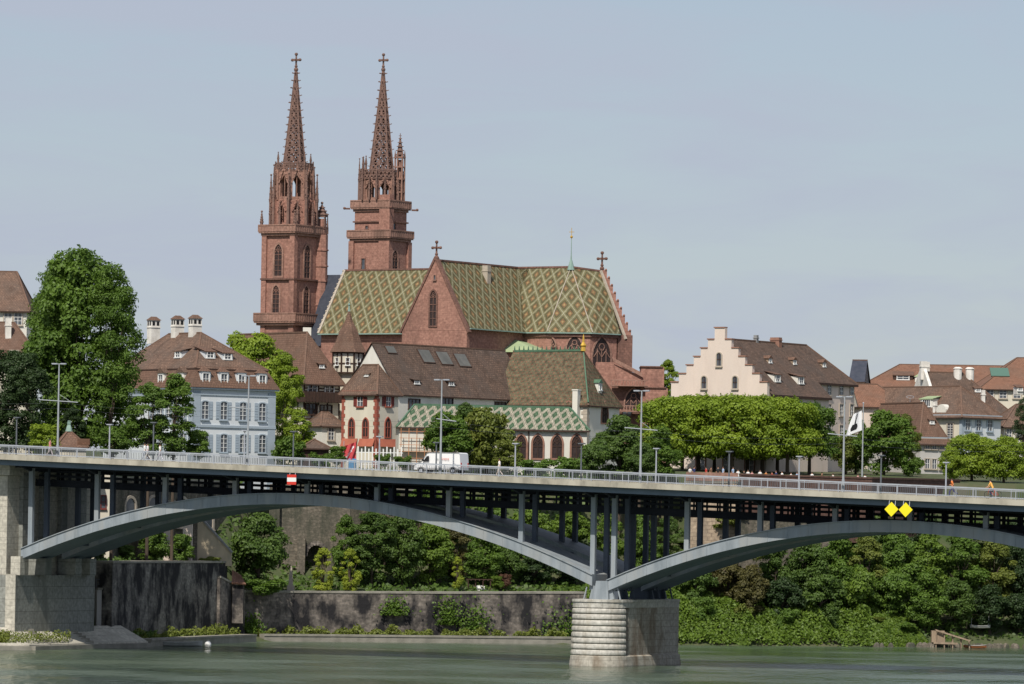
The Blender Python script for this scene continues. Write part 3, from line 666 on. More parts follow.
class House:
    def __init__(s, name, label, cat, px0, pye, d, al, px1, depth=None, pxl=None, zb=None, group=None, wallm='cream', drop=None):
        s.al = al; s.A = dirv(al); s.Bd = dirv(al + 90); s.O = W(px0, pye, d); s.ze = s.O.z
        s.La = along(s.O, s.A, px1); s.Lb = depth if depth else along(s.O, s.Bd, pxl)
        s.zb = zb if zb is not None else 17.0
        s.nf = -s.Bd; s.nl = -s.A; s.nr = s.A
        s.root = empty(name, Vector((s.O.x, s.O.y, max(s.zb, 19))), label, cat, group)
        mb = MB(); q = [s.p(0, 0), s.p(s.La, 0), s.p(s.La, s.Lb), s.p(0, s.Lb)]
        mb.prism([(v.x, v.y) for v in q], s.zb, s.ze); s.wall = mb.build('wall', M[wallm], s.root)
    def p(s, a, b, z=None): v = s.O + s.A * a + s.Bd * b; v.z = s.ze if z is None else z; return v
    def front(s, px, py): return hit(px, py, s.O, s.nf)
    def left(s, px, py): return hit(px, py, s.O, s.nl)
    def right(s, px, py): return hit(px, py, s.p(s.La, 0), s.nr)
    def ridge_z(s, px, py, a, b): return zat(px, py, s.p(a, b).y)
    def roof(s, rise_px, tile='tile', kind='B', h0=0.0, h1=0.0, ov=.5, z0=None, inset=(0, 0, 0, 0), name='roof', gable='cream'):
        """kind B: ridge runs in depth; A: ridge runs along the front. h0/h1: how far each ridge end stands in (0 = gable). rise_px: (px, py) of a ridge end"""
        ze = s.ze if z0 is None else z0; i0, i1, j0, j1 = inset
        a0, a1, b0, b1 = i0, s.La - i1, j0, s.Lb - j1; mb = MB()
        if kind == 'B':
            am = (a0 + a1) / 2; r0, r1 = (am, b0 + h0), (am, b1 - h1); zr = s.ridge_z(*rise_px, *r0); half = (a1 - a0) / 2
        else:
            bm = (b0 + b1) / 2; r0, r1 = (a0 + h0, bm), (a1 - h1, bm); zr = s.ridge_z(*rise_px, *r0); half = (b1 - b0) / 2
        dz = ov * (zr - ze) / half; zo = ze - dz * .8 + .03; s.zr = zr; s.r0, s.r1 = r0, r1
        c = [s.p(a0 - ov, b0 - ov, zo), s.p(a1 + ov, b0 - ov, zo), s.p(a1 + ov, b1 + ov, zo), s.p(a0 - ov, b1 + ov, zo)]
        e0 = -ov * .6 if not h0 else 0; e1 = -ov * .6 if not h1 else 0
        if kind == 'B': p0, p1 = s.p(r0[0], r0[1] + e0, zr), s.p(r1[0], r1[1] - e1, zr); F4 = ((c[0], c[1], p0), (c[1], c[2], p1, p0), (c[2], c[3], p1), (c[3], c[0], p0, p1)); ends = (0, 2)
        else: p0, p1 = s.p(r0[0] + e0, r0[1], zr), s.p(r1[0] - e1, r1[1], zr); F4 = ((c[0], c[1], p1, p0), (c[1], c[2], p1), (c[2], c[3], p0, p1), (c[3], c[0], p0)); ends = (3, 1)
        hh = {ends[0]: h0, ends[1]: h1}
        for k, f_ in enumerate(F4):
            if k in hh and not hh[k]:       # a gable wall instead of a hip
                q0, q1 = ((a0, b0), (a1, b0)) if k == 0 else ((a1, b0), (a1, b1)) if k == 1 else ((a1, b1), (a0, b1)) if k == 2 else ((a0, b1), (a0, b0))
                rr = r0 if k == ends[0] else r1
                rr = (rr[0], b0) if (kind == 'B' and k == 0) else (rr[0], b1) if kind == 'B' else (a1, rr[1]) if k == 1 else (a0, rr[1])
                gb = MB(); gb.extrude([s.p(*q0, ze), s.p(*q1, ze), s.p(*rr, zr - .1)], -(s.nf if k == 0 else s.nr if k == 1 else -s.nf if k == 2 else s.nl) * .3); gb.build('gable', M[gable], s.root)
            else: roof_face(mb, f_)
        # underside and edge
        d_ = Vector((0, 0, -.16)); 
        for k in range(4): mb.face([c[k] + d_, c[(k + 1) % 4] + d_, c[(k + 1) % 4], c[k]], 1)
        mb.face([v + d_ for v in c][::-1], 1)
        if not h0 or not h1:
            for k, f_ in enumerate(F4):
                if not (k in hh and not hh[k]): mb.face([Vector(q) - Vector((0, 0, .14)) for q in f_][::-1], 1)
        # ridge and hip caps
        o = mb.build(name, [M[tile], M['timber']], s.root)
        rb = MB(); rb.bar(p0, p1, .24, .16)
        for k, (pp, ca, cb) in enumerate(((p0, c[0], c[1] if kind == 'B' else c[3]), (p1, c[2], c[3] if kind == 'B' else c[1]))):
            if (h0, h1)[k]: rb.bar(pp, ca, .22, .14); rb.bar(pp, cb, .22, .14)
        rb.build('ridge_tiles', M[tile + ''] if False else M['tilecap'], o)
        s.planes = {}
        s.planes['front'] = (c[0], (c[1] - c[0]).cross(p0 - c[0]).normalized()); s.planes['left'] = (c[0], (p0 - c[0]).cross(c[3] - c[0]).normalized()); s.planes['right'] = (c[1], (c[2] - c[1]).cross(p1 - c[1]).normalized())
        return o
    def on_roof(s, px, py, pl): return hit(px, py, *s.planes[pl])
M['tilecap'] = mat('ridge_cap_tiles', (.17, .10, .07), .85, (.12, .075, .055), 3)
DC = {}
def dormer(root, P, deg, w=1.3, h=1.3, ln=2.2, wm='white', tile='tile', kind='hip', glass=True, sur='framew', bars=(1, 1)):
    """P: middle of the foot of its front"""
    key = ('d', w, h, ln, wm, tile, kind)
    if key not in DC:
        b = MB(); b.box(-w / 2, w / 2, 0, ln, -.5, h); m1 = b.mesh('dormer', M[wm])
        r = MB(); o = .16; z = h + .003
        if kind == 'hip':
            c = [(-w / 2 - o, -o, z), (w / 2 + o, -o, z), (w / 2 + o, ln, z), (-w / 2 - o, ln, z)]; ra, rb_ = (0, w * .4, z + w * .42), (0, ln, z + w * .42)
            roof_face(r, [c[0], c[1], ra]); roof_face(r, [c[1], c[2], rb_, ra]); roof_face(r, [c[3], c[0], ra, rb_]); r.face([c[3], c[2], c[1], c[0]])
        elif kind == 'gable':
            c = [(-w / 2 - o, -o, z), (w / 2 + o, -o, z), (w / 2 + o, ln, z), (-w / 2 - o, ln, z)]; ra, rb_ = (0, -o, z + w * .45), (0, ln, z + w * .45)
            roof_face(r, [c[1], c[2], rb_, ra]); roof_face(r, [c[3], c[0], ra, rb_]); r.face([c[0], c[1], ra]); r.face([c[3], c[2], c[1], c[0]])
        else:
            c = [(-w / 2 - o, -o, z), (w / 2 + o, -o, z), (w / 2 + o, ln, z + ln * .25), (-w / 2 - o, ln, z + ln * .25)]; roof_face(r, c); r.face([(q[0], q[1], q[2] - .12) for q in c][::-1])
            r.face([(c[0][0], c[0][1], z - .12), (c[1][0], c[1][1], z - .12), c[1], c[0]])
        DC[key] = (m1, r.mesh('dormer_roof', M[tile]))
    m1, m2 = DC[key]; d = place(m1, 'dormer', root, P, R(deg))
    q = bpy.data.objects.new('dormer_roof', m2); sc.collection.objects.link(q); q.parent = d
    fm, pm = win_meshes('rect', w * .62, h * .72, sur, 'framew', .06, bars)
    f_ = bpy.data.objects.new('window', fm); sc.collection.objects.link(f_); f_.parent = d; f_.location = (0, 0, h * .5)
    g_ = MB(); g_.box(-w * .31, w * .31, -.012, -.002, h * .5 - h * .36, h * .5 + h * .36)
    key2 = ('g', w, h)
    if key2 not in DC: DC[key2] = g_.mesh('pane', M['glass'])
    g2 = bpy.data.objects.new('pane', DC[key2]); sc.collection.objects.link(g2); g2.parent = d
    return d
def chimney(root, P, deg, w=1.1, dp=.8, h=2.0, m='chim', cap='tile', arches=False):
    """P: middle of its foot (sunk in the roof)"""
    A_, B_ = dirv(deg), dirv(deg + 90); P = Vector(P)
    mb = MB(); mb.ebox(P - A_ * w / 2 - B_ * dp / 2 - Z3 * .8, A_ * w, B_ * dp, (0, 0, h + .8)); 
    mb.ebox(P - A_ * (w / 2 + .07) - B_ * (dp / 2 + .07) + Z3 * (h * .55), A_ * (w + .14), B_ * (dp + .14), (0, 0, .12))
    o = mb.build('chimney', M[m], root)
    if arches:
        op = MB()
        for k in (-1, 1): op.ebox(P + A_ * (k * w * .24 - w * .14) - B_ * (dp / 2 + .012) + Z3 * (h * .68), A_ * w * .28, B_ * .01, (0, 0, h * .26))
        for k in (-1, 1): op.ebox(P - A_ * (w / 2 + .012) + B_ * (k * dp * .24 - dp * .14) + Z3 * (h * .68), A_ * .01, B_ * dp * .28, (0, 0, h * .26))
        op.build('flue_opening', M['black'], o)
    cp = MB(); a = P - A_ * (w / 2 + .12) - B_ * (dp / 2 + .12) + Z3 * (h + .003)
    if cap:
        ax, ay = A_ * (w + .24), B_ * (dp + .24); t_ = P + Z3 * (h + .45)
        roof_face(cp, [a, a + ax, t_ + A_ * w * .3, t_ - A_ * w * .3]); roof_face(cp, [a + ax + ay, a + ay, t_ - A_ * w * .3, t_ + A_ * w * .3]); roof_face(cp, [a + ax, a + ax + ay, t_ + A_ * w * .3]); roof_face(cp, [a + ay, a, t_ - A_ * w * .3])
        cp.face([a + ay, a + ax + ay, a + ax, a]); cp.build('chimney_cap', M[cap], o)
    return o

# ================================================================ THE CATHEDRAL
EA = -33.0; e_, n_ = dirv(EA), dirv(EA + 90)
C0 = W(518, 268, 750)
cath = empty('cathedral', Vector((C0.x, C0.y, 20)), 'red sandstone gothic cathedral with two openwork spires and a diamond patterned glazed tile roof', 'cathedral')
wn_, wt_ = 6.1, 5.35
Lw = along(C0, -e_, 345); Ls = along(C0, -n_, 437); Le = along(C0, e_, 571)
zr = C0.z
Sv = C0 - n_ * wn_
zen = zat(400, 330.5, (Sv - e_ * 10).y)
zet = zen
rise = zr - zen
def cp(a, b, z): v = C0 + e_ * a + n_ * b; v.z = z; return v
# --- walls
mb = MB()
mb.prism([tuple(cp(-Lw, -wn_ + .35, 0).xy), tuple(cp(6, -wn_ + .35, 0).xy), tuple(cp(6, wn_ - .35, 0).xy), tuple(cp(-Lw, wn_ - .35, 0).xy)], 18, zen + .1)
mb.build('nave_wall', M['sand'], cath)
mb = MB()
mb.prism([tuple(cp(-wt_ + .35, -Ls, 0).xy), tuple(cp(wt_ - .35, -Ls, 0).xy), tuple(cp(wt_ - .35, Ls - 3, 0).xy), tuple(cp(-wt_ + .35, Ls - 3, 0).xy)], 18, zen + .1)
mb.build('transept_wall', M['sand'], cath)
# aisle with lean-to roof and sandstone band
mb = MB(); mb.ebox(cp(-Lw - 1, -wn_ - 5.0, 18), e_ * (Lw - 4.5), n_ * 5.5, (0, 0, zen - 18 - 6.6)); mb.build('aisle_wall', M['sandlite'], cath)
mb = MB(); zz = zen - 6.58; roof_face(mb, [cp(-Lw - 1, -wn_ - 5.4, zz), cp(-5.5, -wn_ - 5.4, zz), cp(-5.5, -wn_ + .3, zen - 4.5), cp(-Lw - 1, -wn_ + .3, zen - 4.5)]); mb.build('aisle_roof', M['tile4'], cath)
# --- roofs
def eave(a, b, z=None): return cp(a, b, (zen - .25) if z is None else z)
rb = MB(); ov = .35
roof_face(rb, [eave(-Lw, -wn_ - ov), eave(2, -wn_ - ov), cp(2, 0, zr), cp(-Lw, 0, zr)]); roof_face(rb, [eave(-Lw, wn_ + ov), eave(2, wn_ + ov), cp(2, 0, zr), cp(-Lw, 0, zr)])
rb.build('nave_roof', M['lat'], cath)
mb = MB(); mb.face([eave(-Lw + .3, -wn_), cp(-Lw + .3, 0, zr - .3), eave(-Lw + .3, wn_)]); mb.build('west_gable', M['slate'], cath)
rb = MB()
roof_face(rb, [eave(wt_ + ov, -Ls + .1), eave(wt_ + ov, Ls - 3), cp(0, Ls - 3, zr), cp(0, -Ls + .1, zr)]); roof_face(rb, [eave(-wt_ - ov, -Ls + .1), eave(-wt_ - ov, Ls - 3), cp(0, Ls - 3, zr), cp(0, -Ls + .1, zr)])
rb.build('transept_roof', M['lat'], cath)
# choir with polygonal end
Pa = cp(Le, 0, zr)
Ls0 = along(eave(0, -wn_ - ov), e_, 547); E0 = eave(Ls0, -wn_ - ov)
d1 = dirv(-7); E1 = E0 + d1 * along(E0, d1, 592.5); d2 = dirv(38); E2 = E1 + d2 * along(E1, d2, 620); d3 = dirv(82); E3 = E2 + d3 * 5.5; E4 = eave(Ls0, wn_ + ov)
dg = dirv(12); Lg = along(Pa, dg, 602); G = Pa + dg * Lg; G.z = zat(602, 271.5, G.y)
rb = MB()
roof_face(rb, [eave(0, -wn_ - ov), E0, Pa, cp(0, 0, zr)])
roof_face(rb, [E0, E1, Pa]); roof_face(rb, [E1, E2, G, Pa]); roof_face(rb, [E2, E3, G]); roof_face(rb, [E3, E4, Pa, G]); roof_face(rb, [eave(0, wn_ + ov), E4, Pa, cp(0, 0, zr)])
o = rb.build('choir_roof', M['lat'], cath)
mb = MB()
for a, b in ((Pa, E0), (Pa, E1)): mb.bar(Vector(a) + Z3 * .05, Vector(b) + Z3 * .05, .10, .10)
mb.build('hip_tiles', M['stonel'], o)
mb = MB(); mb.bar(cp(-Lw, 0, zr + .05), Pa + Z3 * .05, .3, .25); mb.bar(cp(0, -Ls, zr + .05), cp(0, Ls - 3, zr + .05), .3, .25); mb.bar(Pa + Z3 * .05, G + Z3 * .05, .3, .25); mb.build('ridge_capping', M['sanddark'], cath)
mb = MB(); mb.bar(eave(-Lw, -wn_ - ov), cp(-Lw, 0, zr), .35, .35)
for k in range(14): 
    q = eave(-Lw, -wn_ - ov).lerp(cp(-Lw, 0, zr), (k + .5) / 14); mb.ball(q + Z3 * .3 - e_ * .15, .16)
mb.build('verge_coping', M['stonel'], cath)
gt = MB()
for a, b in ((eave(-Lw, -wn_ - ov - .1), eave(-wt_, -wn_ - ov - .1)), (eave(wt_ + ov + .1, -Ls), eave(wt_ + ov + .1, -wn_)), (eave(wt_, -wn_ - ov - .1), E0), (E0, E1), (E1, E2), (E2, E3)):
    gt.bar(Vector(a) - Z3 * .1, Vector(b) - Z3 * .1, .22, .16)
gt.build('gutter', M['copper'], cath)
# choir walls
ce = Vector(((E0.x + E3.x) / 2, (E0.y + E3.y) / 2, 0))
def inn(v, k=.5): return tuple((Vector((v.x, v.y, 0)) + (Vector((cp(3, 0, 0).x, cp(3, 0, 0).y, 0)) - Vector((v.x, v.y, 0))).normalized() * k).xy)
mb = MB(); mb.prism([tuple(cp(0, -wn_ + .35, 0).xy), inn(E0), inn(E1), inn(E2), inn(E3), tuple(cp(0, wn_, 0).xy)], 18, zen); mb.build('choir_wall', M['sand'], cath)
mb = MB(); 
for a, b in ((cp(1, -wn_ + .2, 0), Vector((*inn(E0, .35), 0))), (Vector((*inn(E0, .35), 0)), Vector((*inn(E1, .35), 0))), (Vector((*inn(E1, .35), 0)), Vector((*inn(E2, .35), 0)))):
    for z in (zen - .65,): mb.bar(Vector((a.x, a.y, z)), Vector((b.x, b.y, z)), .3, .45)
mb.build('cornice', M['sanddark'], cath)
# east stone gable with stepped coping
mb = MB(); K = W(629, 340, E2.y + .6)
seg = 9
for k in range(seg):
    q0 = G.lerp(K, k / seg); q1 = G.lerp(K, (k + 1) / seg)
    mb.ebox(Vector((q0.x - .1, q0.y - .2, q1.z - .5)), (q1.x - q0.x + .38, 0, 0), (0, .9, 0), (0, 0, (q0.z - q1.z) + .55 + .15))
    mb.ball(Vector((q1.x + .12, q1.y + .2, q0.z + .25)), .17)
mb.bar(G + Vector((-.15, -.3, .1)), K + Vector((-.45, -.3, .1)), .28, .3, 1)
mb.build('east_gable', [M['sand'], M['stonel']], cath)
mb = MB(); kx = W(624, 345, E2.y + .4); mb.ebox(Vector((kx.x - .9, kx.y, 20)), (2.1, 0, 0), (0, 1.6, 0), (0, 0, kx.z - 20 + 1.4)); mb.build('buttress', M['sanddark'], cath)
def cross(root, P, h, m='sanddark', name='cross_finial'):
    P = Vector(P); mb = MB(); r = h * .06
    mb.cyl(P, P + Z3 * h, r, r * .7, 6); mb.ball(P + Z3 * h * .12, r * 2.1); mb.ball(P + Z3 * h * .3, r * 1.5); mb.ball(P + Z3 * h * .98, r * 1.6)
    c = P + Z3 * h * .66; mb.bar(c - e_ * h * .26, c + e_ * h * .26, r * 1.8, r * 1.8); mb.bar(c - n_ * h * .16, c + n_ * h * .16, r * 1.8, r * 1.8)
    for sg in (-1, 1): mb.ball(c + e_ * (h * .26 * sg), r * 1.5)
    return mb.build(name, M[m], root)
cross(cath, G + Z3 * .1, 2.6)
# transept south gable
gp = cp(0, -Ls, 0); mb = MB()
gf = -Ls - .35
mb.extrude([cp(-wt_ - .1, gf, zen - .6), cp(wt_ + .1, gf, zen - .6), cp(0, gf, zr + .2)], n_ * .6); mb.extrude([cp(-wt_ - .1, gf, 18), cp(wt_ + .1, gf, 18), cp(wt_ + .1, gf, zen - .62), cp(-wt_ - .1, gf, zen - .62)], n_ * .7)
mb.build('transept_gable', M['sandg'] if 'sandg' in M else M['sand'], cath)
mb = MB(); mb.bar(cp(-wt_ - .4, gf + .2, zen - .9), cp(0, gf + .2, zr + .45), .7, .3); mb.bar(cp(wt_ + .4, gf + .2, zen - .9), cp(0, gf + .2, zr + .45), .7, .3); mb.build('gable_coping', M['sanddark'], cath)
cross(cath, cp(0, gf + .2, zr + .1), 2.5)
tgP = cp(0, gf, 0); tgn = -n_
window(cath, hit(433.3, 308, tgP, tgn), EA, 'lancet', 1.05, 4.9, 'sanddark', 'sanddark', .22, (1, 4))
window(cath, hit(435, 277.5, tgP, tgn), EA, 'rect', .3, .6, 'sandlite', 'sanddark', .1, (0, 0))
# chimney on the transept roof
chimney(cath, hit(486.5, 279, cp(wt_, -Ls, zen), (cp(0, -Ls, zr) - cp(wt_, -Ls, zen)).cross(n_).normalized() * -1), EA, .9, .9, 1.9, 'stonel', None)
# spirelet on the choir end
mb = MB(); mb.lathe(Pa, [(.55, -.4), (.30, .5), (.10, 1.2), (.06, 2.2), (.045, 4.0)], 8); mb.build('ridge_spirelet', M['copper'], cath)
mb = MB(); mb.cyl(Pa + Z3 * 4, Pa + Z3 * 5.6, .05, .04, 5); mb.ball(Pa + Z3 * 4.3, .2); mb.bar(Pa + Z3 * 5.0 - e_ * .4, Pa + Z3 * 5.0 + e_ * .4, .08, .08); mb.build('gilded_star', M['gold'], cath)
# choir windows
fS = lambda px, py: hit(px, py, cp(0, -wn_ + .35, 0), -n_)
window(cath, fS(551.5, 347), EA, 'lancet', 1.4, 2.6, 'sandlite', 'sandlite', .2, (1, 1))
a0, a1 = Vector((*inn(E0), 0)), Vector((*inn(E1), 0)); nn = (a1 - a0).cross(Z3).normalized(); dgg = math.degrees(math.atan2((a1 - a0).y, (a1 - a0).x))
window(cath, hit(574.5, 348.5, a0, nn), dgg, 'lancet', 2.2, 3.6, 'sandlite', 'sandlite', .22, (2, 0))
a0, a1 = Vector((*inn(E1), 0)), Vector((*inn(E2), 0)); nn = (a1 - a0).cross(Z3).normalized(); dgg = math.degrees(math.atan2((a1 - a0).y, (a1 - a0).x))
window(cath, hit(601.5, 352.5, a0, nn), dgg, 'lancet', 3.2, 4.3, 'sandlite', 'sandlite', .25, (3, 0))
# small green gable roof against the choir
mb = MB(); q = [W(490, 352, 738), W(541, 352, 735), W(513, 338.5, 741)]; mb.extrude(q, Vector((2.0, 4.5, 0))); mb.build('chapel_roof', M['copperl'], cath)
mb = MB(); a0, a1 = W(494, 352, 738.5), W(537, 352, 735.8); mb.hexa([(a0.x, a0.y, 18), (a1.x, a1.y, 18), (a1.x + 1.9, a1.y + 4.3, 18), (a0.x + 1.9, a0.y + 4.3, 18)], [(a0.x, a0.y, a0.z - .02), (a1.x, a1.y, a1.z - .02), (a1.x + 1.9, a1.y + 4.3, a1.z - .02), (a0.x + 1.9, a0.y + 4.3, a0.z - .02)]); mb.build('chapel_wall', M['sand'], cath)
# ambulatory, flying buttress, galleries and the block to the right
X0 = W(610, 400, 726)
def rbx(name, pxa, pxb, pya, pyb, d, dp, m_, **k):
    a, b = W(pxa, pya, d), W(pxb, pyb, d); mb = MB(); mb.box(a.x, b.x, d, d + dp, b.z, a.z); return mb.build(name, M[m_], cath)
rbx('ambulatory', 612, 645, 386, 520, 728, 8, 'sanddark')
rbx('ambulatory_upper', 596, 622, 362, 390, 729.5, 6, 'sand')
mb = MB(); a, b, c, d_ = W(612, 357, 727), W(613.5, 361.5, 727), W(643, 377.5, 727), W(641.5, 372.5, 727); mb.extrude([b, c, d_, a], (0, .8, 0)); mb.build('flying_buttress', M['sandlite'], cath)
mb = MB(); a, b, c, d_ = W(614, 364, 727.4), W(618, 386, 727.4), W(643, 386, 727.4), W(643, 377, 727.4); mb.extrude([a, b, c, d_][::-1], (0, .5, 0)); mb.build('buttress_wall', M['sand'], cath)
for nm, ya in (('gallery', 380.5), ('gallery', 406)):
    g = MB(); a, b = W(611, ya, 726.6), W(648, ya, 726.6); g.ebox((a.x, 726.4, a.z - .75), (b.x - a.x, 0, 0), (0, 1.3, 0), (0, 0, .14)); g.ebox((a.x, 726.4, a.z), (b.x - a.x, 0, 0), (0, .2, 0), (0, 0, .13))
    x = a.x
    while x < b.x - .1: g.box(x, x + .11, 726.42, 726.56, a.z - .65, a.z + .003); x += .42
    g.build(nm, M['sandlite'], cath)
window(cath, W(633.5, 399, 727.98), 0, 'lancet', 2.3, 2.9, 'sandlite', 'sandlite', .2, (2, 0))
window(cath, W(627, 412, 727.98), 0, 'rect', 1.2, 1.0, 'sanddark', 'sandlite', .1, (1, 0))
rbx('corner_tower', 641, 662, 367, 500, 727.5, 7, 'sand'); rbx('corner_tower_base', 645.5, 665.5, 388, 520, 726.4, 8, 'sand')
rbx('coping', 640.4, 662.6, 365.8, 367.4, 727.3, 7.4, 'sanddark'); rbx('coping', 644.6, 666, 386.8, 388.3, 726.2, 8.2, 'sanddark')

# --- towers
def oct_pts(c, r, ph=22.5, n=8): return [(c.x + r * math.cos(R(ph + EA + 360 / n * k)), c.y + r * math.sin(R(ph + EA + 360 / n * k))) for k in range(n)]
def pinnacle(root, P, h, r, m='spire'):
    P = Vector(P); mb = MB(); mb.cyl(P, P + Z3 * h * .45, r, r * .9, 4, ph=.4); mb.cyl(P + Z3 * h * .45, P + Z3 * h * .95, r * 1.1, r * .25, 4, ph=.4)
    for k in range(4):
        q = P + Z3 * h * (.5 + .11 * k); rr = r * (1.35 - .25 * k); mb.bar(q - e_ * rr, q + e_ * rr, r * .35, r * .4); mb.bar(q - n_ * rr, q + n_ * rr, r * .35, r * .4)
    mb.ball(P + Z3 * h * .97, r * .6, n=6); return mb.build('pinnacle', M[m], root)
def tower(px0, pxs, d0, lb, rows, label):
    O = W(px0, 300, d0); La = along(O, e_, pxs); C = O + e_ * La / 2 + n_ * lb / 2
    cx = pix(Vector((C.x, C.y, O.z)))[0]
    zz_ = lambda y: W(cx + (300 - y) * .0175, y, C.y).z
    t = MB(); prev = 18.0
    def q(hx, hy): return [tuple((C + e_ * a * hx + n_ * b * hy).xy) for a, b in ((-1, -1), (1, -1), (1, 1), (-1, 1))]
    return O, La, C, zz_, q
def gallery_sq(root, C, hx, hy, z0, z1, m='sandlite', name='gallery'):
    g = MB(); P = lambda a, b, z: Vector((C.x, C.y, z)) + e_ * a + n_ * b
    g.ebox(P(-hx, -hy, z0), e_ * 2 * hx, n_ * 2 * hy, (0, 0, .3)); g.ebox(P(-hx + .25, -hy + .25, z0 - .35), e_ * (2 * hx - .5), n_ * (2 * hy - .5), (0, 0, .345))
    for a0, b0, a1, b1 in ((-hx, -hy, hx, -hy), (hx, -hy, hx, hy), (hx, hy, -hx, hy), (-hx, hy, -hx, -hy)):
        g.bar(P(a0, b0, z1), P(a1, b1, z1), .26, .18); g.bar(P(a0, b0, (z0 + z1) / 2 + .1), P(a1, b1, (z0 + z1) / 2 + .1), .12, (z1 - z0) * .8)
        L = math.hypot(a1 - a0, b1 - b0); k = 0
        while k * .55 < L:
            f_ = k * .55 / L; g.cyl(P(a0 + (a1 - a0) * f_, b0 + (b1 - b0) * f_, z0 + .2), P(a0 + (a1 - a0) * f_, b0 + (b1 - b0) * f_, z1), .12, n=4); k += 1
    return g.build(name, M[m], root)
def gallery_oct(root, C, r, z0, z1):
    g = MB(); g.prism(oct_pts(C, r), z0, z0 + .25); g.prism(oct_pts(C, r * .88), z0 - .4, z0 - .003)
    p = oct_pts(C, r)
    for k in range(8):
        a, b = p[k], p[(k + 1) % 8]; g.bar((*a, z1), (*b, z1), .2, .16); g.cyl((*a, z0), (*a, z1 + .35), .16, .1, 4)
        for j in range(4):
            f0, f1 = j / 4, (j + 1) / 4; A0 = (a[0] + (b[0] - a[0]) * f0, a[1] + (b[1] - a[1]) * f0); A1 = (a[0] + (b[0] - a[0]) * f1, a[1] + (b[1] - a[1]) * f1)
            g.bar((*A0, z0 + .2), (*A1, z1), .13, .17); g.bar((*A1, z0 + .2), (*A0, z1), .13, .17)
    return g.build('crown_gallery', M['spire'], root)
def lantern(root, C, r, z0, z1, name, solid=False):
    """octagon with a tall pointed opening in each side: the sky shows through"""
    g = MB(); p = oct_pts(C, r); H = z1 - z0
    for k in range(8):
        a, b = Vector((*p[k], 0)), Vector((*p[(k + 1) % 8], 0)); u = (b - a); L = u.length; u.normalize(); inn_ = Z3.cross(u) * .55
        wv = L * (.20 if not solid else .34)
        mid = (a + b) / 2
        for x0, x1 in ((0, wv), (L - wv, L)): g.ebox(a + u * x0 + Z3 * z0, u * (x1 - x0), inn_, (0, 0, H))
        g.ebox(a + u * wv + Z3 * (z1 - H * .14), u * (L - 2 * wv), inn_, (0, 0, H * .14)); g.ebox(a + u * wv + Z3 * z0, u * (L - 2 * wv), inn_, (0, 0, H * .12))
        # pointed head
        for sg, xx in ((1, wv), (-1, L - wv)):
            A_ = a + u * xx; tip = mid; zt = z1 - H * .14
            g.extrude([A_ + Z3 * (zt - H * .22), tip + Z3 * (zt + .01), A_ + Z3 * (zt + .01)], inn_ * .9)
        g.cyl(mid + inn_ * .4 + Z3 * (z0 + H * .1), mid + inn_ * .4 + Z3 * (z1 - H * .16), .07, n=4)
        g.cyl(a + Z3 * z0, a + Z3 * (z1 + .2), .3, .24, 4)
        # crocketed gable over each opening, leaning outward from the wall
        o_ = -inn_.normalized() * .12; gz0, gz1 = z1 - H * .42, z1 + H * .10
        for sg, xx in ((1, wv * .6), (-1, L - wv * .6)):
            q0 = a + u * xx + o_ + Z3 * gz0; q1 = mid + o_ + Z3 * gz1; g.bar(q0, q1, .16, .2)
            for j in range(1, 4): g.ball(q0.lerp(q1, j / 4) + Z3 * .16 + o_ * .5, .13, n=5)
        g.cyl(mid + o_ + Z3 * gz1, mid + o_ + Z3 * (gz1 + .8), .1, .03, 4)
        ap = (a - Vector((C.x, C.y, 0))).normalized(); g.bar(a - ap * 1.3 + Z3 * (z1 - .3), a + Z3 * (z1 - .3), .3, .3)
    g.prism(oct_pts(C, r + .12), z0 - .15, z0 + .1)
    return g.build(name, M['sand'] if solid else M['sandlite'], root)
def spire(root, C, r, z0, z1, nl):
    g = MB(); top = .13
    def P(k, z): rr = r + (top - r) * (z - z0) / (z1 - z0); a = R(22.5 + EA + 45 * k); return Vector((C.x + rr * math.cos(a), C.y + rr * math.sin(a), z))
    for k in range(8): g.cyl(P(k, z0), P(k, z1), .20, .08, 4)
    for j in range(nl):
        za, zb_ = z0 + (z1 - z0) * j / nl, z0 + (z1 - z0) * (j + 1) / nl
        for k in range(8):
            g.bar(P(k, za), P(k + 1, za), .14, .16); f_ = 1 - j / nl
            m1, m2 = P(k, za), P(k + 1, zb_); n1, n2 = P(k + 1, za), P(k, zb_)
            g.bar(m1, m2, .13, .13 + .09 * f_); g.bar(n1, n2, .13, .13 + .09 * f_)
    c = g
    for j in range(1, nl + 1):
        z = z0 + (z1 - z0) * (j - .35) / nl
        for k in range(8):
            p = P(k, z); dd = Vector((p.x - C.x, p.y - C.y, 0)).normalized(); c.bar(p, p + dd * .34 + Z3 * .06, .10, .10); c.ball(p + dd * .38 + Z3 * .1, .075, n=5)
    g.build('spire', M['spire'], root); f = cross(root, Vector((C.x, C.y, z1 - .1)), 2.6, 'spire')
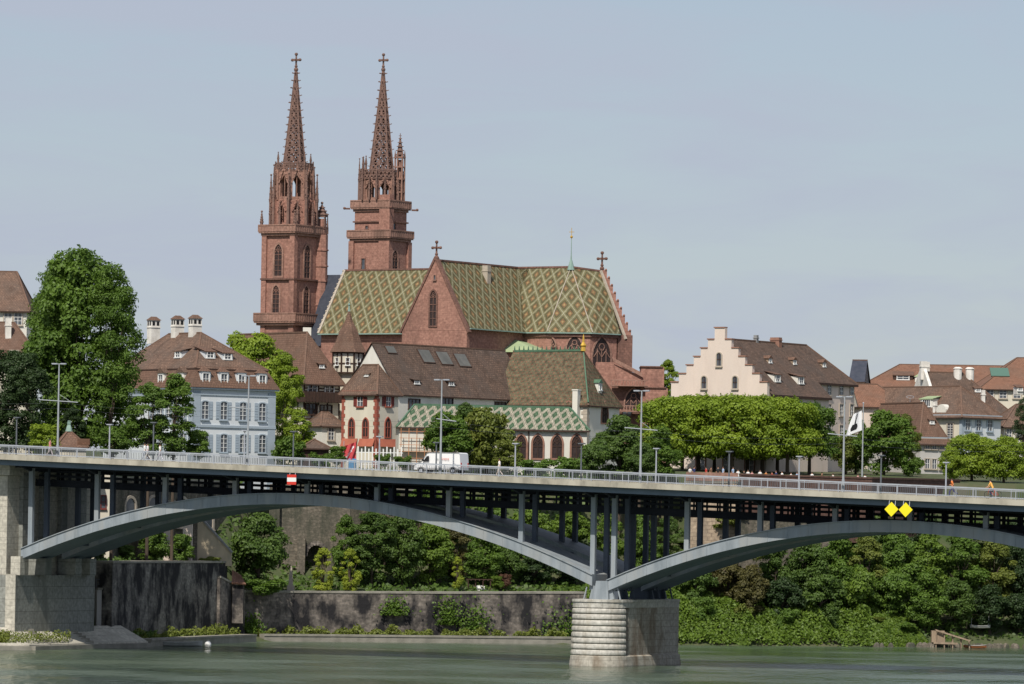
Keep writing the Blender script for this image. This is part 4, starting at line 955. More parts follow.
# left tower
O, La, C, zz, q = tower(263.2, 293, 765, 7.0, None, None); TT = cath
h = La / 2; hy = 3.5
t = MB(); t.prism(q(h + .1, hy + .1), 18, zz(322)); t.prism(q(h, hy), zz(322), zz(279)); t.prism(q(h - .05, hy - .05), zz(279), zz(234))
for ax in (-1, 1):
    for ay in (-1, 1):
        c = C + e_ * ax * (h - .15) + n_ * ay * (hy - .15); t.prism([tuple((c + e_ * a * .42 + n_ * b * .42).xy) for a, b in ((-1, -1), (1, -1), (1, 1), (-1, 1))], 18, zz(236))
t.build('tower_shaft', M['sand'], TT)
t = MB(); t.prism(q(h + .38, hy + .38), zz(281), zz(279.3)); t.build('string_course', M['sanddark'], TT)
gallery_sq(TT, C, h + 1.0, hy + .85, zz(324), zz(314.5)); gallery_sq(TT, C, h + .6, hy + .6, zz(234.5), zz(226.5))
for (px, py, hh, ww) in ((276.2, 299, 4.0, 1.15), (278.5, 260, 4.6, 1.3)): window(TT, hit(px, py, O - n_ * 0, -n_), EA, 'lancet', ww, hh, 'sandlite', 'sanddark', .28, (1, 5))
sE = O + e_ * La
for (px, py, hh, ww) in ((305.8, 300, 4.0, 1.2), (306.8, 261.5, 4.8, 1.4)): window(TT, hit(px, py, sE, e_), EA + 90, 'lancet', ww, hh, 'sandlite', 'sanddark', .28, (1, 5))
lantern(TT, C, 3.15, zz(226.5), zz(202), 'belfry', True); lantern(TT, C, 2.75, zz(201), zz(172), 'upper_belfry')
gallery_oct(TT, C, 2.8, zz(172), zz(164)); spire(TT, C, 1.62, zz(167), zz(71), 13)
for k in range(8):
    p_ = oct_pts(C, 3.45)[k]; pinnacle(TT, (*p_, zz(226)), zz(168) - zz(226) + (.5 if k % 2 else -.8), .27)
    p_ = oct_pts(C, 3.45, 0)[k]; pinnacle(TT, (*p_, zz(226)), zz(203) - zz(226), .22)
for k in (1, 3, 5, 7): p_ = oct_pts(C, 2.8)[k]; pinnacle(TT, (*p_, zz(166)), 1.9, .17)
for ax, ay in ((-1, -1), (1, -1), (1, 1), (-1, 1)):
    pinnacle(TT, C + e_ * ax * (h + .3) + n_ * ay * (hy + .3) + Z3 * (zz(234) - C.z), zz(212) - zz(234), .26)
tc_ = C + e_ * (h + .15) + n_ * (hy - .3); st = MB(); st.cyl(Vector((tc_.x, tc_.y, 18)), Vector((tc_.x, tc_.y, zz(234))), 1.0, .95, 8)
for y in (250, 266, 281, 305): st.cyl(Vector((tc_.x, tc_.y, zz(y))), Vector((tc_.x, tc_.y, zz(y) + .2)), 1.08, 1.08, 8)
st.cyl(Vector((tc_.x, tc_.y, zz(228))), Vector((tc_.x, tc_.y, zz(218))), .7, .65, 8); st.build('stair_turret', M['sand'], TT)
st = MB(); st.cyl(Vector((tc_.x, tc_.y, zz(216))), Vector((tc_.x, tc_.y, zz(203))), .95, .05, 6); st.ball(Vector((tc_.x, tc_.y, zz(202))), .2)
for k in range(3): st.cyl(Vector((tc_.x, tc_.y, zz(214 - 3.5 * k))), Vector((tc_.x, tc_.y, zz(213 - 3.5 * k))), 1.05 - .28 * k, 1.0 - .28 * k, 6)
for k in range(6):
    a = R(60 * k); o2 = Vector((math.cos(a), math.sin(a), 0)) * .85; st.cyl(Vector((tc_.x, tc_.y, zz(226))) + o2, Vector((tc_.x, tc_.y, zz(212))) + o2, .13, .03, 4)
st.build('turret_cap', M['spire'], TT)
for y, px in ((293, 321), (245, 322)):
    pass
mb = MB(); a = W(312, 331, C.y - 2); mb.ebox(Vector((a.x - 1.2, a.y - 3, a.z - .8)), (1.2, 0, 0), (0, 1, 0), (0, 0, 1.2)); mb.build('lean_to_house', M['white'], TT)
# right tower
O, La, C, zz, q = tower(350.7, 388.3, 789, 5.2, None, None); h = La / 2; hy = 2.6
t = MB(); t.prism(q(h, hy), 18, zz(240)); t.prism(q(h - .35, hy - .2), zz(240), zz(209))
c = C + e_ * (h - .85) - n_ * (hy - .35); t.prism([tuple((c + e_ * a * .95 + n_ * b * .55).xy) for a, b in ((-1, -1), (1, -1), (1, 1), (-1, 1))], 18, zz(196))
for ax, ay in ((-1, -1), (1, 1)):
    c = C + e_ * ax * (h - .1) + n_ * ay * (hy - .1); t.prism([tuple((c + e_ * a * .45 + n_ * b * .45).xy) for a, b in ((-1, -1), (1, -1), (1, 1), (-1, 1))], 18, zz(242))
t.build('tower_shaft', M['sand'], TT)
t = MB(); t.prism(q(h - .12, hy + .03), zz(223.2), zz(221.8)); t.build('string_course', M['sanddark'], TT)
gallery_sq(TT, C, h + .5, hy + .5, zz(239.5), zz(231.5)); gallery_sq(TT, C, h + .1, hy + .25, zz(210), zz(201.5))
g = MB()
for a_, b_ in ((-1, -1), (1, 1), (1, -1)): 
    g = MB(); c = Vector((C.x, C.y, zz(209.5))) + e_ * a_ * (h + .2) + n_ * b_ * (hy + .3); dd = (e_ * a_ + n_ * b_).normalized(); g.bar(c, c + dd * .8, .22, .25); g.ball(c + dd * .85 + Z3 * .05, .22); g.build('gargoyle', M['sanddark'], TT)
window(TT, hit(363.5, 264.5, O, -n_), EA, 'rect', .55, 1.7, 'sanddark', 'sanddark', .12, (0, 0)); sE = O + e_ * La
window(TT, hit(394.5, 261, sE, e_), EA + 90, 'lancet', 1.5, 3.2, 'sandlite', 'sanddark', .25, (1, 3)); window(TT, hit(367, 227.5, O + n_ * .2, -n_), EA, 'rect', .4, .4, 'sanddark', 'sanddark', .1, (0, 0)); window(TT, hit(393.5, 226.5, sE - e_ * .35, e_), EA + 90, 'rect', .8, .8, 'sanddark', 'sanddark', .1, (0, 0))
lantern(TT, C, 2.95, zz(201), zz(180), 'belfry'); gallery_oct(TT, C, 3.15, zz(180), zz(171)); 
g = MB(); g.prism(oct_pts(C, 2.9), zz(178), zz(172.5)); g.build('belfry_crown', M['sandlite'], TT)
spire(TT, C, 1.8, zz(172), zz(71), 12)
for k in range(8):
    p_ = oct_pts(C, 3.15, 0)[k]; pinnacle(TT, (*p_, zz(201)), zz(178) - zz(201), .2)
    p_ = oct_pts(C, 3.4)[k]; pinnacle(TT, (*p_, zz(201)), zz(175) - zz(201) + (2.6 if k in (4, 5) else .6), .2)
for k in (3, 4, 5): p_ = oct_pts(C, 2.8)[k]; pinnacle(TT, (*p_, zz(172)), 2.3, .19)
tc_ = C + e_ * 2.9 + n_ * .6; P_ = lambda y: Vector((tc_.x, tc_.y, zz(y))); st = MB()
for k in range(6):
    a = R(60 * k); o2 = Vector((math.cos(a), math.sin(a), 0)) * .72; st.cyl(P_(202) + o2, P_(158) + o2, .15, .13, 5); st.cyl(P_(158) + o2, P_(151) + o2, .17, .03, 4)
for y in (193, 180, 168, 158.5): st.cyl(P_(y), P_(y - 1.2), .85, .85, 6)
st.cyl(P_(202), P_(160), .3, .3, 6)
st.build('stair_turret', M['sandlite'], TT)
st = MB(); st.cyl(P_(158.5), P_(137), .6, .06, 6)
for k in range(5): st.cyl(P_(155 - 4 * k), P_(154.3 - 4 * k), .8 - .13 * k, .74 - .13 * k, 6)
st.cyl(P_(137), P_(133.5), .05, .05, 4); st.bar(P_(136) - e_ * .25, P_(136) + e_ * .25, .08, .08); st.build('turret_spirelet', M['spire'], TT)
# dark roof between nave and towers
mb = MB(); za = zr - .6; aa = -Lw - 3.2
roof_face(mb, [cp(aa, -wn_ + 1, zen - 2), cp(-Lw - .4, -wn_ + 1, zen - 2), cp(-Lw - .4, 0, za), cp(aa, 0, za)]); mb.build('west_roof', M['slate'], cath)
mb = MB(); mb.ebox(cp(aa, -wn_ + 1.2, 18), e_ * 3, n_ * 9, (0, 0, zen - 19.8)); mb.build('west_wall', M['sanddark'], cath)

# ================================================================ THE TOWN ON THE TERRACE
# ---- pale blue mansion with mansard roof
H = House('mansion', 'pale blue mansion with brown mansard roof, two rows of dormers and grey shutters', 'house', 193.5, 387.0, 600, 35, 275, depth=20, wallm='bluew'); rt = H.root
zc = H.ridge_z(194.7, 366, .9, .9); q4 = lambda i, z: [H.p(a, b, z) for a, b in ((-.45 + i, -.45 + i), (H.La + .45 - i, -.45 + i), (H.La + .45 - i, H.Lb + .45 - i), (-.45 + i, H.Lb + .45 - i))]
lo, hi = q4(0, H.ze), q4(1.25, zc); mb = MB()
for k in range(4): roof_face(mb, [lo[k], lo[(k + 1) % 4], hi[(k + 1) % 4], hi[k]])
mb.face([v - Z3 * .02 for v in lo][::-1], 1); mb.build('mansard', [M['tile4'], M['bluet']], rt)
H.roof((197.4, 332.5), 'tile', 'B', h0=H.La * .6, h1=H.La * .4, ov=.35, z0=zc, inset=(.9, .9, .9, .9))
mb = MB()
def band(y0, y1, out, m_=0, a0=0.0, a1=None):
    z1, z0 = H.front(230, y0).z, H.front(230, y1).z; a1 = H.La if a1 is None else a1
    mb.ebox(H.p(a0 - out, -out, z0), H.A * (a1 - a0 + 2 * out), H.Bd * out, (0, 0, z1 - z0)); mb.ebox(H.p(-out, 0.003, z0), H.A * out, H.Bd * (H.Lb - .003), (0, 0, z1 - z0))
band(387.2, 389.8, .38); band(394.5, 396, .1); band(425.5, 428, .13)
for a in (0, H.La - .85):
    mb.ebox(H.p(a - .08, -.08, 17), H.A * (.85 + .16), H.Bd * .085, (0, 0, H.ze - 17.4))
mb.ebox(H.p(-.085, -.08, 17), H.A * .08, H.Bd * 1.0, (0, 0, H.ze - 17.4))
mb.build('cornice', M['bluet'], rt)
for px in (204.8, 223.5, 242.7, 262.0):
    dy = (px - 204.8) * .055
    for y, hh in ((410 + dy * .6, 2.0), (443 + dy * .2, 2.0)): window(rt, H.front(px, y), 35, 'seg', .86, hh, 'bluet', 'framew', .12, (1, 3), shut='shutb')
for px in (184, 176.5, 169, 161, 153):
    for y in (409, 442): window(rt, H.left(px, y), -55, 'seg', 1.0, 2.0, 'bluet', 'framew', .16, (1, 3))
for px, y in ((205.5, 388.0), (223.7, 388.6), (241.3, 389.2), (262, 389.8)):
    P = H.front(px, y) - H.Bd * .02; P.z = H.ze + .1; dormer(rt, P, 35, 1.35, 1.75, 1.6, 'bluew', 'tile4', 'hip', bars=(1, 1))
for px in (180.5, 161.0):
    P = H.left(px, 388) - H.A * .02; P.z = H.ze + .1; dormer(rt, P, -55, 1.5, 1.6, 1.6, 'white', 'tile', 'gable')
for px, y in ((210.2, 358.5), (227.6, 360.0)): dormer(rt, H.on_roof(px, y, 'front'), 35, 1.4, .85, 2.6, 'bluew', 'tile4', 'shed')
dormer(rt, H.on_roof(178, 358, 'left'), -55, 1.6, .85, 2.6, 'bluew', 'tile', 'shed')
for px, y in ((195, 337), (177.5, 337), (153.5, 337)):
    b = along(H.p(H.La / 2, 0, H.zr), H.Bd, px + 0); P = H.p(H.La / 2, b, H.zr - .3); chimney(rt, P, 35, 1.2, 1.0, 1.95, 'chim', 'tile4', True)
# ---- brown roofs at the left edge
H = House('old_house', 'large old house with plain brown hipped roof at the left edge', 'house', -45, 308, 660, 0, 27, depth=13, wallm='white')
H.roof((10, 271.5), 'tile', 'A', h0=4, h1=2.0, ov=.5); window(H.root, H.front(8, 319), 0, 'rect', 1, 1.4); window(H.root, H.front(18, 319), 0, 'rect', 1, 1.4)
H = House('old_house', 'lower brown roofed house half hidden below the left edge roof', 'house', -40, 354, 640, 8, 36, depth=9, wallm='cream')
H.roof((4, 322), 'tile4', 'A', h0=2, h1=2.5); chimney(H.root, H.on_roof(8, 336, 'front'), 12, .7, .7, 2.2, 'chim', None); window(H.root, H.front(14, 357), 12, 'rect', 1, 1.5)
# ---- timber framed house
H = House('timber_house', 'brown roofed timber framed house with dark wooden balcony band below the tower', 'house', 304.5, 376.5, 642, 38, 339.5, pxl=222, wallm='cream'); rt = H.root
H.roof((305, 332), 'tile4', 'B', h0=H.La * .62, h1=0, ov=.55)
mb = MB()
zt, z1, z0 = H.ze - .15, H.front(320, 392).z, H.front(320, 402.5).z
for k in range(6): mb.ebox(H.p(H.La * k / 5 - .09, -.06, z1), H.A * .18, H.Bd * .058, (0, 0, zt - z1))
for z in (zt - .1, z1, (zt + z1) / 2 - .5): mb.ebox(H.p(0, -.063, z), H.A * H.La, H.Bd * .05, (0, 0, .16))
for k in range(4): mb.ebox(H.p(H.La * k / 3 - .09, -.06, z0 - 3.6), H.A * .18, H.Bd * .058, (0, 0, 3.55))
mb.ebox(H.p(0, -.063, z0 - 2.1), H.A * H.La, H.Bd * .05, (0, 0, .16)); mb.bar(H.p(1.0, -.05, z0 - 2.0), H.p(2.2, -.05, z0 - .1), .12, .14)
for k in range(5): mb.ebox(H.p(-.06, H.Lb * k / 14 - .09, z1 - 4), H.A * .058, H.Bd * .18, (0, 0, zt - z1 + 4))
mb.build('timber_frame', M['timber'], rt)
mb = MB(); mb.ebox(H.p(-.5, -.75, z0), H.A * (H.La + .8), H.Bd * .74, (0, 0, z1 - z0)); mb.ebox(H.p(-.5, -.005, z0), H.A * .495, H.Bd * 5, (0, 0, z1 - z0))
for k in range(12): mb.ebox(H.p(-.3 + k * (H.La + .4) / 12, -.79, z0 + .1), H.A * .1, H.Bd * .035, (0, 0, z1 - z0 - .2))
mb.build('balcony', M['timber'], rt)
for px, y in ((312.2, 386.6), (329.3, 387.2)): window(rt, H.front(px, y), 38, 'rect', 1.35, 1.2, 'framew', 'framew', .07, (1, 2))
for px, y in ((311, 409), (325.8, 410.5)): window(rt, H.front(px, y), 38, 'rect', 1.7, 1.2, 'timber', 'timber', .1, (2, 1))
dormer(rt, H.on_roof(321.5, 368, 'front'), 38, .9, .55, 1.6, 'timber', 'tile4', 'shed')
H = House('lean_to', 'small white lean-to with brown roof under the timber balcony', 'outbuilding', 322, 424.5, 638, 30, 343, depth=4, wallm='white')
H.roof((330, 412), 'tile', 'A', h0=1, h1=1, ov=.35); window(H.root, H.front(331, 434), 30, 'rect', .8, 1.4)
# ---- turret with pointed roof
C = W(348, 372, 652); tu = empty('turret', Vector((C.x, C.y, 20)), 'small octagonal half timbered turret with tall pointed brown roof', 'turret'); zb_ = W(348, 373, 652).z; ze_ = W(348, 352.5, 652).z; zap = W(349.3, 309, 652).z
c8 = lambda r, z, ph=22.5: [Vector((C.x + r * math.cos(R(ph + 45 * k)), C.y + r * math.sin(R(ph + 45 * k)), z)) for k in range(8)]
mb = MB(); mb.prism([tuple(v.xy) for v in c8(2.0, 0)], zb_, ze_); mb.prism([tuple(v.xy) for v in c8(1.55, 0)], 20, zb_ - .003); mb.build('turret_wall', M['cream'], tu)
mb = MB(); p = c8(2.02, zb_)
for k in range(8):
    mb.cyl(p[k], p[k] + Z3 * (ze_ - zb_), .11, n=4); m_ = (p[k] + p[(k + 1) % 8]) / 2; mb.cyl(m_, m_ + Z3 * (ze_ - zb_), .08, n=4)
    for f_ in (.0, .45, .97): mb.bar(p[k] + Z3 * (ze_ - zb_) * f_, p[(k + 1) % 8] + Z3 * (ze_ - zb_) * f_, .12, .15)
mb.build('timber_frame', M['timber'], tu)
mb = MB(); prof = [(2.45, ze_), (1.75, ze_ + 1.2), (1.2, ze_ + 2.7), (.55, zap - 1.6), (.05, zap)]
for (r0, z0), (r1, z1) in zip(prof, prof[1:]):
    a, b = c8(r0, z0), c8(r1, z1)
    for k in range(8): roof_face(mb, [a[k], a[(k + 1) % 8], b[(k + 1) % 8], b[k]])
mb.face(c8(2.45, ze_ - .005)[::-1]); mb.build('turret_roof', M['tile4'], tu)
mb = MB(); mb.cyl((C.x, C.y, zap - .3), (C.x, C.y, zap + .5), .16, .08, 6); mb.ball((C.x, C.y, zap + .55), .16); mb.cyl((C.x, C.y, zap + .6), (C.x, C.y, zap + 1.5), .04, .03, 4); mb.build('finial', M['copper'], tu)
for k in (4, 5, 6, 7):
    a, b = c8(2.0, 0)[k], c8(2.0, 0)[(k + 1) % 8]; m_ = (a + b) / 2; m_.z = (zb_ + ze_) / 2 + .1; dg_ = math.degrees(math.atan2((b - a).y, (b - a).x)); window(tu, m_ + dirv(dg_ - 90) * .01, dg_, 'rect', .5, .85, 'framew', 'framew', .05, (0, 1))
# ---- house with red corner stones
H = House('corner_house', 'white house with red corner stones, red pointed windows and orange awnings', 'house', 377, 390.5, 634, 50, 398.5, pxl=342.5, wallm='cream'); rt = H.root
H.roof((377, 364.5), 'tile', 'B', h0=1.6, h1=1.5, ov=.4)
for (a, b) in ((0, 0), (0, H.Lb)):
    mb = MB(); z = 20
    k = 0
    while z < H.ze - .4:
        w_ = .5 if k % 2 else .32; mb.ebox(H.p(a - .05, b - (.05 if b == 0 else w_), z), H.A * (w_ + .05), H.Bd * (w_ + .05), (0, 0, .44)); z += .47; k += 1
    mb.build('corner_stones', M['redst'], rt)
mb = MB(); mb.ebox(H.p(-.12, -.12, H.ze - .25), H.A * (H.La + .12), H.Bd * .115, (0, 0, .24)); mb.ebox(H.p(-.12, 0, H.ze - .25), H.A * .115, H.Bd * H.Lb, (0, 0, .24)); mb.build('cornice', M['redst'], rt)
window(rt, H.left(360.5, 401.5), -40, 'rect', .95, 1.15, 'redst', 'framew', .09, (1, 1), shut='shutr'); window(rt, H.front(388, 401.5), 50, 'rect', .95, 1.15, 'redst', 'framew', .09, (1, 1), shut='shutr')
for px in (351.8, 365.8): window(rt, H.left(px, 427.5), -40, 'lancet1', .8, 2.2, 'redst', 'redst', .14, (1, 1))
window(rt, H.front(387.5, 427.5), 50, 'lancet1', .9, 2.3, 'redst', 'redst', .14, (1, 1))
for k in range(2):
    a0, a1 = H.Lb * (.03 + .5 * k), H.Lb * (.47 + .5 * k); z1, z0 = H.left(360, 438.5).z, H.left(360, 446.5).z; mb = MB()
    mb.hexa([H.p(-.5, a1, z0), H.p(-.48, a1, z0 + .02), H.p(-.48, a0, z0 + .02), H.p(-.5, a0, z0)], [H.p(-.06, a1, z1), H.p(-.02, a1, z1), H.p(-.02, a0, z1), H.p(-.06, a0, z1)]); mb.build('awning', M['orange'], rt)
mb = MB(); mb.hexa([H.p(.1, -.5, z0), H.p(H.La, -.5, z0), H.p(H.La, -.48, z0), H.p(.1, -.48, z0)], [H.p(.1, -.06, z1), H.p(H.La, -.06, z1), H.p(H.La, -.02, z1), H.p(.1, -.02, z1)]); mb.build('awning', M['orange'], rt)
dormer(rt, H.on_roof(367, 376, 'left'), -40, .7, .3, 1.0, 'white', 'tile4', 'shed')
# ---- long brown-roofed hall
H = House('long_hall', 'long white hall with big dark brown roof, roof lights and white left gable', 'building', 398.5, 392, 641, 50, 530, depth=8.8, wallm='white'); rt = H.root
H.roof((371, 342.6), 'tile2', 'A', h0=0, h1=0, ov=.3, gable='white')
for px, y, w_, l_ in ((390.5, 350, .9, 1.2), (426, 356.5, 1.15, 2.1), (444, 358.5, 1.15, 2.1), (462, 360.5, 1.15, 2.1)):
    P, n = H.on_roof(px, y, 'front'), H.planes['front'][1]; n = n if n.z > 0 else -n; up = (n.cross(H.A)).normalized(); up = up if up.z > 0 else -up; mb = MB()
    mb.ebox(P - H.A * w_ - up * l_ / 2 - n * .05, H.A * w_ * 2, up * l_, n * .16); o = mb.build('roof_light', M['timber'], rt)
    g = MB(); g.ebox(P - H.A * (w_ - .1) - up * (l_ / 2 - .1) + n * .112, H.A * (w_ * 2 - .2), up * (l_ - .2), n * .01); g.build('pane', M['roofglass'], o)
for px, y in ((416.5, 384), (451, 385.5)): dormer(rt, H.on_roof(px, y, 'front'), 50, 1.3, .55, 1.4, 'timber', 'tile2', 'shed')
for px, y in ((414, 404), (447, 403), (500, 407)): window(rt, H.front(px, y), 50, 'rect', 2.0, 1.1, 'timber', 'timber', .1, (2, 0))
# ---- chapel with mottled roof
H = House('chapel', 'white chapel with green and brown mottled tile roof and pointed windows', 'chapel', 497, 402, 657.5, -26, 587, depth=9.6, wallm='white'); rt = H.root
H.roof((583.5, 352.2), 'latc', 'A', h0=0, h1=2.9, ov=.35, gable='white')
p0, p1 = H.p(0, H.Lb / 2, H.zr), H.p(H.La - 2.9, H.Lb / 2, H.zr)
mb = MB(); mb.bar(p0, p1 + Z3 * .1, .3, .25)
for k in range(16): q = p0.lerp(p1, k / 15); mb.cyl(q, q + Z3 * .62, .12, .03, 4)
mb.bar(p1, H.p(H.La + .3, -.3, H.ze), .16, .14); mb.build('ridge_cresting', M['greentrim'], rt)
mb = MB(); mb.lathe(p1, [(.35, 0), (.28, .5), (.4, .7), (.16, 1.1), (.1, 1.8), (.02, 2.1)], 8); mb.build('finial', M['gold'], rt)
nr_ = H.nr; hp = (H.p(H.La + .35, -.35, H.ze), (H.p(H.La + .35, H.Lb, H.ze) - H.p(H.La + .35, -.35, H.ze)).cross(p1 - H.p(H.La + .35, -.35, H.ze)).normalized())
dormer(rt, hit(600, 391, *hp), 64, 1.0, 1.3, 1.6, 'white', 'copperg', 'gable') if 'copperg' in M else dormer(rt, hit(600, 391, *hp), 64, 1.0, 1.0, 1.6, 'white', 'greentrim', 'gable')
window(rt, H.front(532, 407.5), -26, 'lancet1', 1.0, 1.5, 'stoneb', 'stoneb', .15, (0, 1)); window(rt, H.front(569, 407.5), -26, 'lancet1', 1.0, 1.5, 'stoneb', 'stoneb', .15, (0, 1))
window(rt, H.right(604.5, 412.5), 64, 'lancet', 1.9, 2.6, 'stoneb', 'timber', .15, (2, 1))
mb = MB(); k = 0; z = 20
while z < H.ze - .3: w_ = .75 if k % 2 else .5; mb.ebox(H.p(H.La - w_, -.06, z), H.A * (w_ + .06), H.Bd * (w_ + .06), (0, 0, .4)); z += .43; k += 1
mb.build('corner_stones', M['stonel'], rt)
mb = MB(); c = H.front(578, 400) - H.Bd * .9; zt_ = zat(578, 390.5, c.y); mb.ebox(Vector((c.x, c.y, 20)) - H.A * .35, H.A * .7, H.Bd * .85, (0, 0, zt_ - 20)); mb.ebox(Vector((c.x, c.y, zt_ + .002)) - H.A * .42 - H.Bd * .07, H.A * .84, H.Bd * .99, (0, 0, .15)); mb.build('buttress', M['white'], rt)
# ---- side aisle with the green and white patterned roof
O = W(399, 425.5, 629); al = 6; A_, B_ = dirv(al), dirv(al + 90); L_ = along(O, A_, 587); ai = empty('side_aisle', Vector((O.x, O.y, 20)), 'low white side aisle with vivid green and white zigzag roof', 'building')
mb = MB(); mb.prism([tuple((O + A_ * a + B_ * b).xy) for a, b in ((0, 0), (L_, 0), (L_, 4.6), (0, 4.6))], 18, O.z); mb.build('wall', M['white'], ai)
zt_ = zat(430, 405, (O + B_ * 4.2).y); mb = MB(); g0, g1 = O - A_ * .3 - B_ * .35 - Z3 * .2, O + A_ * (L_ + .3) - B_ * .35 - Z3 * .2; h0 = O + A_ * 2.2 + B_ * 4.4; h1 = O + A_ * (L_ - 1.6) + B_ * 4.4; h0.z = h1.z = zt_
roof_face(mb, [g0, g1, h1, h0]); roof_face(mb, [g1, O + A_ * (L_ + .3) + B_ * 4.6 - Z3 * .2, h1]); roof_face(mb, [O - A_ * .3 + B_ * 4.6 - Z3 * .2, g0, h0]); mb.build('roof', M['latg'], ai)
mb = MB(); mb.bar(h0, h1, .3, .3); mb.bar(g0, h0, .2, .2); mb.bar(g1, h1, .2, .2); mb.build('ridge_tiles', M['greentrim'], ai)
mb = MB(); mb.bar(g0 - Z3 * .08, g1 - Z3 * .08, .2, .2); mb.build('gutter', M['timber'], ai)
for px in (521, 537.7, 557, 576.5): window(ai, hit(px, 446.5, O, -B_), al, 'lancet', 1.2, 2.8, 'stoneb', 'timber', .22, (1, 1))
mb = MB(); P = hit(528.5, 450, O, -B_); mb.cyl((P.x, P.y - .1, 18), (P.x, P.y - .1, O.z), .08, n=5); mb.build('drain_pipe', M['timber'], ai)
# scaffold before the left end of the aisle
sf_ = empty('scaffold', Vector((O.x, O.y - 1, 20)), 'light scaffold of thin orange poles before the cream end of the side aisle', 'scaffold'); mb = MB()
for k in range(6): q = O + A_ * (.2 + k * .95) - B_ * .9; mb.cyl((q.x, q.y, 19), (q.x, q.y, O.z - .3), .045, n=4)
for k in range(7): z = 19.6 + k * (O.z - 20.3) / 6; q = O - B_ * .9; mb.bar((q.x, q.y, z), tuple((q + A_ * 5.0).xy) + (z,), .06, .06)
mb.build('poles', M['wood'] if 0 else mat('orange_scaffold_pole', (.52, .24, .12), .7), sf_)
mb = MB(); 
for k in (1, 3): z = 19.75 + k * (O.z - 20.3) / 6; q = O - B_ * .85; mb.ebox((q.x, q.y, z), A_ * 5.0, B_ * .7, (0, 0, .05))
mb.build('walk_boards', M['wood'], sf_)
# ---- stepped gable house
H = House('stepped_gable_house', 'tall pale pink house with white stepped gable and long brown roof', 'house', 673, 392, 700, -33, 768.6, depth=27, wallm='pink', zb=17); rt = H.root
rt_w = H.wall; bpy.data.objects.remove(rt_w)
La, Lb = H.La, H.Lb; zr_ = zat(727, 338.5, H.p(La / 2, 0).y); b1 = along(H.p(La, 0, H.ze), H.Bd, 829); fr_ = .30   # share of the slope where the rear eave stands
ar = La - (La / 2) * fr_; zrear = H.ze + (zr_ - H.ze) * fr_
mb = MB(); mb.prism([tuple(H.p(*q).xy) for q in ((0, 0), (La, 0), (La, b1), (ar, b1), (ar, Lb), (0, Lb))], 17, H.ze); mb.prism([tuple(H.p(*q).xy) for q in ((La * .3, b1 - 3), (ar, b1 - 3), (ar, Lb), (La * .3, Lb))], H.ze, zrear - .02); mb.build('wall', M['pink'], rt)
mb = MB(); ov = .4; dz = (zr_ - H.ze) / (La / 2); R0, R1 = H.p(La / 2, .2, zr_), H.p(La / 2, Lb - 4.5, zr_)
e0, e1 = H.p(La + ov, .2, H.ze - ov * dz * .8), H.p(La + ov, b1 + .2, H.ze - ov * dz * .8); f0, f1 = H.p(ar + ov, b1 + .2, zrear - ov * dz * .8), H.p(ar + ov, Lb + .4, zrear - ov * dz * .8)
roof_face(mb, [e0, e1, f0, f1, R1, R0]); l0, l1 = H.p(-ov, .2, H.ze - ov * dz * .8), H.p(-ov, Lb + .4, H.ze - ov * dz * .8); roof_face(mb, [l0, R0, R1, l1]); roof_face(mb, [f1, l1, R1])
for a, b in ((e0, e1), (e1, f0), (f0, f1)): mb.face([Vector(a) - Z3 * .3, Vector(b) - Z3 * .3, b, a], 1)
mb.build('roof', [M['tile2'], M['timber']], rt); H.planes = {'right': (e0, (e1 - e0).cross(R0 - e0).normalized())}
mb = MB(); mb.bar(R0, R1, .3, .2); mb.bar(R1, f1, .25, .2); mb.build('ridge_tiles', M['tilecap'], rt)
# gable
st = []; xs = [673, 680.6, 688.0, 695.2, 702.0, 709.0, 715.6]; ys = [382.5, 374.0, 365.5, 357.0, 348.5, 339.8, 328.2]
zs = [zat(x, y, H.front(x, y).y) for x, y in zip(xs, ys)]; aw = [(H.front(x, 380) - H.O).dot(H.A) for x in xs]
prof = [(aw[0], 17)]; 
for k in range(7): prof += [(aw[k], zs[k])] + ([(aw[k + 1], zs[k])] if k < 6 else [])
prof += [(La - a, z) for a, z in reversed(prof)]
mb = MB(); mb.extrude([H.p(a, -.45, z) for a, z in prof][::-1], H.Bd * .6); mb.build('stepped_gable', M['pink'], rt)
mb = MB()
for k in range(7):
    x0 = aw[k]; x1 = aw[k + 1] if k < 6 else La - aw[6]
    mb.ebox(H.p(x0 - .12, -.55, zs[k] + .003), H.A * (x1 - x0 + .1), H.Bd * .8, (0, 0, .16))
    if k < 6: mb.ebox(H.p(La - x1 + .02, -.55, zs[k] + .003), H.A * (x1 - x0 + .1), H.Bd * .8, (0, 0, .16))
mb.build('step_coping', M['stoneb'], rt)
for px, y, w_, hh in ((721, 359.5, .7, 1.7), (706, 382.5, .72, 1.6), (737, 382.5, .72, 1.6)): window(rt, H.front(px, y) + H.nf * .45, -33, 'arch', w_, hh, 'stonel', 'timber', .14, (1, 1))
for px in (703, 730, 752):
    for y, hh in ((462, 2.4), (436, 2.2), (410, 2.0)): window(rt, H.front(px - .5, y) + H.nf * .45, -33, 'rect', 1.3, hh, 'stoneb', 'framew', .16, (1, 2))
for px in (829, 841, 851.5):
    for y in (389.3, 410, 431): 
        P = hit(px, y, H.p(ar, 0), H.nr); window(rt, P, 57, 'rect', .95, 1.5, 'stonel', 'framew', .12, (1, 2))
for px, y in ((790, 402), (800, 404), (818, 407)): window(rt, H.right(px, y + 2), 57, 'rect', 1.0, 1.5, 'stonel', 'framew', .12, (1, 2))
for px, y in ((770, 363), (794.5, 364.5), (824, 367)): dormer(rt, H.on_roof(px, y, 'right'), 57, .95, .6, 1.6, 'wood', 'tile4', 'gable')
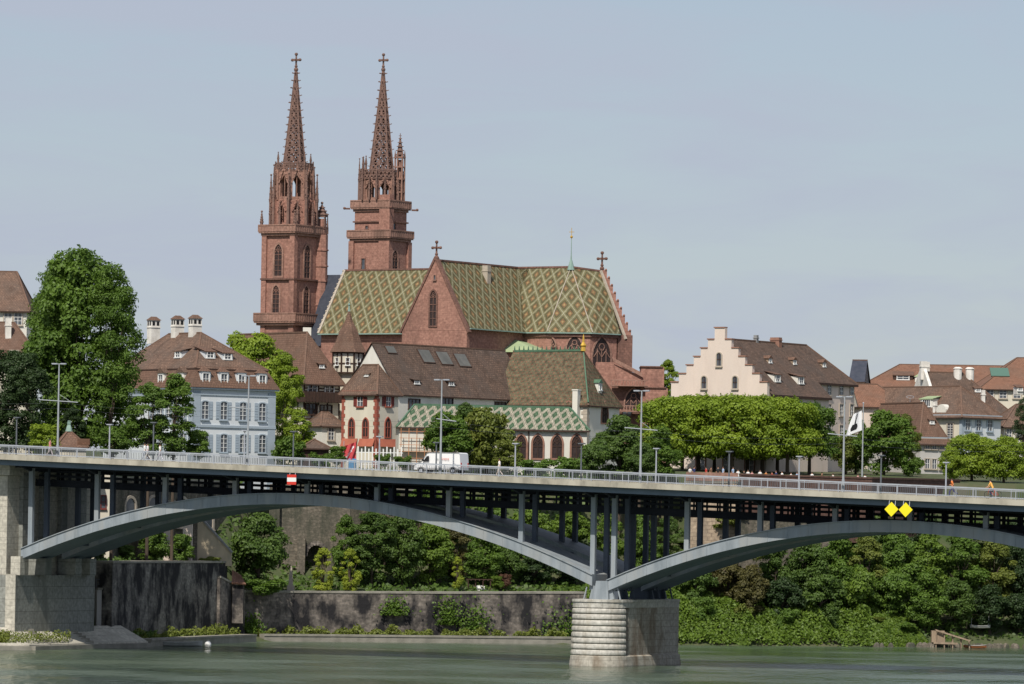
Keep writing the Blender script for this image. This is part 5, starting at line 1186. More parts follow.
for px, y in ((777.5, 382.5), (801, 384.5)): dormer(rt, H.on_roof(px, y, 'right'), 57, 1.7, 1.1, 3.0, 'white', 'tile4', 'shed')
chimney(rt, H.p(La / 2, along(H.p(La / 2, 0, zr_), H.Bd, 776), zr_ - .2), -33, 1.4, .8, .9, 'stoneb', None); chimney(rt, H.p(La / 2, along(H.p(La / 2, 0, zr_), H.Bd, 756), zr_ - .2), -33, .5, .5, 1.0, 'grey', None)
# ---- town roofs on the right
H = House('slate_roof_house', 'narrow house with dark blue slate roof behind the stepped gable house', 'house', 850, 381, 775, -10, 863.5, depth=8, wallm='tile2' if 0 else 'greyw'); H.roof((856, 360), 'slate', 'A', h0=0, h1=0, ov=.2, gable='slate')
H = House('town_house', 'long red brown roof, the farthest one on the right skyline', 'house', 861, 386, 815, -4, 1006, depth=15, wallm='cream'); H.roof((884, 364), 'tile3', 'A', h0=6, h1=0, gable='cream')
dormer(H.root, H.on_roof(903, 380, 'front'), -4, 3.0, .8, 2.5, 'timber', 'tile4', 'shed'); dormer(H.root, H.on_roof(920, 382, 'front'), -4, 1.6, .8, 2.5, 'white', 'copperl', 'hip')
H = House('town_house', 'cream house with hipped red roof and large green skylight at the right edge', 'house', 981, 387.5, 790, 3, 1060, depth=15, wallm='cream'); H.roof((1011, 357.5), 'tile3', 'A', h0=6.5, h1=4)
P, n = H.on_roof(999, 373, 'front'), H.planes['front'][1]; n = n if n.z > 0 else -n; up = n.cross(H.A); up = up if up.z > 0 else -up; mb = MB(); mb.ebox(P - H.A * 1.3 - up * 1.1 - n * .05, H.A * 2.8, up * 2.4, n * .2); mb.build('skylight', mat('dull_green_glass', (.085, .16, .125), .5), H.root)
for px in (990, 1003, 1017): window(H.root, H.front(px, 394), 3, 'rect', 1.1, 1.2)
H = House('town_house', 'dark brown roofed house with white stepped firewall and round white chimneys', 'house', 937, 412, 765, 14, 1012, depth=13, wallm='white'); H.roof((940, 372), 'tile2', 'A', h0=0, h1=5.5, ov=.3, gable='white'); rt = H.root
mb = MB(); zf_ = H.zr; mb.extrude([H.p(-.35, -1.2, H.ze), H.p(-.35, H.Lb + .5, H.ze), H.p(-.35, H.Lb / 2 + .4, zf_ + .7), H.p(-.35, H.Lb / 2 - .7, zf_ + .7)], H.A * .45); mb.build('firewall', M['chim'], rt)
for dx in (-.3, 1.3): chimney(rt, H.p(-.1 + dx * .6, H.Lb / 2 + dx - .4, zf_ - .4), 14, .9, .8, 1.9, 'chim', None)
for px in (956.5, 968.5):
    a = along(H.p(0, H.Lb / 2, H.zr), H.A, px); q = H.p(a, H.Lb / 2 - .6, H.zr); mb = MB(); mb.cyl(q - Z3 * 1.2, q + Z3 * .55, .62, .62, 10); mb.cyl(q + Z3 * .55, q + Z3 * .8, .72, .4, 10); mb.build('chimney', M['chim'], rt)
for px, y in ((1020, 391), (978, 392)): dormer(rt, H.on_roof(px, y, 'front'), 14, 1.0, .6, 1.5, 'chim', 'tile4', 'shed')
chimney(rt, H.on_roof(983, 401, 'front'), 14, .5, .5, 1.6, 'chim', None)
H = House('town_house', 'cream corner house with flat white dormer and half round attic window', 'house', 962, 414, 735, 40, 1001, pxl=860, wallm='cream'); rt = H.root
rr_ = H.roof((952, 386), 'tile', 'B', h0=H.La * .55, h1=0, ov=.6)
mb = MB(); mb.ebox(H.p(-.3, -.3, H.ze - .75), H.A * (H.La + .3), H.Bd * .29, (0, 0, .7)); mb.ebox(H.p(-.3, -.01, H.ze - .75), H.A * .29, H.Bd * (H.Lb - .01), (0, 0, .7)); mb.ebox(H.p(-.08, -.08, 17), H.A * .5, H.Bd * .5, (0, 0, H.ze - 17.8)); mb.build('cornice', M['bluet'], rt)
fw = MB(); fw.ebox(H.p(.43, -.02, 17), H.A * (H.La - .5), H.Bd * .016, (0, 0, H.ze - 17.8)); fw.build('front_facing', M['bluew'], rt)
for px, y in ((967.5, 424.5), (978.3, 425), (989.5, 425.5)): window(rt, H.front(px, y) + H.nf * .02, 40, 'rect', .95, 1.5, 'bluet', 'framew', .16, (1, 2))
window(rt, H.left(950.5, 431), -50, 'rect', 1.1, 2.1, 'stonel', 'greyw', .16, (1, 5)); window(rt, H.left(935, 431), -50, 'rect', 1.1, 2.1, 'stonel', 'greyw', .16, (1, 5))
d_ = dormer(rt, H.on_roof(926.5, 407.5, 'left'), -50, 2.5, 1.25, 3.0, 'white', 'copperl', 'shed', bars=(3, 0))
P = H.on_roof(942, 411, 'left'); mb = MB(); mb.cyl(P - H.A * .2, P + H.A * 1.6, .95, .95, 14); o = mb.build('half_round_dormer', M['white'], rt)
chimney(rt, H.on_roof(868.5, 397, 'left'), -50, .8, .8, 1.6, 'chim', None); chimney(rt, H.on_roof(935, 411, 'left'), -50, .45, .45, 1.3, 'chim', None)
mb = MB(); q = H.on_roof(910, 404, 'left'); mb.cyl(q, q + Z3 * .9, .03, n=4)
for k in range(10): a0, a1 = k * .628, (k + 1) * .628; c = q + Z3 * 1.0; mb.bar(c + Vector((.55 * math.cos(a0), 0, .18 * math.sin(a0))), c + Vector((.55 * math.cos(a1), 0, .18 * math.sin(a1))), .05, .05)
mb.build('aerial', M['rail'], rt)
H = House('town_house', 'narrow grey house with steep red brown roof between the trees on the right', 'house', 920.5, 437.5, 716, 24, 947.5, pxl=868, wallm='greyw'); rt = H.root
H.roof((911, 402), 'tile4', 'B', h0=H.La * .75, h1=0, ov=.5); mb = MB(); mb.ebox(H.p(-.4, -.02, H.ze - .003), H.A * (H.La + .8), H.Bd * .02, (0, 0, .1)); mb.build('gutter', M['bluet'], rt)
for y, hh in ((445.3, 1.0), (464, 1.3), (482, 1.5)):
    for px in (927.2, 934.2, 941.8): window(rt, H.front(px, y + (px - 934) * .05), 24, 'rect', .7, hh, 'stonel', 'framew', .1, (1, 1))
dormer(rt, H.on_roof(932, 424, 'front'), 24, .8, .6, 1.2, 'white', 'tile4', 'shed')
H = House('town_house', 'low white house with small brown roof under the cream corner house', 'house', 1004, 425, 742, 12, 1050, depth=8, wallm='white'); H.roof((1012, 404), 'tile', 'A', h0=3, h1=2)
for px in (1009, 1019): window(H.root, H.front(px, 433), 12, 'rect', .8, 1.1)
H = House('town_house', 'orange brown roof directly right of the stepped gable house', 'house', 861, 405, 748, 10, 905, depth=9, wallm='pink'); H.roof((870, 384), 'tile3', 'A', h0=0, h1=3)
# ---- garden pavilions
H = House('pavilion', 'tiny tiled garden pavilion with two green finials before the giant tree', 'pavilion', 58, 445, 556, 10, 86, depth=3.4, wallm='cream', zb=18); H.roof((68, 430.5), 'tile4', 'A', h0=1.2, h1=1.6, ov=.3)
for a in H.r0, H.r1: mb = MB(); q = H.p(a[0], a[1], H.zr); mb.lathe(q, [(.3, -.1), (.2, .3), (.08, .6), (.1, .75), (.03, 1.1)], 6); mb.build('finial', M['copper'], H.root)
mb = MB(); q = W(83, 442, 553); mb.ebox(q - Vector((.6, 0, .3)), (1.3, 0, 0), (0, 1, 0), (0, 0, .65)); tag(mb.build('tile_stack', M['tile3']), 'reddish tiled coping beside the tiny garden pavilion', 'wall')
H = House('pavilion', 'low garden hut with dark grey roof before the timber house', 'pavilion', 303, 447, 606, 8, 329, depth=4, wallm='timber', zb=18); H.roof((314, 439), 'tile2', 'A', h0=1.6, h1=1.6, ov=.4)
# ---- terrace with brick parapet
def wall_thing(name, label, pts, zb, zt, th, m_, cat='wall', parapet=None):
    """pts: plan points left to right; the thickness goes to the land side"""
    e = empty(name, Vector((pts[0][0], pts[0][1], zb)), label, cat); mb = MB(); pb = MB()
    for k in range(len(pts) - 1):
        a, b = Vector((*pts[k], 0)), Vector((*pts[k + 1], 0)); u = (b - a).normalized(); n = Vector((-u.y, u.x, 0)); z0, z1 = (zt, zt) if not isinstance(zt, (list, tuple)) else (zt[k], zt[k + 1])
        b2 = b + u * .01
        mb.hexa([a + Z3 * zb, b2 + Z3 * zb, b2 + n * th + Z3 * zb, a + n * th + Z3 * zb], [a + Z3 * z0, b2 + Z3 * z1, b2 + n * th + Z3 * z1, a + n * th + Z3 * z0])
        pb.hexa([a - n * .08 + Z3 * (z0 + .003), b2 - n * .08 + Z3 * (z1 + .003), b2 + n * (th + .08) + Z3 * (z1 + .003), a + n * (th + .08) + Z3 * (z0 + .003)], [a - n * .08 + Z3 * (z0 + .22), b2 - n * .08 + Z3 * (z1 + .22), b2 + n * (th + .08) + Z3 * (z1 + .22), a + n * (th + .08) + Z3 * (z0 + .22)])
    mb.build('wall_body', M[m_], e); pb.build('wall_coping', M['ledge'] if not parapet else M[parapet], e); return e
Tz = zat(710, 472.5, 621)
te = wall_thing('terrace_wall', 'high sandy stone bastion with brick parapet behind the pier columns', [W(686, 480, 624).xy, W(688, 480, 620).xy, W(737, 480, 618.5).xy, W(741, 480, 624).xy], 7, Tz - 1.25, .8, 'terrst')
mb = MB(); a, b = W(686, 480, 619.9), W(738, 480, 618.4); mb.ebox((a.x, a.y - .01, Tz - 1.02), (b.x - a.x, b.y - a.y, 0), (0, .5, 0), (0, 0, 1.0)); mb.build('parapet', M['sandlite'], te)
te = wall_thing('terrace_wall', 'long dark brick parapet wall behind the chestnut row', [W(741, 480, 624).xy, W(872, 482, 630).xy, W(960, 484, 652).xy], 12, [zat(741, 475.3, 624), zat(872, 479, 630), zat(960, 481, 652)], .5, 'brickd', parapet='brickd')
te = wall_thing('terrace_wall', 'grey rubble retaining wall seen between the bridge columns on the right', [W(737, 540, 616).xy, W(830, 540, 620).xy], 6, [zat(737, 518, 616), zat(830, 524, 620)], .6, 'rubble')
# ---- river walls
def Wd(px, d): return W(px, 600, d).xy
qa = wall_thing('quay_wall', 'tall black stained quay wall left of the small tiled lean-to roof', [(-41.4, 545), (-38.6, 555.5), (-35.4, 567), (-31.3, 578.5)], -1, 8.62, 3.4, 'quay')
qb = wall_thing('quay_wall', 'long low quay wall of dark stained masonry running behind the pier', [(-30.4, 581.5), (-21, 587.8), (-8, 592.3), (8.6, 598.6)], -1, [zat(240, 592.5, 581.5), zat(330, 593.2, 588), zat(450, 594, 592.3), zat(577, 593.5, 598.6)], 3.2, 'quay2')
te = wall_thing('buttress_wall', 'short grey stepped wall filling the corner between both quay walls', [(-31.9, 575.8), (-30.4, 579.8), (-29.4, 581.2)], -1, [7.0, 6.1, 5.3], 1.0, 'quay2')
te = wall_thing('low_wall', 'low pinkish garden wall just right of the bridge pier', [W(600, 600, 606).xy, W(690, 600, 610).xy], 2, [zat(600, 593.5, 606), zat(690, 596, 610)], .5, 'terrst')
lw = wall_thing('garden_wall', 'pale plastered wall with thin railing beside the bridge abutment', [W(97, 600, 545).xy, W(113, 600, 546).xy], -1, zat(105, 590, 545), .5, 'greyw')
mb = MB(); a, b = W(96, 589, 545.2), W(113, 589, 546.1)
for dz in (.5, 1.0): mb.bar(a + Z3 * dz, b + Z3 * dz, .05, .05)
for k in range(5): q = a.lerp(b, k / 4); mb.cyl(q, q + Z3 * 1.05, .03, n=4)
mb.build('railing', M['poled'], lw)
# ledges along the water
lg = wall_thing('quay_ledge', 'low concrete landing ledge at the foot of the tall stained quay wall', [(-37.3, 545.6), (-34.5, 556), (-31.5, 567), (-27.9, 577.5)], -1, .62, 1.4, 'ledge')
lg = wall_thing('quay_ledge', 'long low concrete ledge at the foot of the long quay wall', [(-27.2, 580.6), (-20, 584.4), (-8, 588.7), (8.6, 594.6)], -1, .60, 1.2, 'ledge')
# sloping stone embankment below the abutment
sl = empty('embankment', Vector((-48, 524, 0)), 'sunlit sloping stone embankment and steps below the bridge abutment', 'embankment'); mb = MB()
bk = [(-75, 514.5), (-62, 515.8), (-47.8, 522.2), (-41.6, 537.0), (-37.6, 545.5)]; up_ = [(-77, 519.5), (-63, 521.0), (-50.6, 526.8), (-44.6, 540.5), (-40.6, 547.0)]
for k in range(4):
    a, b, c, d_ = bk[k], bk[k + 1], up_[k + 1], up_[k]; z0, z1 = .55, 2.15
    mb.hexa([(*a, -1), (*b, -1), (*c, -1), (*d_, -1)], [(*a, z0), (*b, z0), (*c, z1), (*d_, z1)])
mb.build('slope', M['abutl'], sl); mb = MB()
for k in range(4):
    a, b = Vector((*bk[k], 0)), Vector((*bk[k + 1], 0)); u = (b - a).normalized(); n = Vector((u.y, -u.x, 0)); mb.ebox(a + n * .002 - Z3, b - a, n * .7, (0, 0, 1.42))
mb.build('kerb', M['ledge'], sl)
for px_, t_ in ((-47.9, 0), (-44.9, .5), (-42.6, .9)):
    pass
for (a, c) in (((-46.4, 526.0), (-49.2, 529.8)), ((-42.8, 534.6), (-45.9, 538.2)), ((-56, 518.6), (-58.2, 523.8))):
    mb = MB(); d_ = Vector((c[0] - a[0], c[1] - a[1], 0)).normalized(); nn = Vector((-d_.y, d_.x, 0))
    for k in range(7): q = Vector((*a, .5)).lerp(Vector((*c, 2.2)), k / 7); mb.ebox(q - nn * .5, nn * 1.0, d_ * .75, (0, 0, .28))
    mb.build('stairs', M['ledge'], sl)
mb = MB()
mb.hexa([(-77, 521, 1.6), (-63, 522.4, 1.6), (-51.2, 528, 1.6), (-54, 542, 1.6)], [(-77, 521, 2.2), (-63, 522.4, 2.2), (-51.2, 528, 2.2), (-54, 542, 4.6)])
mb.build('upper_slope', M['abutl'], sl)
# ---- old walls on the slope behind the left arch
H = House('riverside_house', 'narrow cream house with dark red window seen under the bridge', 'house', 92, 470, 558, 5, 111, depth=7, wallm='cream', zb=5); H.roof((100, 462), 'tile4', 'A', h0=1, h1=1, ov=.2)
window(H.root, H.front(103.5, 502), 5, 'rect', .45, 1.3, 'shutr', 'shutr', .1, (0, 1)); window(H.root, H.front(103.5, 530), 5, 'rect', .45, 1.3, 'shutr', 'shutr', .1, (0, 1))
te = wall_thing('retaining_wall', 'grey old retaining wall with blind arches behind the left arch of the bridge', [W(112, 500, 562).xy, W(165, 500, 578).xy, W(232, 500, 596).xy], 6, [zat(112, 478, 562), zat(165, 480, 578), zat(232, 483, 596)], .8, 'terrst' if 0 else 'rubble')
for px, y in ((130, 512), (153, 511), (182, 512), (208, 514)):
    P = W(px, y, 562 + (px - 112) * .285 - .35); window(te, P, 68 if 0 else 58, 'arch', 1.7, 3.0, 'stonel', 'rubble', .3, (0, 0), name='blind_arch')
for px, lab in ((168, 'pinkish white stone pillar, left of the two on the slope under the arch'), (187, 'pinkish white stone pillar, right of the two on the slope under the arch')):
    a = W(px, 560, 572); e = empty('stone_pillar', a, lab, 'pillar', 'pillars under the left arch'); mb = MB(); mb.ebox(a - Vector((.5, 0, .6)), (1.0, 0, 0), (0, 1, 0), (0, 0, 6.8)); mb.build('shaft', M['pink'], e); mb = MB(); mb.ebox(a + Vector((-.65, -.12, 6.203)), (1.3, 0, 0), (0, 1.25, 0), (0, 0, .35)); mb.build('capital', M['ledge'], e)
te = empty('gable_wall', W(214, 562, 578), 'cream plastered wall with slanting top edge above the tall quay wall', 'wall')
mb = MB(); pts = [W(196, 566, 578), W(231.5, 566, 578), W(231.5, 553, 578), W(199, 516, 578), W(196, 516, 578)]; mb.extrude(pts, (0, .7, 0)); mb.build('wall_body', M['plasterold'], te)
mb = MB(); mb.bar(W(232.3, 552.5, 578.3), W(198.6, 515, 578.3), .9, .2); mb.build('wall_coping', M['grey'], te); mb = MB(); a = W(193.5, 562, 577.4); mb.box(a.x - .5, a.x + .35, 577.4, 578.4, a.z - 1, a.z + 5.2); mb.build('pier_block', M['rubble'], te)
te = empty('tiled_lean_to', W(238, 590, 579), 'tiny orange tiled lean-to roof in the notch between the quay walls', 'outbuilding')
mb = MB(); a, b, c, d_ = W(231.8, 583, 578.2), W(246, 584, 578.2), W(241, 575, 580.8), W(232, 569.5, 580.8); roof_face(mb, [a, b, c, d_]); roof_face(mb, [a - Z3 * .1, b - Z3 * .1, c - Z3 * .1, d_ - Z3 * .1]); mb.build('roof', M['tile3'], te)
mb = MB(); a = W(232.5, 584, 578.6); b = W(243.5, 584, 578.6); mb.box(a.x, b.x, 578.6, 581, 2, a.z - .15); mb.build('wall', M['quay2'], te)
# high stone wall with niche
te = empty('ruined_wall', W(315, 592, 600), 'high weathered stone wall with large arched niche under the bridge', 'wall')
mb = MB(); x0, x1 = W(268, 592, 600).x, W(349, 592, 600).x; cx_ = W(315.5, 592, 600).x; z0 = 4; zt0, zt1 = zat(268, 484, 600), zat(349, 480, 600); zs_, zc_ = zat(315, 556, 600), zat(315, 543, 600); hw_ = W(327, 560, 600).x - cx_
arc = [(cx_ + hw_ * math.cos(math.pi * k / 10), zs_ + (zc_ - zs_) * math.sin(math.pi * k / 10)) for k in range(11)]
mb.extrude([(x0, 600, z0), (cx_ - hw_, 600, z0), (cx_ - hw_, 600, zs_)] + [(x, 600, z) for x, z in reversed(arc[:-1][5:])] [::-1][:0] + [(x, 600, z) for x, z in reversed(arc[5:10])] + [(cx_, 600, zc_), (cx_, 600, zt0), (x0, 600, zt0)], (0, 1.5, 0))
mb.extrude([(cx_ + .002, 600, zc_)] + [(x, 600, z) for x, z in reversed(arc[1:5])] + [(cx_ + hw_, 600, zs_), (cx_ + hw_, 600, z0), (x1, 600, z0), (x1, 600, zt1), (cx_ + .002, 600, zt0)], (0, 1.5, 0))
mb.box(cx_ - hw_ - .2, cx_ + hw_ + .2, 601.51, 602.4, z0, zc_ + .5); mb.build('wall_body', M['rubble'], te)
for k in range(10):
    pass
mb = MB()
for k in range(10): mb.bar((arc[k][0], 599.9, arc[k][1]), (arc[k + 1][0], 599.9, arc[k + 1][1]), .3, .5)
mb.build('arch_stones', M['quay2'], te)
mb = MB(); mb.box(x0, x0 + 1.2, 599.2, 599.99, z0, zt0 - .5); a = W(300, 592, 599); mb.box(a.x - .4, a.x + .5, 599.1, 599.99, z0, zs_ + 2); mb.build('buttress', M['rubble'], te)
te = wall_thing('retaining_wall', 'grey stone terrace wall high on the slope between the trees under the bridge', [W(349, 500, 608).xy, W(430, 500, 612).xy], 8, [zat(349, 486, 608), zat(430, 492, 612)], .6, 'rubble')
# obelisk
a = W(290.6, 592.5, 588.8); e = empty('obelisk', a, 'small pale stone obelisk standing on the long quay wall', 'monument'); mb = MB(); mb.ebox(a - Vector((.4, .4, .6)), (.8, 0, 0), (0, .8, 0), (0, 0, 1.4)); mb.build('plinth', M['stonel'], e); mb = MB(); mb.cyl(a + Z3 * .803, a + Z3 * 2.6, .36, .2, 4, ph=.78); mb.cyl(a + Z3 * 2.6, a + Z3 * 3.0, .2, .02, 4, ph=.78); mb.build('shaft', M['stonel'], e)
# pergola
a = W(468, 592, 600); e = empty('pergola', a, 'dark timber pergola with white bench on the slope above the quay', 'pergola'); mb = MB()
for k in range(4):
    for b in (0, 2): mb.cyl(a + Vector((k * .85, b, -1)), a + Vector((k * .85, b, 1.3)), .07, n=5)
mb.build('posts', M['timber'], e); mb = MB()
for k in range(7): mb.ebox(a + Vector((-.2 + k * .48, -.3, 1.303)), (.1, 0, 0), (0, 2.6, 0), (0, 0, .1))
mb.ebox(a + Vector((-.25, -.05, 1.41)), (3.1, 0, 0), (0, .1, 0), (0, 0, .1)); mb.build('rafters', M['timber'], e); mb = MB(); mb.ebox(a + Vector((.9, .4, -.2)), (1.3, 0, 0), (0, .5, 0), (0, 0, .5)); mb.ebox(a + Vector((.9, .91, -.2)), (1.3, 0, 0), (0, .1, 0), (0, 0, .95)); mb.build('bench', M['signw'], e)

# ================================================================ TREES, SHRUBS, GROUND COVER
def leaf_mat(name, c1, c2, hv=.5):
    m, t, p = new_mat(name); t.nodes.remove(p); o = t.nodes['Material Output']
    tc = t.nodes.new('ShaderNodeTexCoord'); n = t.nodes.new('ShaderNodeTexNoise'); n.inputs['Scale'].default_value = .45; n.inputs['Detail'].default_value = 4
    t.links.new(tc.outputs['Object'], n.inputs['Vector'])
    at = t.nodes.new('ShaderNodeAttribute'); at.attribute_name = 'tone'
    ad = t.nodes.new('ShaderNodeMath'); ad.operation = 'MULTIPLY_ADD'; ad.inputs[1].default_value = .55; t.links.new(n.outputs['Fac'], ad.inputs[0])
    m2 = t.nodes.new('ShaderNodeMath'); m2.operation = 'MULTIPLY'; m2.inputs[1].default_value = .5; t.links.new(at.outputs['Fac'], m2.inputs[0]); t.links.new(m2.outputs[0], ad.inputs[2])
    mx = t.nodes.new('ShaderNodeMix'); mx.data_type = 'RGBA'; mx.inputs['A'].default_value = (*c1, 1); mx.inputs['B'].default_value = (*c2, 1); t.links.new(ad.outputs[0], mx.inputs['Factor'])
    d = t.nodes.new('ShaderNodeBsdfDiffuse'); tr = t.nodes.new('ShaderNodeBsdfTranslucent'); g = t.nodes.new('ShaderNodeBsdfGlossy'); g.inputs['Roughness'].default_value = .55; g.inputs['Color'].default_value = (.5, .5, .5, 1)
    t.links.new(mx.outputs['Result'], d.inputs['Color']); t.links.new(mx.outputs['Result'], tr.inputs['Color'])
    s = t.nodes.new('ShaderNodeMixShader'); s.inputs[0].default_value = .40; t.links.new(d.outputs[0], s.inputs[1]); t.links.new(tr.outputs[0], s.inputs[2])
    s2 = t.nodes.new('ShaderNodeMixShader'); s2.inputs[0].default_value = .04; t.links.new(s.outputs[0], s2.inputs[1]); t.links.new(g.outputs[0], s2.inputs[2])
    t.links.new(s2.outputs[0], o.inputs['Surface']); return m
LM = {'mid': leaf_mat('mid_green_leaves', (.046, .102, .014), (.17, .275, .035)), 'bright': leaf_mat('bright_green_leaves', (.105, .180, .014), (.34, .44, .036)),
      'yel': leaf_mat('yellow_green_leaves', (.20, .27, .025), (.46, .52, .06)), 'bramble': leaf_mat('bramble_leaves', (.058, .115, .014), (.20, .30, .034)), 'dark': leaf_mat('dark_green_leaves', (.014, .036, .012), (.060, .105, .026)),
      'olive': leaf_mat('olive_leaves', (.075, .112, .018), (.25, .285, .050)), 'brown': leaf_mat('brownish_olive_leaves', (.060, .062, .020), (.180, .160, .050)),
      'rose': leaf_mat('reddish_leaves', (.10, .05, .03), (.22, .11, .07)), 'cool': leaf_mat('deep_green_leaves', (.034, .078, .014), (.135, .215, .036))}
def crown_variant(seed, n, shape, leaf=.075, lobes=26, flat=1.0):
    """crown of unit half-width, z from 0 to 1 (times the shape's height), built from leafy lobes with gaps between"""
    rn = random.Random(seed); L = []
    tries = 0
    while len(L) < lobes and tries < 4000:
        tries += 1
        z = rn.random(); a = rn.uniform(0, 2 * math.pi)
        if shape == 'tall': R_ = max(.42, 1 - abs((z - .40) / .62) ** 2.4) ** .5 if z < .97 else .5
        elif shape == 'round': R_ = math.sqrt(max(0.02, 1 - (2 * z - .95) ** 2 * .93))
        elif shape == 'block': R_ = 1.0 * (1 if z < .7 else math.sqrt(max(.05, 1 - ((z - .7) / .3) ** 2)) * .95 + .05)
        elif shape == 'cone': R_ = .15 + .85 * (1 - z)
        else: R_ = .75 + .25 * rn.random()
        lr = rn.uniform(.20, .36) * (1 if shape != 'cone' else .7) * (.86 if flat > 2.4 else 1); rr = max(0, R_ - lr * .8) * rn.random() ** .35
        c = (rr * math.cos(a), rr * math.sin(a), z)
        if any((c[0] - q[0]) ** 2 + (c[1] - q[1]) ** 2 + ((c[2] - q[2]) * flat) ** 2 < (min(lr, q[3]) * .62) ** 2 for q in L): continue
        L.append((*c, lr, rn.random()))
    v, f, tone = [], [], []
    tot = sum(q[3] ** 2 for q in L)
    for cx, cy, cz, lr, tn in L:
        k = int(n * lr * lr / tot)
        sx, sy, sz = rn.uniform(.9, 1.15), rn.uniform(.9, 1.15), rn.uniform(.60, .85)
        for _ in range(k):
            while True:
                d = Vector((rn.gauss(0, 1), rn.gauss(0, 1), rn.gauss(0, 1)))
                if d.length > .1: break
            d.normalize()
            if d.z < -.35 and rn.random() < .7: d.z = -d.z
            bump = 1 + .16 * math.sin(7 * d.x + 5 * tn) * math.sin(6 * d.y + 9 * tn) + .12 * math.sin(11 * d.z + 20 * tn)
            r_ = lr * bump * (rn.random() ** .28)
            P = Vector((cx + d.x * r_ * sx, cy + d.y * r_ * sy, cz * flat + d.z * r_ * sz))
            nrm = (d + Vector((rn.gauss(0, .45), rn.gauss(0, .45) - .12, rn.gauss(0, .38) + .28))).normalized()
            u = nrm.orthogonal().normalized(); ang = rn.uniform(0, 6.28); w_ = nrm.cross(u); u, w_ = u * math.cos(ang) + w_ * math.sin(ang), w_ * math.cos(ang) - u * math.sin(ang)
            s_ = leaf * rn.uniform(.6, 1.25); i = len(v)
            v += [tuple(P - u * s_ * .62), tuple(P - w_ * s_ * .42 + nrm * s_ * .12), tuple(P + u * s_ * .62), tuple(P + w_ * s_ * .42 + nrm * s_ * .12)]
            f.append((i, i + 1, i + 2, i + 3)); tone.append(min(1, max(0, tn * .5 + rn.random() * .5)))
    me = bpy.data.meshes.new('crown'); me.from_pydata(v, [], f)
    at = me.attributes.new('tone', 'FLOAT', 'FACE'); at.data.foreach_set('value', tone); me.materials.append(LM['mid']); me.update(); return me, [q for q in L]
def trunk_mesh(L, flat, sxy, sz, th):
    rn = random.Random(len(L)); mb = MB(); r0 = max(.16, .05 * sxy); mb.cyl((0, 0, -th - .3), (0, 0, 0), r0 * 1.25, r0, 8); mb.cyl((0, 0, 0), (.1, .05, .55 * flat * sz), r0, r0 * .4, 8)
    for q in L[:12]:
        z0 = rn.uniform(0, .4) * flat; m_ = (q[0] * .55 * sxy, q[1] * .55 * sxy, (z0 + (q[2] * flat - z0) * .6) * sz); mb.cyl((0, 0, z0 * sz), m_, r0 * .45, r0 * .25, 5); mb.cyl(m_, (q[0] * .9 * sxy, q[1] * .9 * sxy, q[2] * flat * .95 * sz), r0 * .25, r0 * .08, 4)
    return mb.mesh('trunk', M['bark'])
FAM = {}
for fam, sh, specs in (('tall', 'tall', ((2.6, 24000, .056, 90), (3.4, 40000, .050, 170), (4.6, 26000, .055, 130))), ('round', 'round', ((1.2, 9000, .085, 26), (1.9, 12000, .078, 40), (2.7, 14000, .074, 55))), ('roundq', 'round', ((1.4, 9000, .085, 24), (2.2, 12000, .078, 42), (3.2, 14000, .074, 60))),
                       ('block', 'block', ((1.5, 20000, .064, 80), (2.4, 24000, .062, 110))), ('cone', 'cone', ((3.5, 12000, .07, 70),)), ('bush', 'bush', ((.7, 5000, .10, 16), (1.4, 7000, .09, 26))), ('light', 'round', ((3.0, 8000, .085, 44),))):
    for k, (fl, n, lf, lb) in enumerate(specs):
        me, L = crown_variant(sum(map(ord, fam)) + k, n, sh, lf, lb, fl); FAM.setdefault(fam, []).append((fl, me, L))
FN = {'tallA': 'tall', 'tallB': 'tall', 'roundA': 'round', 'roundB': 'roundq', 'roundC': 'round', 'blockA': 'block', 'blockB': 'block', 'cone': 'cone', 'bushA': 'bush', 'bushB': 'bush', 'light': 'light'}
def plant(px, ytop, ybot, wpx, d, var, tint, label, name='tree', cat='tree', group=None, depthk=1.0, rot=None):
    """ybot: foot of the crown in the picture"""
    c = W(px, (ytop + ybot) / 2, d); hw = wpx * d / F / 2; zt, zb = zat(px, ytop, d), zat(px, ybot, d); g = ground(c.x, c.y)
    if zb < g + .1: zb = g + .1
    H_ = max(zt - zb, .5); e = empty(name, Vector((c.x, c.y, g)), label, cat, group)
    fl, me, L = min(FAM[FN[var]], key=lambda q: abs(math.log((q[0] + .45) / (H_ / hw)))); rz = random.uniform(0, 6.28) if rot is None else rot
    sx = hw * .97; sz = H_ / (fl + .42); z0 = zb - g + .20 * sz
    o = bpy.data.objects.new('crown', me); sc.collection.objects.link(o); o.parent = e; o.location = (0, 0, z0); o.scale = (sx, sx * depthk, sz); o.rotation_euler = (0, 0, rz)
    o.material_slots[0].link = 'OBJECT'; o.material_slots[0].material = LM[tint]
    if name == 'tree':
        t_ = bpy.data.objects.new('trunk', trunk_mesh(L, fl, sx, sz, z0)); sc.collection.objects.link(t_); t_.parent = e; t_.location = (0, 0, z0); t_.rotation_euler = (0, 0, rz)
    return e
T = plant
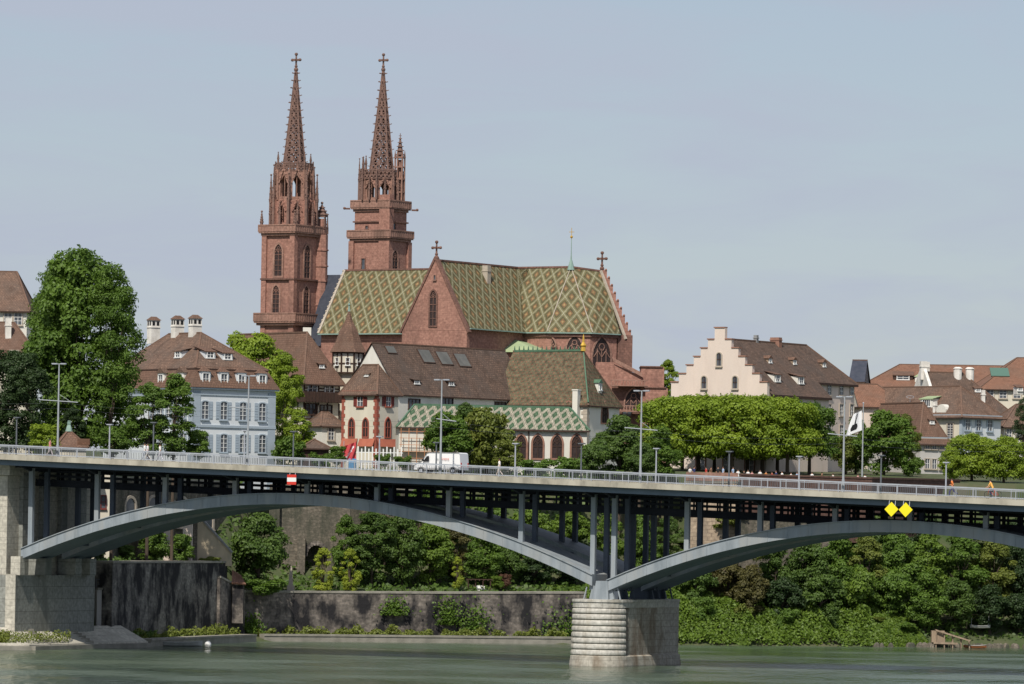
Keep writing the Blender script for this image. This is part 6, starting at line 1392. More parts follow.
# --- left above the deck
T(60, 256, 400, 66, 574, 'tallA', 'mid', 'upper left shoulder crown of the giant tree group', rot=3.0)
T(82, 243, 454, 124, 572, 'tallA', 'mid', 'giant bright green tree, the tallest of all, at the left', rot=1.0)
T(52, 270, 454, 66, 577, 'tallB', 'mid', 'tall green tree leaning against the left flank of the giant tree', rot=2.0)
T(112, 262, 454, 70, 568, 'tallB', 'mid', 'tall dark side crown on the right flank of the giant tree', rot=4.0)
T(6, 346, 455, 74, 566, 'tallB', 'dark', 'dark evergreen tree at the left picture edge')
T(30, 350, 455, 56, 562, 'roundB', 'dark', 'dark green tree between the left edge and the giant tree')
T(44, 424, 456, 40, 550, 'bushA', 'bright', 'light green bush behind the first lamp mast', 'shrub', 'bush')
T(72, 405, 456, 34, 566, 'roundC', 'dark', 'dark low tree at the foot of the giant tree')
T(174, 371, 458, 52, 566, 'roundB', 'mid', 'fresh green tree before the left side of the blue mansion')
T(149, 380, 458, 54, 564, 'roundA', 'mid', 'mid green tree between the giant tree and the blue mansion')
T(196, 430, 460, 34, 568, 'bushA', 'mid', 'dark green bush at the lower left corner of the blue mansion', 'shrub', 'bush')
T(113, 425, 456, 40, 552, 'roundC', 'mid', 'small green tree behind the second pale footway lamp')
T(258, 329, 425, 72, 630, 'roundA', 'bright', 'light green tree behind the blue mansion roof', rot=.5)
T(236, 333, 400, 46, 634, 'roundB', 'bright', 'light green tree top just right of the mansion ridge')
T(285, 350, 425, 44, 624, 'roundC', 'bright', 'light green tree before the brown timber house roof')
T(284, 372, 462, 34, 612, 'roundB', 'bright', 'slender green tree between the blue mansion and the timber house')
T(300, 409, 462, 40, 610, 'roundB', 'bright', 'small light green tree before the timber house balcony')
T(290, 436, 464, 44, 604, 'bushA', 'mid', 'green bush left of the garden hut', 'shrub', 'bush')
T(338, 446, 466, 24, 600, 'bushB', 'mid', 'small bush right of the garden hut', 'shrub', 'bush')
T(322, 452, 468, 30, 598, 'bushB', 'mid', 'low hedge before the garden hut', 'shrub', 'bush')
T(383, 453, 467, 20, 600, 'bushA', 'mid', 'small bush before the picket fence, left of two', 'shrub', 'bush')
T(403, 455, 468, 22, 600, 'bushB', 'mid', 'small bush before the scaffold, right of two', 'shrub', 'bush')
# --- before the chapel
T(446, 409, 472, 58, 620, 'roundA', 'mid', 'dark green tree behind the third lamp mast')
T(487, 402, 474, 66, 624, 'roundB', 'olive', 'olive tree with a yellowish top before the patterned aisle roof')
T(465, 400, 474, 40, 628, 'roundC', 'cool', 'middle crown of the three trees before the aisle')
T(508, 440, 474, 40, 618, 'bushA', 'olive', 'olive bush right of the trees before the aisle', 'shrub', 'bush')
T(535, 458, 476, 40, 616, 'bushB', 'mid', 'low hedge under the aisle windows, left piece', 'shrub', 'bush')
T(566, 456, 477, 42, 616, 'bushA', 'mid', 'low hedge under the aisle windows, right piece', 'shrub', 'bush')
T(594, 440, 480, 44, 622, 'roundC', 'cool', 'dark green tree at the foot of the chapel end')
T(620, 412, 482, 64, 626, 'roundA', 'cool', 'big dark green tree before the red sandstone block')
T(661, 426, 484, 48, 628, 'roundB', 'mid', 'green tree directly right of the fourth lamp mast')
T(640, 440, 484, 40, 622, 'roundC', 'cool', 'low dark tree around the fourth lamp mast')
T(668, 358, 400, 26, 745, 'roundC', 'bright', 'light green tree top between the sandstone block and the stepped gable')
# --- chestnuts on the terrace
for i, (px, yt, w_, tint, lab) in enumerate(((668, 393, 74, 'bright', 'leftmost round chestnut of the clipped terrace row'), (699, 391, 80, 'bright', 'second chestnut from the left in the clipped terrace row'), (732, 391, 80, 'bright', 'third chestnut from the left in the clipped terrace row'),
                                             (763, 392, 78, 'bright', 'fourth chestnut from the left in the clipped terrace row'), (788, 394, 72, 'bright', 'fifth chestnut from the left, under the roof dormers'), (810, 399, 62, 'mid', 'rightmost darker chestnut of the clipped terrace row'))):
    T(px, yt, 462, w_, 676 + (i % 2) * 4, ('blockA', 'blockB')[i % 2], tint, lab, group='clipped chestnuts on the terrace')
for i, (px, yt, w_, lab) in enumerate(((683, 393, 66, 'inner chestnut between the first and second of the row'), (715, 392, 66, 'inner chestnut between the second and third of the row'), (748, 392, 66, 'inner chestnut between the third and fourth of the row'), (778, 394, 64, 'inner chestnut between the fourth and fifth of the row'))):
    T(px, yt, 462, w_, 689, ('blockB', 'blockA')[i % 2], 'bright', lab, group='clipped chestnuts on the terrace')
# --- right side above the deck
T(884, 407, 484, 66, 686, 'roundA', 'mid', 'large dark green tree right of the white flag')
T(856, 418, 480, 44, 694, 'roundB', 'mid', 'green tree directly behind the white flag')
T(846, 430, 482, 34, 690, 'roundC', 'olive', 'olive tree left of the flagpole foot')
T(905, 412, 484, 38, 700, 'roundC', 'olive', 'yellow green tree before the grey town house')
T(912, 455, 486, 30, 684, 'bushA', 'mid', 'green bush before the foot of the grey town house', 'shrub', 'bush')
T(972, 431, 494, 58, 668, 'blockB', 'bright', 'bright green chestnut before the cream corner house', rot=.3)
T(1004, 434, 495, 50, 664, 'blockA', 'bright', 'bright green chestnut at the right edge, beside the dark tree')
T(952, 446, 492, 30, 660, 'roundC', 'bright', 'low bright chestnut branch crown behind the jogger')
T(1024, 396, 470, 26, 700, 'tallB', 'dark', 'dark tree at the right picture edge')
# --- the slope under the left arch
def bank_d(px):
    d = 600.0
    for _ in range(12):
        x = (px - HX) / F * d; d += (lerp_tab(BANK, x) - d) * .7
    return d
def T2(px, yt, yb, w_, d, *a, **k):
    if px < 240: dd = 568 + (d - 598) * .5
    elif px < 690: dd = bank_d(px) + 9.0 + (d - 640) * .5
    elif px < 905: dd = d - 42
    else: dd = bank_d(px) + (3.0 if yt > 560 else 8.5) + (6 if yt < 524 else 0)
    return plant(px, yt, yb, w_, dd, *a, **k)
T2(259, 509, 594, 72, 632, 'roundA', 'cool', 'round dark green tree left of the niche wall')
T2(152, 528, 566, 44, 598, 'roundC', 'mid', 'green shrub tree on top of the tall stained quay wall')
T2(180, 534, 566, 34, 604, 'bushA', 'mid', 'green bush between the stone pillars', 'shrub', 'bush')
T2(125, 545, 566, 26, 592, 'bushB', 'cool', 'dark bush left of the stone pillars', 'shrub', 'bush')
T2(98, 548, 590, 20, 568, 'bushA', 'dark', 'dark bush hanging beside the abutment wall', 'shrub', 'bush')
T2(262, 578, 595, 54, 627, 'bushB', 'mid', 'low green bush spilling over the long quay wall', 'shrub', 'bush')
T2(210, 556, 566, 30, 616, 'bushB', 'olive', 'small bush below the slanting cream wall', 'shrub', 'bush')
T2(323, 547, 594, 28, 635, 'light', 'yel', 'small yellow green tree, left one of the pair before the niche')
T2(350, 548, 594, 26, 635, 'light', 'yel', 'small yellow green tree, right one of the pair before the niche')
T2(457, 556, 590, 17, 640, 'light', 'yel', 'slim yellow green tree in front of the dark wood')
T2(372, 508, 594, 58, 643, 'roundA', 'cool', 'leafy green tree right of the niche wall')
T2(346, 512, 590, 34, 646, 'roundC', 'mid', 'narrow green tree hugging the niche wall')
T2(402, 512, 594, 54, 645, 'roundB', 'cool', 'dark leafy tree, second from the niche wall')
T2(430, 520, 594, 50, 646, 'roundA', 'bramble', 'fresh green tree below the middle of the left arch')
T2(455, 522, 588, 42, 652, 'roundC', 'brown', 'brownish tree with thin crown under the arch')
T2(482, 530, 594, 50, 647, 'roundB', 'mid', 'green tree above the dark pergola')
T2(508, 545, 594, 40, 650, 'roundA', 'cool', 'dark green tree right of the pergola')
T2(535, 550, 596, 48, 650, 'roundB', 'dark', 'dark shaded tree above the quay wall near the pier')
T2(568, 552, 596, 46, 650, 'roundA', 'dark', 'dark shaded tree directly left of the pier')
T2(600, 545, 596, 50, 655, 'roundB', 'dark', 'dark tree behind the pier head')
T2(497, 576, 594, 18, 641, 'bushA', 'bramble', 'small light bush right of the pergola', 'shrub', 'bush')
T2(505, 574, 590, 16, 643, 'bushB', 'rose', 'small reddish shrub beside the pergola', 'shrub', 'bush')
for i, (px, yt, w_, tint, lab) in enumerate(((385, 470, 50, 'cool', 'tree crown high on the slope, seen between deck and arch at the left'), (420, 478, 48, 'mid', 'green crown seen through the columns left of the arch crown foot'), (452, 485, 46, 'cool', 'green crown seen through the third bay left of the pier columns'),
                                      (490, 500, 52, 'mid', 'green crown seen through the second bay left of the pier columns'), (530, 505, 54, 'bramble', 'fresh green crown seen through the bay left of the pier columns'), (570, 508, 50, 'bramble', 'fresh green crown close behind the pier columns'),
                                      (608, 512, 46, 'bramble', 'fresh green crown between the double pier columns'), (640, 512, 46, 'mid', 'green crown right behind the double pier columns'), (668, 514, 40, 'cool', 'dark green crown left of the sandy bastion'))):
    T2(px, yt, 580, w_, 658 + (i % 3) * 3, ('roundA', 'roundB', 'roundC')[i % 3], tint, lab, group='crowns seen between the bridge columns')
# --- the wooded bank right of the pier
rows = ((696, 558, 640, 50, 649, 'roundB', 'cool', 'dark green tree just right of the pier'), (728, 548, 640, 50, 651, 'roundA', 'brown', 'brownish olive tree under the left part of the right arch'), (752, 562, 640, 44, 649, 'roundC', 'brown', 'low brownish tree above the bramble bank'),
        (776, 542, 640, 50, 652, 'roundB', 'cool', 'deep green tree, third from the pier under the right arch'), (806, 536, 642, 56, 654, 'roundA', 'cool', 'deep green tree, fourth from the pier under the right arch'), (838, 533, 642, 56, 656, 'roundB', 'mid', 'mid green tree left of the right arch crown'),
        (866, 531, 642, 54, 658, 'roundC', 'olive', 'olive green tree below the yellow boards'), (896, 528, 644, 60, 661, 'roundA', 'mid', 'wide mid green tree below the right arch crown'), (930, 529, 644, 56, 664, 'roundB', 'bramble', 'lighter green tree right of the right arch crown'),
        (962, 531, 644, 56, 667, 'roundA', 'mid', 'mid green tree above the wooden jetty'), (993, 535, 646, 52, 672, 'roundC', 'olive', 'olive tree above the hanging boat'), (1018, 540, 650, 50, 676, 'roundB', 'dark', 'dark tree at the right end of the bank'))
for px, yt, yb, w_, d, v, tint, lab in rows: T2(px, yt, yb - 10, w_, d, v, tint, lab)
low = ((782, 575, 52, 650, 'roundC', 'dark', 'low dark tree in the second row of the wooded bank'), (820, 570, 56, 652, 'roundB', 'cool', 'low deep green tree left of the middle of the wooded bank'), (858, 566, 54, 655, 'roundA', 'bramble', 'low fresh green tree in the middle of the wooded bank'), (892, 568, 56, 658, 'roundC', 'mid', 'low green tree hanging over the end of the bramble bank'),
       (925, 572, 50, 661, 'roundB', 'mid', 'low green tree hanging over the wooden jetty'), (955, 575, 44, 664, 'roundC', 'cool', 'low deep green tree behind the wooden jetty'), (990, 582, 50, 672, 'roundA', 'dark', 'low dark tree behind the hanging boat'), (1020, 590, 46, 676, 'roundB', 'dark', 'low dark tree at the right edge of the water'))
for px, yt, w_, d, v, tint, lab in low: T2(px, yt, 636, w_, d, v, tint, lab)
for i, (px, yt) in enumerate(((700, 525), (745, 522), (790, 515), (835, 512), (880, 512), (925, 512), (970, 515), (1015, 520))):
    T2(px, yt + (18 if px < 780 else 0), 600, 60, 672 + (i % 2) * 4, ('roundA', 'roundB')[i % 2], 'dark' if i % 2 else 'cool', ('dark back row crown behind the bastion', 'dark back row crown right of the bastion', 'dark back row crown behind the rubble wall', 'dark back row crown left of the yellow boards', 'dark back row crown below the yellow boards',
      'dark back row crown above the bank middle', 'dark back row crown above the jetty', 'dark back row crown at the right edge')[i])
T2(752, 535, 560, 40, 650, 'bushA', 'olive', 'olive bush before the grey rubble retaining wall', 'shrub', 'bush'); T2(735, 513, 530, 60, 661, 'bushB', 'olive', 'bush on top of the grey rubble retaining wall', 'shrub', 'bush')

for px, yt, w_, tint, lab in ((702, 597, 34, 'mid', 'rounded green bush standing out of the bramble next to the pier'), (742, 603, 30, 'olive', 'olive bush in the bramble below the brownish tree'), (783, 606, 36, 'mid', 'green bush in the middle of the bramble bank'), (828, 610, 30, 'cool', 'dark green bush in the right half of the bramble bank'), (872, 616, 34, 'olive', 'olive bush near the right end of the bramble bank'), (906, 622, 28, 'mid', 'low green bush left of the wooden jetty')):
    plant(px, yt, 642, w_, bank_d(px) + 3.2 + (px % 3), 'bushB', tint, lab, 'shrub', 'bush')
# --- ground cover, nobody could count it
def cover(name, label, n, sampler, leaf, tint, cat='ground cover', up=.6):
    rn = random.Random(len(name) + n); v, f, tone = [], [], []
    for _ in range(n):
        P, s_ = sampler(rn)
        if P is None: continue
        nrm = Vector((rn.gauss(0, .6), rn.gauss(0, .6) - .3, rn.gauss(0, .4) + up)).normalized(); u = nrm.orthogonal().normalized(); w_ = nrm.cross(u); a = rn.uniform(0, 6.28); u, w_ = u * math.cos(a) + w_ * math.sin(a), w_ * math.cos(a) - u * math.sin(a)
        q = leaf * s_ * rn.uniform(.6, 1.3); i = len(v); v += [tuple(P - u * q * .6), tuple(P - w_ * q * .42), tuple(P + u * q * .6), tuple(P + w_ * q * .42)]; f.append((i, i + 1, i + 2, i + 3)); tone.append(rn.random())
    me = bpy.data.meshes.new(name); me.from_pydata(v, [], f); at = me.attributes.new('tone', 'FLOAT', 'FACE'); at.data.foreach_set('value', tone); me.materials.append(LM[tint]); me.update()
    o = bpy.data.objects.new(name, me); sc.collection.objects.link(o); return tag(o, label, cat, kind='stuff')
def bank_pt(rn, px0, px1, D0, D1):
    """a point of the bank between two image columns, D inland"""
    x = rn.uniform(px0, px1); D = rn.uniform(D0, D1)
    for (xa, ya), (xb, yb) in zip(BANK, BANK[1:]):
        if xa <= x < xb:
            t_ = (x - xa) / (xb - xa); u = Vector((xb - xa, yb - ya, 0)).normalized(); n = Vector((-u.y, u.x, 0)); return Vector((x, ya + (yb - ya) * t_, 0)) + n * D, D
    return None, 0
def bumps(x, y): return (math.sin(x * .9 + math.sin(y * .7) * 2) * math.sin(y * .8 + x * .3) + .6 * math.sin(x * 2.1 + 1.3 * y)) * .5
def bramble(rn):
    P, D = bank_pt(rn, 8, 49, 0, 13)
    if P is None: return None, 1
    edge = sm(8, 11, P.x) * (1 - sm(38, 48, P.x)); hgt = (1.6 + 1.7 * bumps(P.x * .8, P.y * .8) + .5 * bumps(P.x * 2.9, P.y * 2.7)) * edge * (.55 + .45 * sm(0, 3, D)) * (1 if D < 11 else .8)
    P.z = ground(P.x, P.y) + max(0, hgt) * rn.random() ** .35 + .05; return P, 1
cover('bramble_bank', 'dense bright green bramble covering the bank right of the pier', 85000, bramble, .30, 'bramble', up=.5)
def wood_floor(rn):
    x = rn.uniform(-34, 90); y = rn.uniform(580, 670); D = bankD(x, y)
    if D < (6.5 if x < 44 else 1) or D > (27 if x > 12 else 36): return None, 1
    P = Vector((x, y, ground(x, y) + rn.random() ** 2 * (.6 + .5 * bumps(x, y)))); return P, 1
cover('slope_undergrowth', 'dark green undergrowth on the slope under the trees', 60000, wood_floor, .5, 'cool')
def quay_weeds(rn):
    if rn.random() < .6: P, D = bank_pt(rn, -27, 7, 1.5, 3.2)
    else: P, D = bank_pt(rn, -37, -28, 1.5, 3.4)
    if P is None: return None, 1
    b = bumps(P.x * 1.3, P.y) + .5
    if b < rn.random() * .6: return None, 1
    P.z = .62 + rn.random() ** 1.5 * max(.15, b) * 1.1; return P, .8
cover('quay_weeds', 'yellow green weeds growing along the foot of the quay walls', 16000, quay_weeds, .34, 'olive')
def emb_grass(rn):
    x = rn.uniform(-62, -44.5); t_ = rn.uniform(.1, .62)
    if x > -50 and rn.random() < .75: return None, 1
    if x < -47.8: y0 = 515.8 + (x + 62) / 14.2 * 6.4; y1 = y0 + 5.2
    else: y0 = 522.2 + (x + 47.8) / 6.2 * 14.8; y1 = y0 + 4
    return Vector((x, y0 + (y1 - y0) * t_, .55 + 1.6 * t_ + rn.random() ** 2 * .45)), .7
cover('embankment_grass', 'strip of yellowish grass on the stone embankment by the abutment', 16000, emb_grass, .24, 'olive', 'grass')
def side_grass(rn):
    x = rn.uniform(-46.5, -37.5); y = rn.uniform(538, 560); D = bankD(x, y)
    if D < 2.2 or D > 9: return None, 1
    return Vector((x, y, ground(x, y) + rn.random() ** 2 * .7)), 1
cover('wall_foot_grass', 'dark grass and ivy on the steep bit between abutment and quay wall', 7000, side_grass, .34, 'cool', 'grass')
def wall_ivy(rn):
    c = rn.choice(((-4.0, .9, .2, 1.5), (-7.0, .7, 1.2, 1.4), (6.6, 1.6, 0, 1.5), (-13.0, .7, 2.2, .8), (-28.6, .6, 0, 1.0)))
    x = c[0] + rn.gauss(0, c[1]); y = (581.5 + (x + 30.4) * .67 if x < -21 else 587.8 + (x + 21) * .365) - .35 - rn.random() * .7; z = .8 + c[2] + abs(rn.gauss(0, c[3])); return (Vector((x, y, min(z, 5.2))), .8)
cover('wall_ivy', 'green weeds and ivy tufts clinging to the long quay wall', 3200, wall_ivy, .34, 'mid')

# ================================================================ PEOPLE, VEHICLE, FLAG, BOATS
MC = {}
def cmat(c):
    if c not in MC: MC[c] = mat('cloth_%d' % len(MC) if 0 else 'cloth', c, .85)
    return MC[c]
HAIR = mat('dark_hair', (.03, .02, .015), .8)
def body_mesh(pose, top, bottom):
    """one continuous skinned body, feet at z=0, facing +x; returns a mesh with clothing material bands"""
    st = {'walk': dict(hipz=.90, kn=((.16, .46), (-.04, .47)), ft=((.30, .06), (-.34, .10)), el=((-.14, 1.12), (.12, 1.12)), hd=((-.10, .88), (.32, .95)), lean=.03),
          'stand': dict(hipz=.92, kn=((.03, .48), (.0, .48)), ft=((.02, .05), (-.02, .05)), el=((-.02, 1.12), (-.02, 1.12)), hd=((.06, .90), (.06, .90)), lean=.0),
          'run': dict(hipz=.90, kn=((.26, .56), (-.08, .48)), ft=((.30, .12), (-.46, .30)), el=((-.20, 1.16), (.12, 1.14)), hd=((-.02, 1.02), (.34, 1.16)), lean=.10),
          'cycle': dict(hipz=.95, kn=((.34, .74), (.28, .52)), ft=((.22, .38), (.14, .16)), el=((.32, 1.12), (.32, 1.12)), hd=((.56, 1.02), (.56, 1.02)), lean=.28)}[pose]
    hz, ln = st['hipz'], st['lean']
    V, E, Rr = [], [], []
    def v(x, y, z, r, p=None, ry=None):
        V.append((x, y, z)); Rr.append((r, ry or r)); i = len(V) - 1
        if p is not None: E.append((p, i))
        return i
    pel = v(0, 0, hz, .14, None, .12); wa = v(ln * .35, 0, hz + .17, .125, pel, .11); ch = v(ln * .8, 0, hz + .38, .155, wa, .12); sh = v(ln, 0, hz + .52, .11, ch, .10); nk = v(ln * 1.1, 0, hz + .60, .055, sh); hd0 = v(ln * 1.15 + .01, 0, hz + .68, .085, nk); hd1 = v(ln * 1.15 + .01, 0, hz + .78, .092, hd0, .082)
    v(ln * 1.15, 0, hz + .84, .05, hd1)
    for k, sg in enumerate((1, -1)):
        a = v(0, sg * .09, hz - .08, .095, pel); b = v(st['kn'][k][0], sg * .10, st['kn'][k][1], .062, a); fx, fz = st['ft'][k]; c = v(fx, sg * .10, fz + .03, .042, b); v(fx + .14, sg * .11, max(.03, fz - .02), .036, c)
        s_ = v(ln, sg * .17, hz + .50, .065, sh); e2 = v(st['el'][k][0] + ln * .5, sg * .22, st['el'][k][1], .045, s_); h_ = v(st['hd'][k][0] + ln * .4, sg * .22, st['hd'][k][1], .032, e2); v(st['hd'][k][0] + ln * .4 + .06, sg * .22, st['hd'][k][1] - .05, .034, h_)
    me = bpy.data.meshes.new('person_skeleton'); me.from_pydata(V, E, []); o = bpy.data.objects.new('person_skeleton', me); sc.collection.objects.link(o)
    o.modifiers.new('Skin', 'SKIN'); sub = o.modifiers.new('Subsurf', 'SUBSURF'); sub.levels = 1
    for i, r in enumerate(Rr): me.skin_vertices[0].data[i].radius = r
    me.skin_vertices[0].data[0].use_root = True
    bpy.context.view_layer.update(); dg = bpy.context.evaluated_depsgraph_get(); m2 = bpy.data.meshes.new_from_object(o.evaluated_get(dg)); m2.name = 'body'; bpy.data.objects.remove(o); bpy.data.meshes.remove(me)
    m2.materials.clear()
    for m_ in (M['skin'], cmat(top), cmat(bottom), M['black']): m2.materials.append(m_)
    for p in m2.polygons:
        c = p.center; p.use_smooth = True
        if c.z > hz + .585: p.material_index = 0
        elif c.z < .10 + (.3 if pose == 'cycle' and 0 else 0): p.material_index = 3
        elif c.z < hz + .02 and abs(c.y) < .19: p.material_index = 2
        elif abs(c.y) > .19 and c.z < hz + .28: p.material_index = 0
        else: p.material_index = 1
    return m2
BC = {}
def person(P, deg, pose, top, bottom, label, group=None, h=1.72):
    key = (pose, top, bottom)
    if key not in BC: BC[key] = body_mesh(pose, top, bottom)
    k = h / 1.76; e = empty('person', P, label, 'person', group, R(deg))
    b = bpy.data.objects.new('body', BC[key]); sc.collection.objects.link(b); b.parent = e; b.scale = (k, k, k)
    if 'hair' not in BC:
        mb = MB(); mb.lathe((0, 0, 0), [(.098, -.02), (.104, .03), (.092, .075), (.055, .105), (.01, .115)], 10)
        BC['hair'] = mb.mesh('hair', HAIR, smooth=True)
    ln = {'walk': .03, 'stand': 0, 'run': .10, 'cycle': .28}[pose]; hz = {'walk': .90, 'stand': .92, 'run': .90, 'cycle': .95}[pose]
    hr = bpy.data.objects.new('hair', BC['hair']); sc.collection.objects.link(hr); hr.parent = e; hr.location = ((ln * 1.15 - .012) * k, 0, (hz + .755) * k); hr.scale = (k, k, k)
    return e
def deck_pt(px, t_): s = s_at(px, t_, 18); v = B(s, t_, 0); v.z = deckz(s) + .04; return v
DA = -25
person(deck_pt(49.5, -1.6), DA, 'walk', (.55, .22, .22), (.45, .40, .42), 'person in a reddish top walking near the first lamp mast')
person(deck_pt(144.8, -1.2), DA + 180, 'walk', (.75, .74, .72), (.35, .38, .45), 'person in white top walking, the left one of the three walkers')
person(deck_pt(147.6, -1.9), DA + 180, 'walk', (.70, .66, .68), (.60, .58, .56), 'person in pale clothes walking, the middle one of the three walkers')
person(deck_pt(160, -1.5), DA + 180, 'walk', (.78, .76, .72), (.62, .60, .66), 'person in pale clothes and light trousers, rightmost of the three walkers')
person(deck_pt(499.5, -1.5), DA + 180, 'walk', (.78, .74, .70), (.55, .48, .44), 'lone walker in a white top to the right of the white van')
person(deck_pt(953, -1.3), DA + 180, 'run', (.70, .20, .05), (.05, .05, .15), 'jogging person in an orange top and dark blue shorts')
def bicycle(P, deg, label):
    e = empty('bicycle', P, label, 'bicycle', None, R(deg))
    def lb(name, mb, m_): o = bpy.data.objects.new(name, mb.mesh(name, m_)); sc.collection.objects.link(o); o.parent = e; return o
    for x in (-.5, .55):
        mb = MB()
        for k in range(18):
            a0, a1 = k * math.pi / 9, (k + 1) * math.pi / 9; mb.bar((x + .33 * math.cos(a0), 0, .34 + .33 * math.sin(a0)), (x + .33 * math.cos(a1), 0, .34 + .33 * math.sin(a1)), .035, .035)
        for k in range(8): a0 = k * math.pi / 4; mb.cyl((x, 0, .34), (x + .32 * math.cos(a0), 0, .34 + .32 * math.sin(a0)), .006, n=3)
        lb('wheel', mb, M['tyre'])
    mb = MB()
    for a, b in (((-.5, .34), (-.15, .75)), ((-.15, .75), (.42, .82)), ((-.05, .32), (.42, .80)), ((-.5, .34), (-.05, .32)), ((-.15, .86), (-.05, .32)), ((.55, .34), (.40, .98))): mb.cyl((a[0], 0, a[1]), (b[0], 0, b[1]), .022, n=5)
    lb('frame', mb, M['red']); mb = MB(); mb.bar((.42, -.26, 1.0), (.42, .26, 1.0), .03, .03); lb('handlebar', mb, M['black']); mb = MB(); mb.ebox((-.28, -.07, .88), (.26, 0, 0), (0, .14, 0), (0, 0, .06)); lb('saddle', mb, M['black'])
P = deck_pt(993.5, 1.2); bicycle(P, DA + 180, 'dark bicycle ridden on the bridge near the right edge'); person(P, DA + 180, 'cycle', (.80, .42, .10), (.04, .045, .12), 'cyclist in orange top and dark shorts riding near the right edge')
# visitors at the terrace parapet under the chestnuts
vis = [(690, 'white', 'standing'), (694, 'dark blue', ''), (706, 'red', ''), (711, 'brown', ''), (718, 'black', ''), (723, 'pale blue', ''), (733, 'pale blue', ''), (738, 'white', ''), (744, 'black', ''), (748, 'white', ''), (752, 'pink', ''), (760, 'white', ''), (766, 'orange', ''), (772, 'red', ''), (776, 'dark blue', ''), (782, 'white', ''), (791, 'white', ''), (797, 'pale blue', ''), (812, 'white', ''), (822, 'brown', ''), (833, 'white', ''), (858, 'pink', ''), (865, 'white', '')]
CO = {'white': (.75, .74, .72), 'dark blue': (.04, .05, .14), 'red': (.45, .05, .04), 'brown': (.18, .10, .06), 'black': (.03, .03, .03), 'pale blue': (.32, .42, .58), 'pink': (.62, .32, .32), 'orange': (.55, .22, .06)}
gl = {690: 'leftmost visitor, white top, at the brick parapet', 694: 'visitor in dark blue, second from the left at the brick parapet', 706: 'visitor in a red top under the second chestnut', 711: 'visitor in brown right beside the red clad one', 718: 'visitor in black under the leftmost dark trunk', 723: 'visitor in pale blue at the brick end of the parapet, left of the lamp', 733: 'visitor in pale blue just right of the dark footway lamp',
      738: 'visitor in white at the step of the parapet', 744: 'visitor in black between two people in white', 748: 'visitor in white right of the one in black', 752: 'visitor in pink under the third chestnut', 760: 'visitor in white leaning at the middle of the dark parapet', 766: 'only visitor in orange under the chestnuts', 772: 'visitor in red under the fourth chestnut', 776: 'visitor in dark blue right of the one in red',
      782: 'visitor in white next to the one in dark blue', 791: 'visitor in white just left of the pale lamp', 797: 'visitor in pale blue behind the pale footway lamp', 812: 'visitor in white under the rightmost chestnut', 822: 'visitor in brown right of the chestnut row', 833: 'visitor in white left of the tall mast by the flag', 858: 'visitor in pink at the foot of the flagpole', 865: 'visitor in white right of the flagpole foot'}
for px, c, _ in vis:
    d_ = (621.5 if px < 737 else 626.5 + (px - 741) * .045) + random.uniform(0, .8); top_z = (Tz if px < 737 else zat(px, 475.3 + (px - 741) * .028, 624 + (px - 741) * .045)); P = W(px, 476, d_); P.z = top_z - 1.05
    person(P, random.uniform(200, 340), 'stand', CO[c], random.choice(((.08, .09, .14), (.3, .28, .25))), gl[px], 'visitors at the terrace parapet', random.uniform(1.6, 1.82))
mb = MB(); mb.prism([tuple(W(684, 480, 619.9).xy), tuple(W(738, 480, 619.2).xy), tuple(W(742, 480, 624.6).xy), tuple(W(874, 480, 630.6).xy), tuple(W(874, 480, 700).xy), tuple(W(684, 480, 700).xy)], 17.0, Tz - 1.06); tag(mb.build('terrace', M['ledge']), kind='structure')

# ---- white van
P = deck_pt(441.5, 2.0); P.z -= .02; van = empty('van', P, 'white delivery van with red lettering driving left on the bridge', 'van', None, R(DA + 180))
def vb(name, mb, m_, par=None, sm_=False):
    o = bpy.data.objects.new(name, mb.mesh(name, m_, smooth=sm_)); sc.collection.objects.link(o); o.parent = par or van; return o
prof = [(-2.72, .45), (-2.74, 1.0), (-2.62, 2.36), (-2.45, 2.46), (1.0, 2.48), (1.25, 2.40), (1.95, 1.42), (2.55, 1.18), (2.78, .98), (2.82, .45)]
mb = MB(); n = len(prof)
for y0, y1, ins in ((-1.0, 1.0, 0),):
    i = len(mb.v)
    for yy, k_ in ((-.90, .12), (-1.0, 0), (1.0, 0), (.90, .12)):
        for x, z in prof: mb.v.append((x * (1 - k_ * .12), yy, z - (k_ * .5 if z > 1.3 else 0)))
    for a in range(3):
        for k in range(n):
            mb.f.append((i + a * n + k, i + a * n + (k + 1) % n, i + (a + 1) * n + (k + 1) % n, i + (a + 1) * n + k)); mb.m.append(0)
    mb.f.append(tuple(i + k for k in range(n))); mb.m.append(0); mb.f.append(tuple(i + 3 * n + k for k in reversed(range(n)))); mb.m.append(0)
vb('body', mb, M['vanw'])
for x in (-1.85, 1.95):
    for y in (-.92, .92):
        w_ = MB(); w_.cyl((x, y - .12, .35), (x, y + .12, .35), .35, .35, 16); wh = vb('wheel', w_, M['tyre']); r_ = MB(); sg = -1 if y < 0 else 1; r_.cyl((x, y + sg * .121, .35), (x, y + sg * .14, .35), .2, .18, 12); vb('rim', r_, M['rail'], wh)
        a_ = MB(); a_.cyl((x, sg * 1.003, .40), (x, sg * 1.012, .40), .43, .43, 16); vb('wheel_arch', a_, M['grey'])
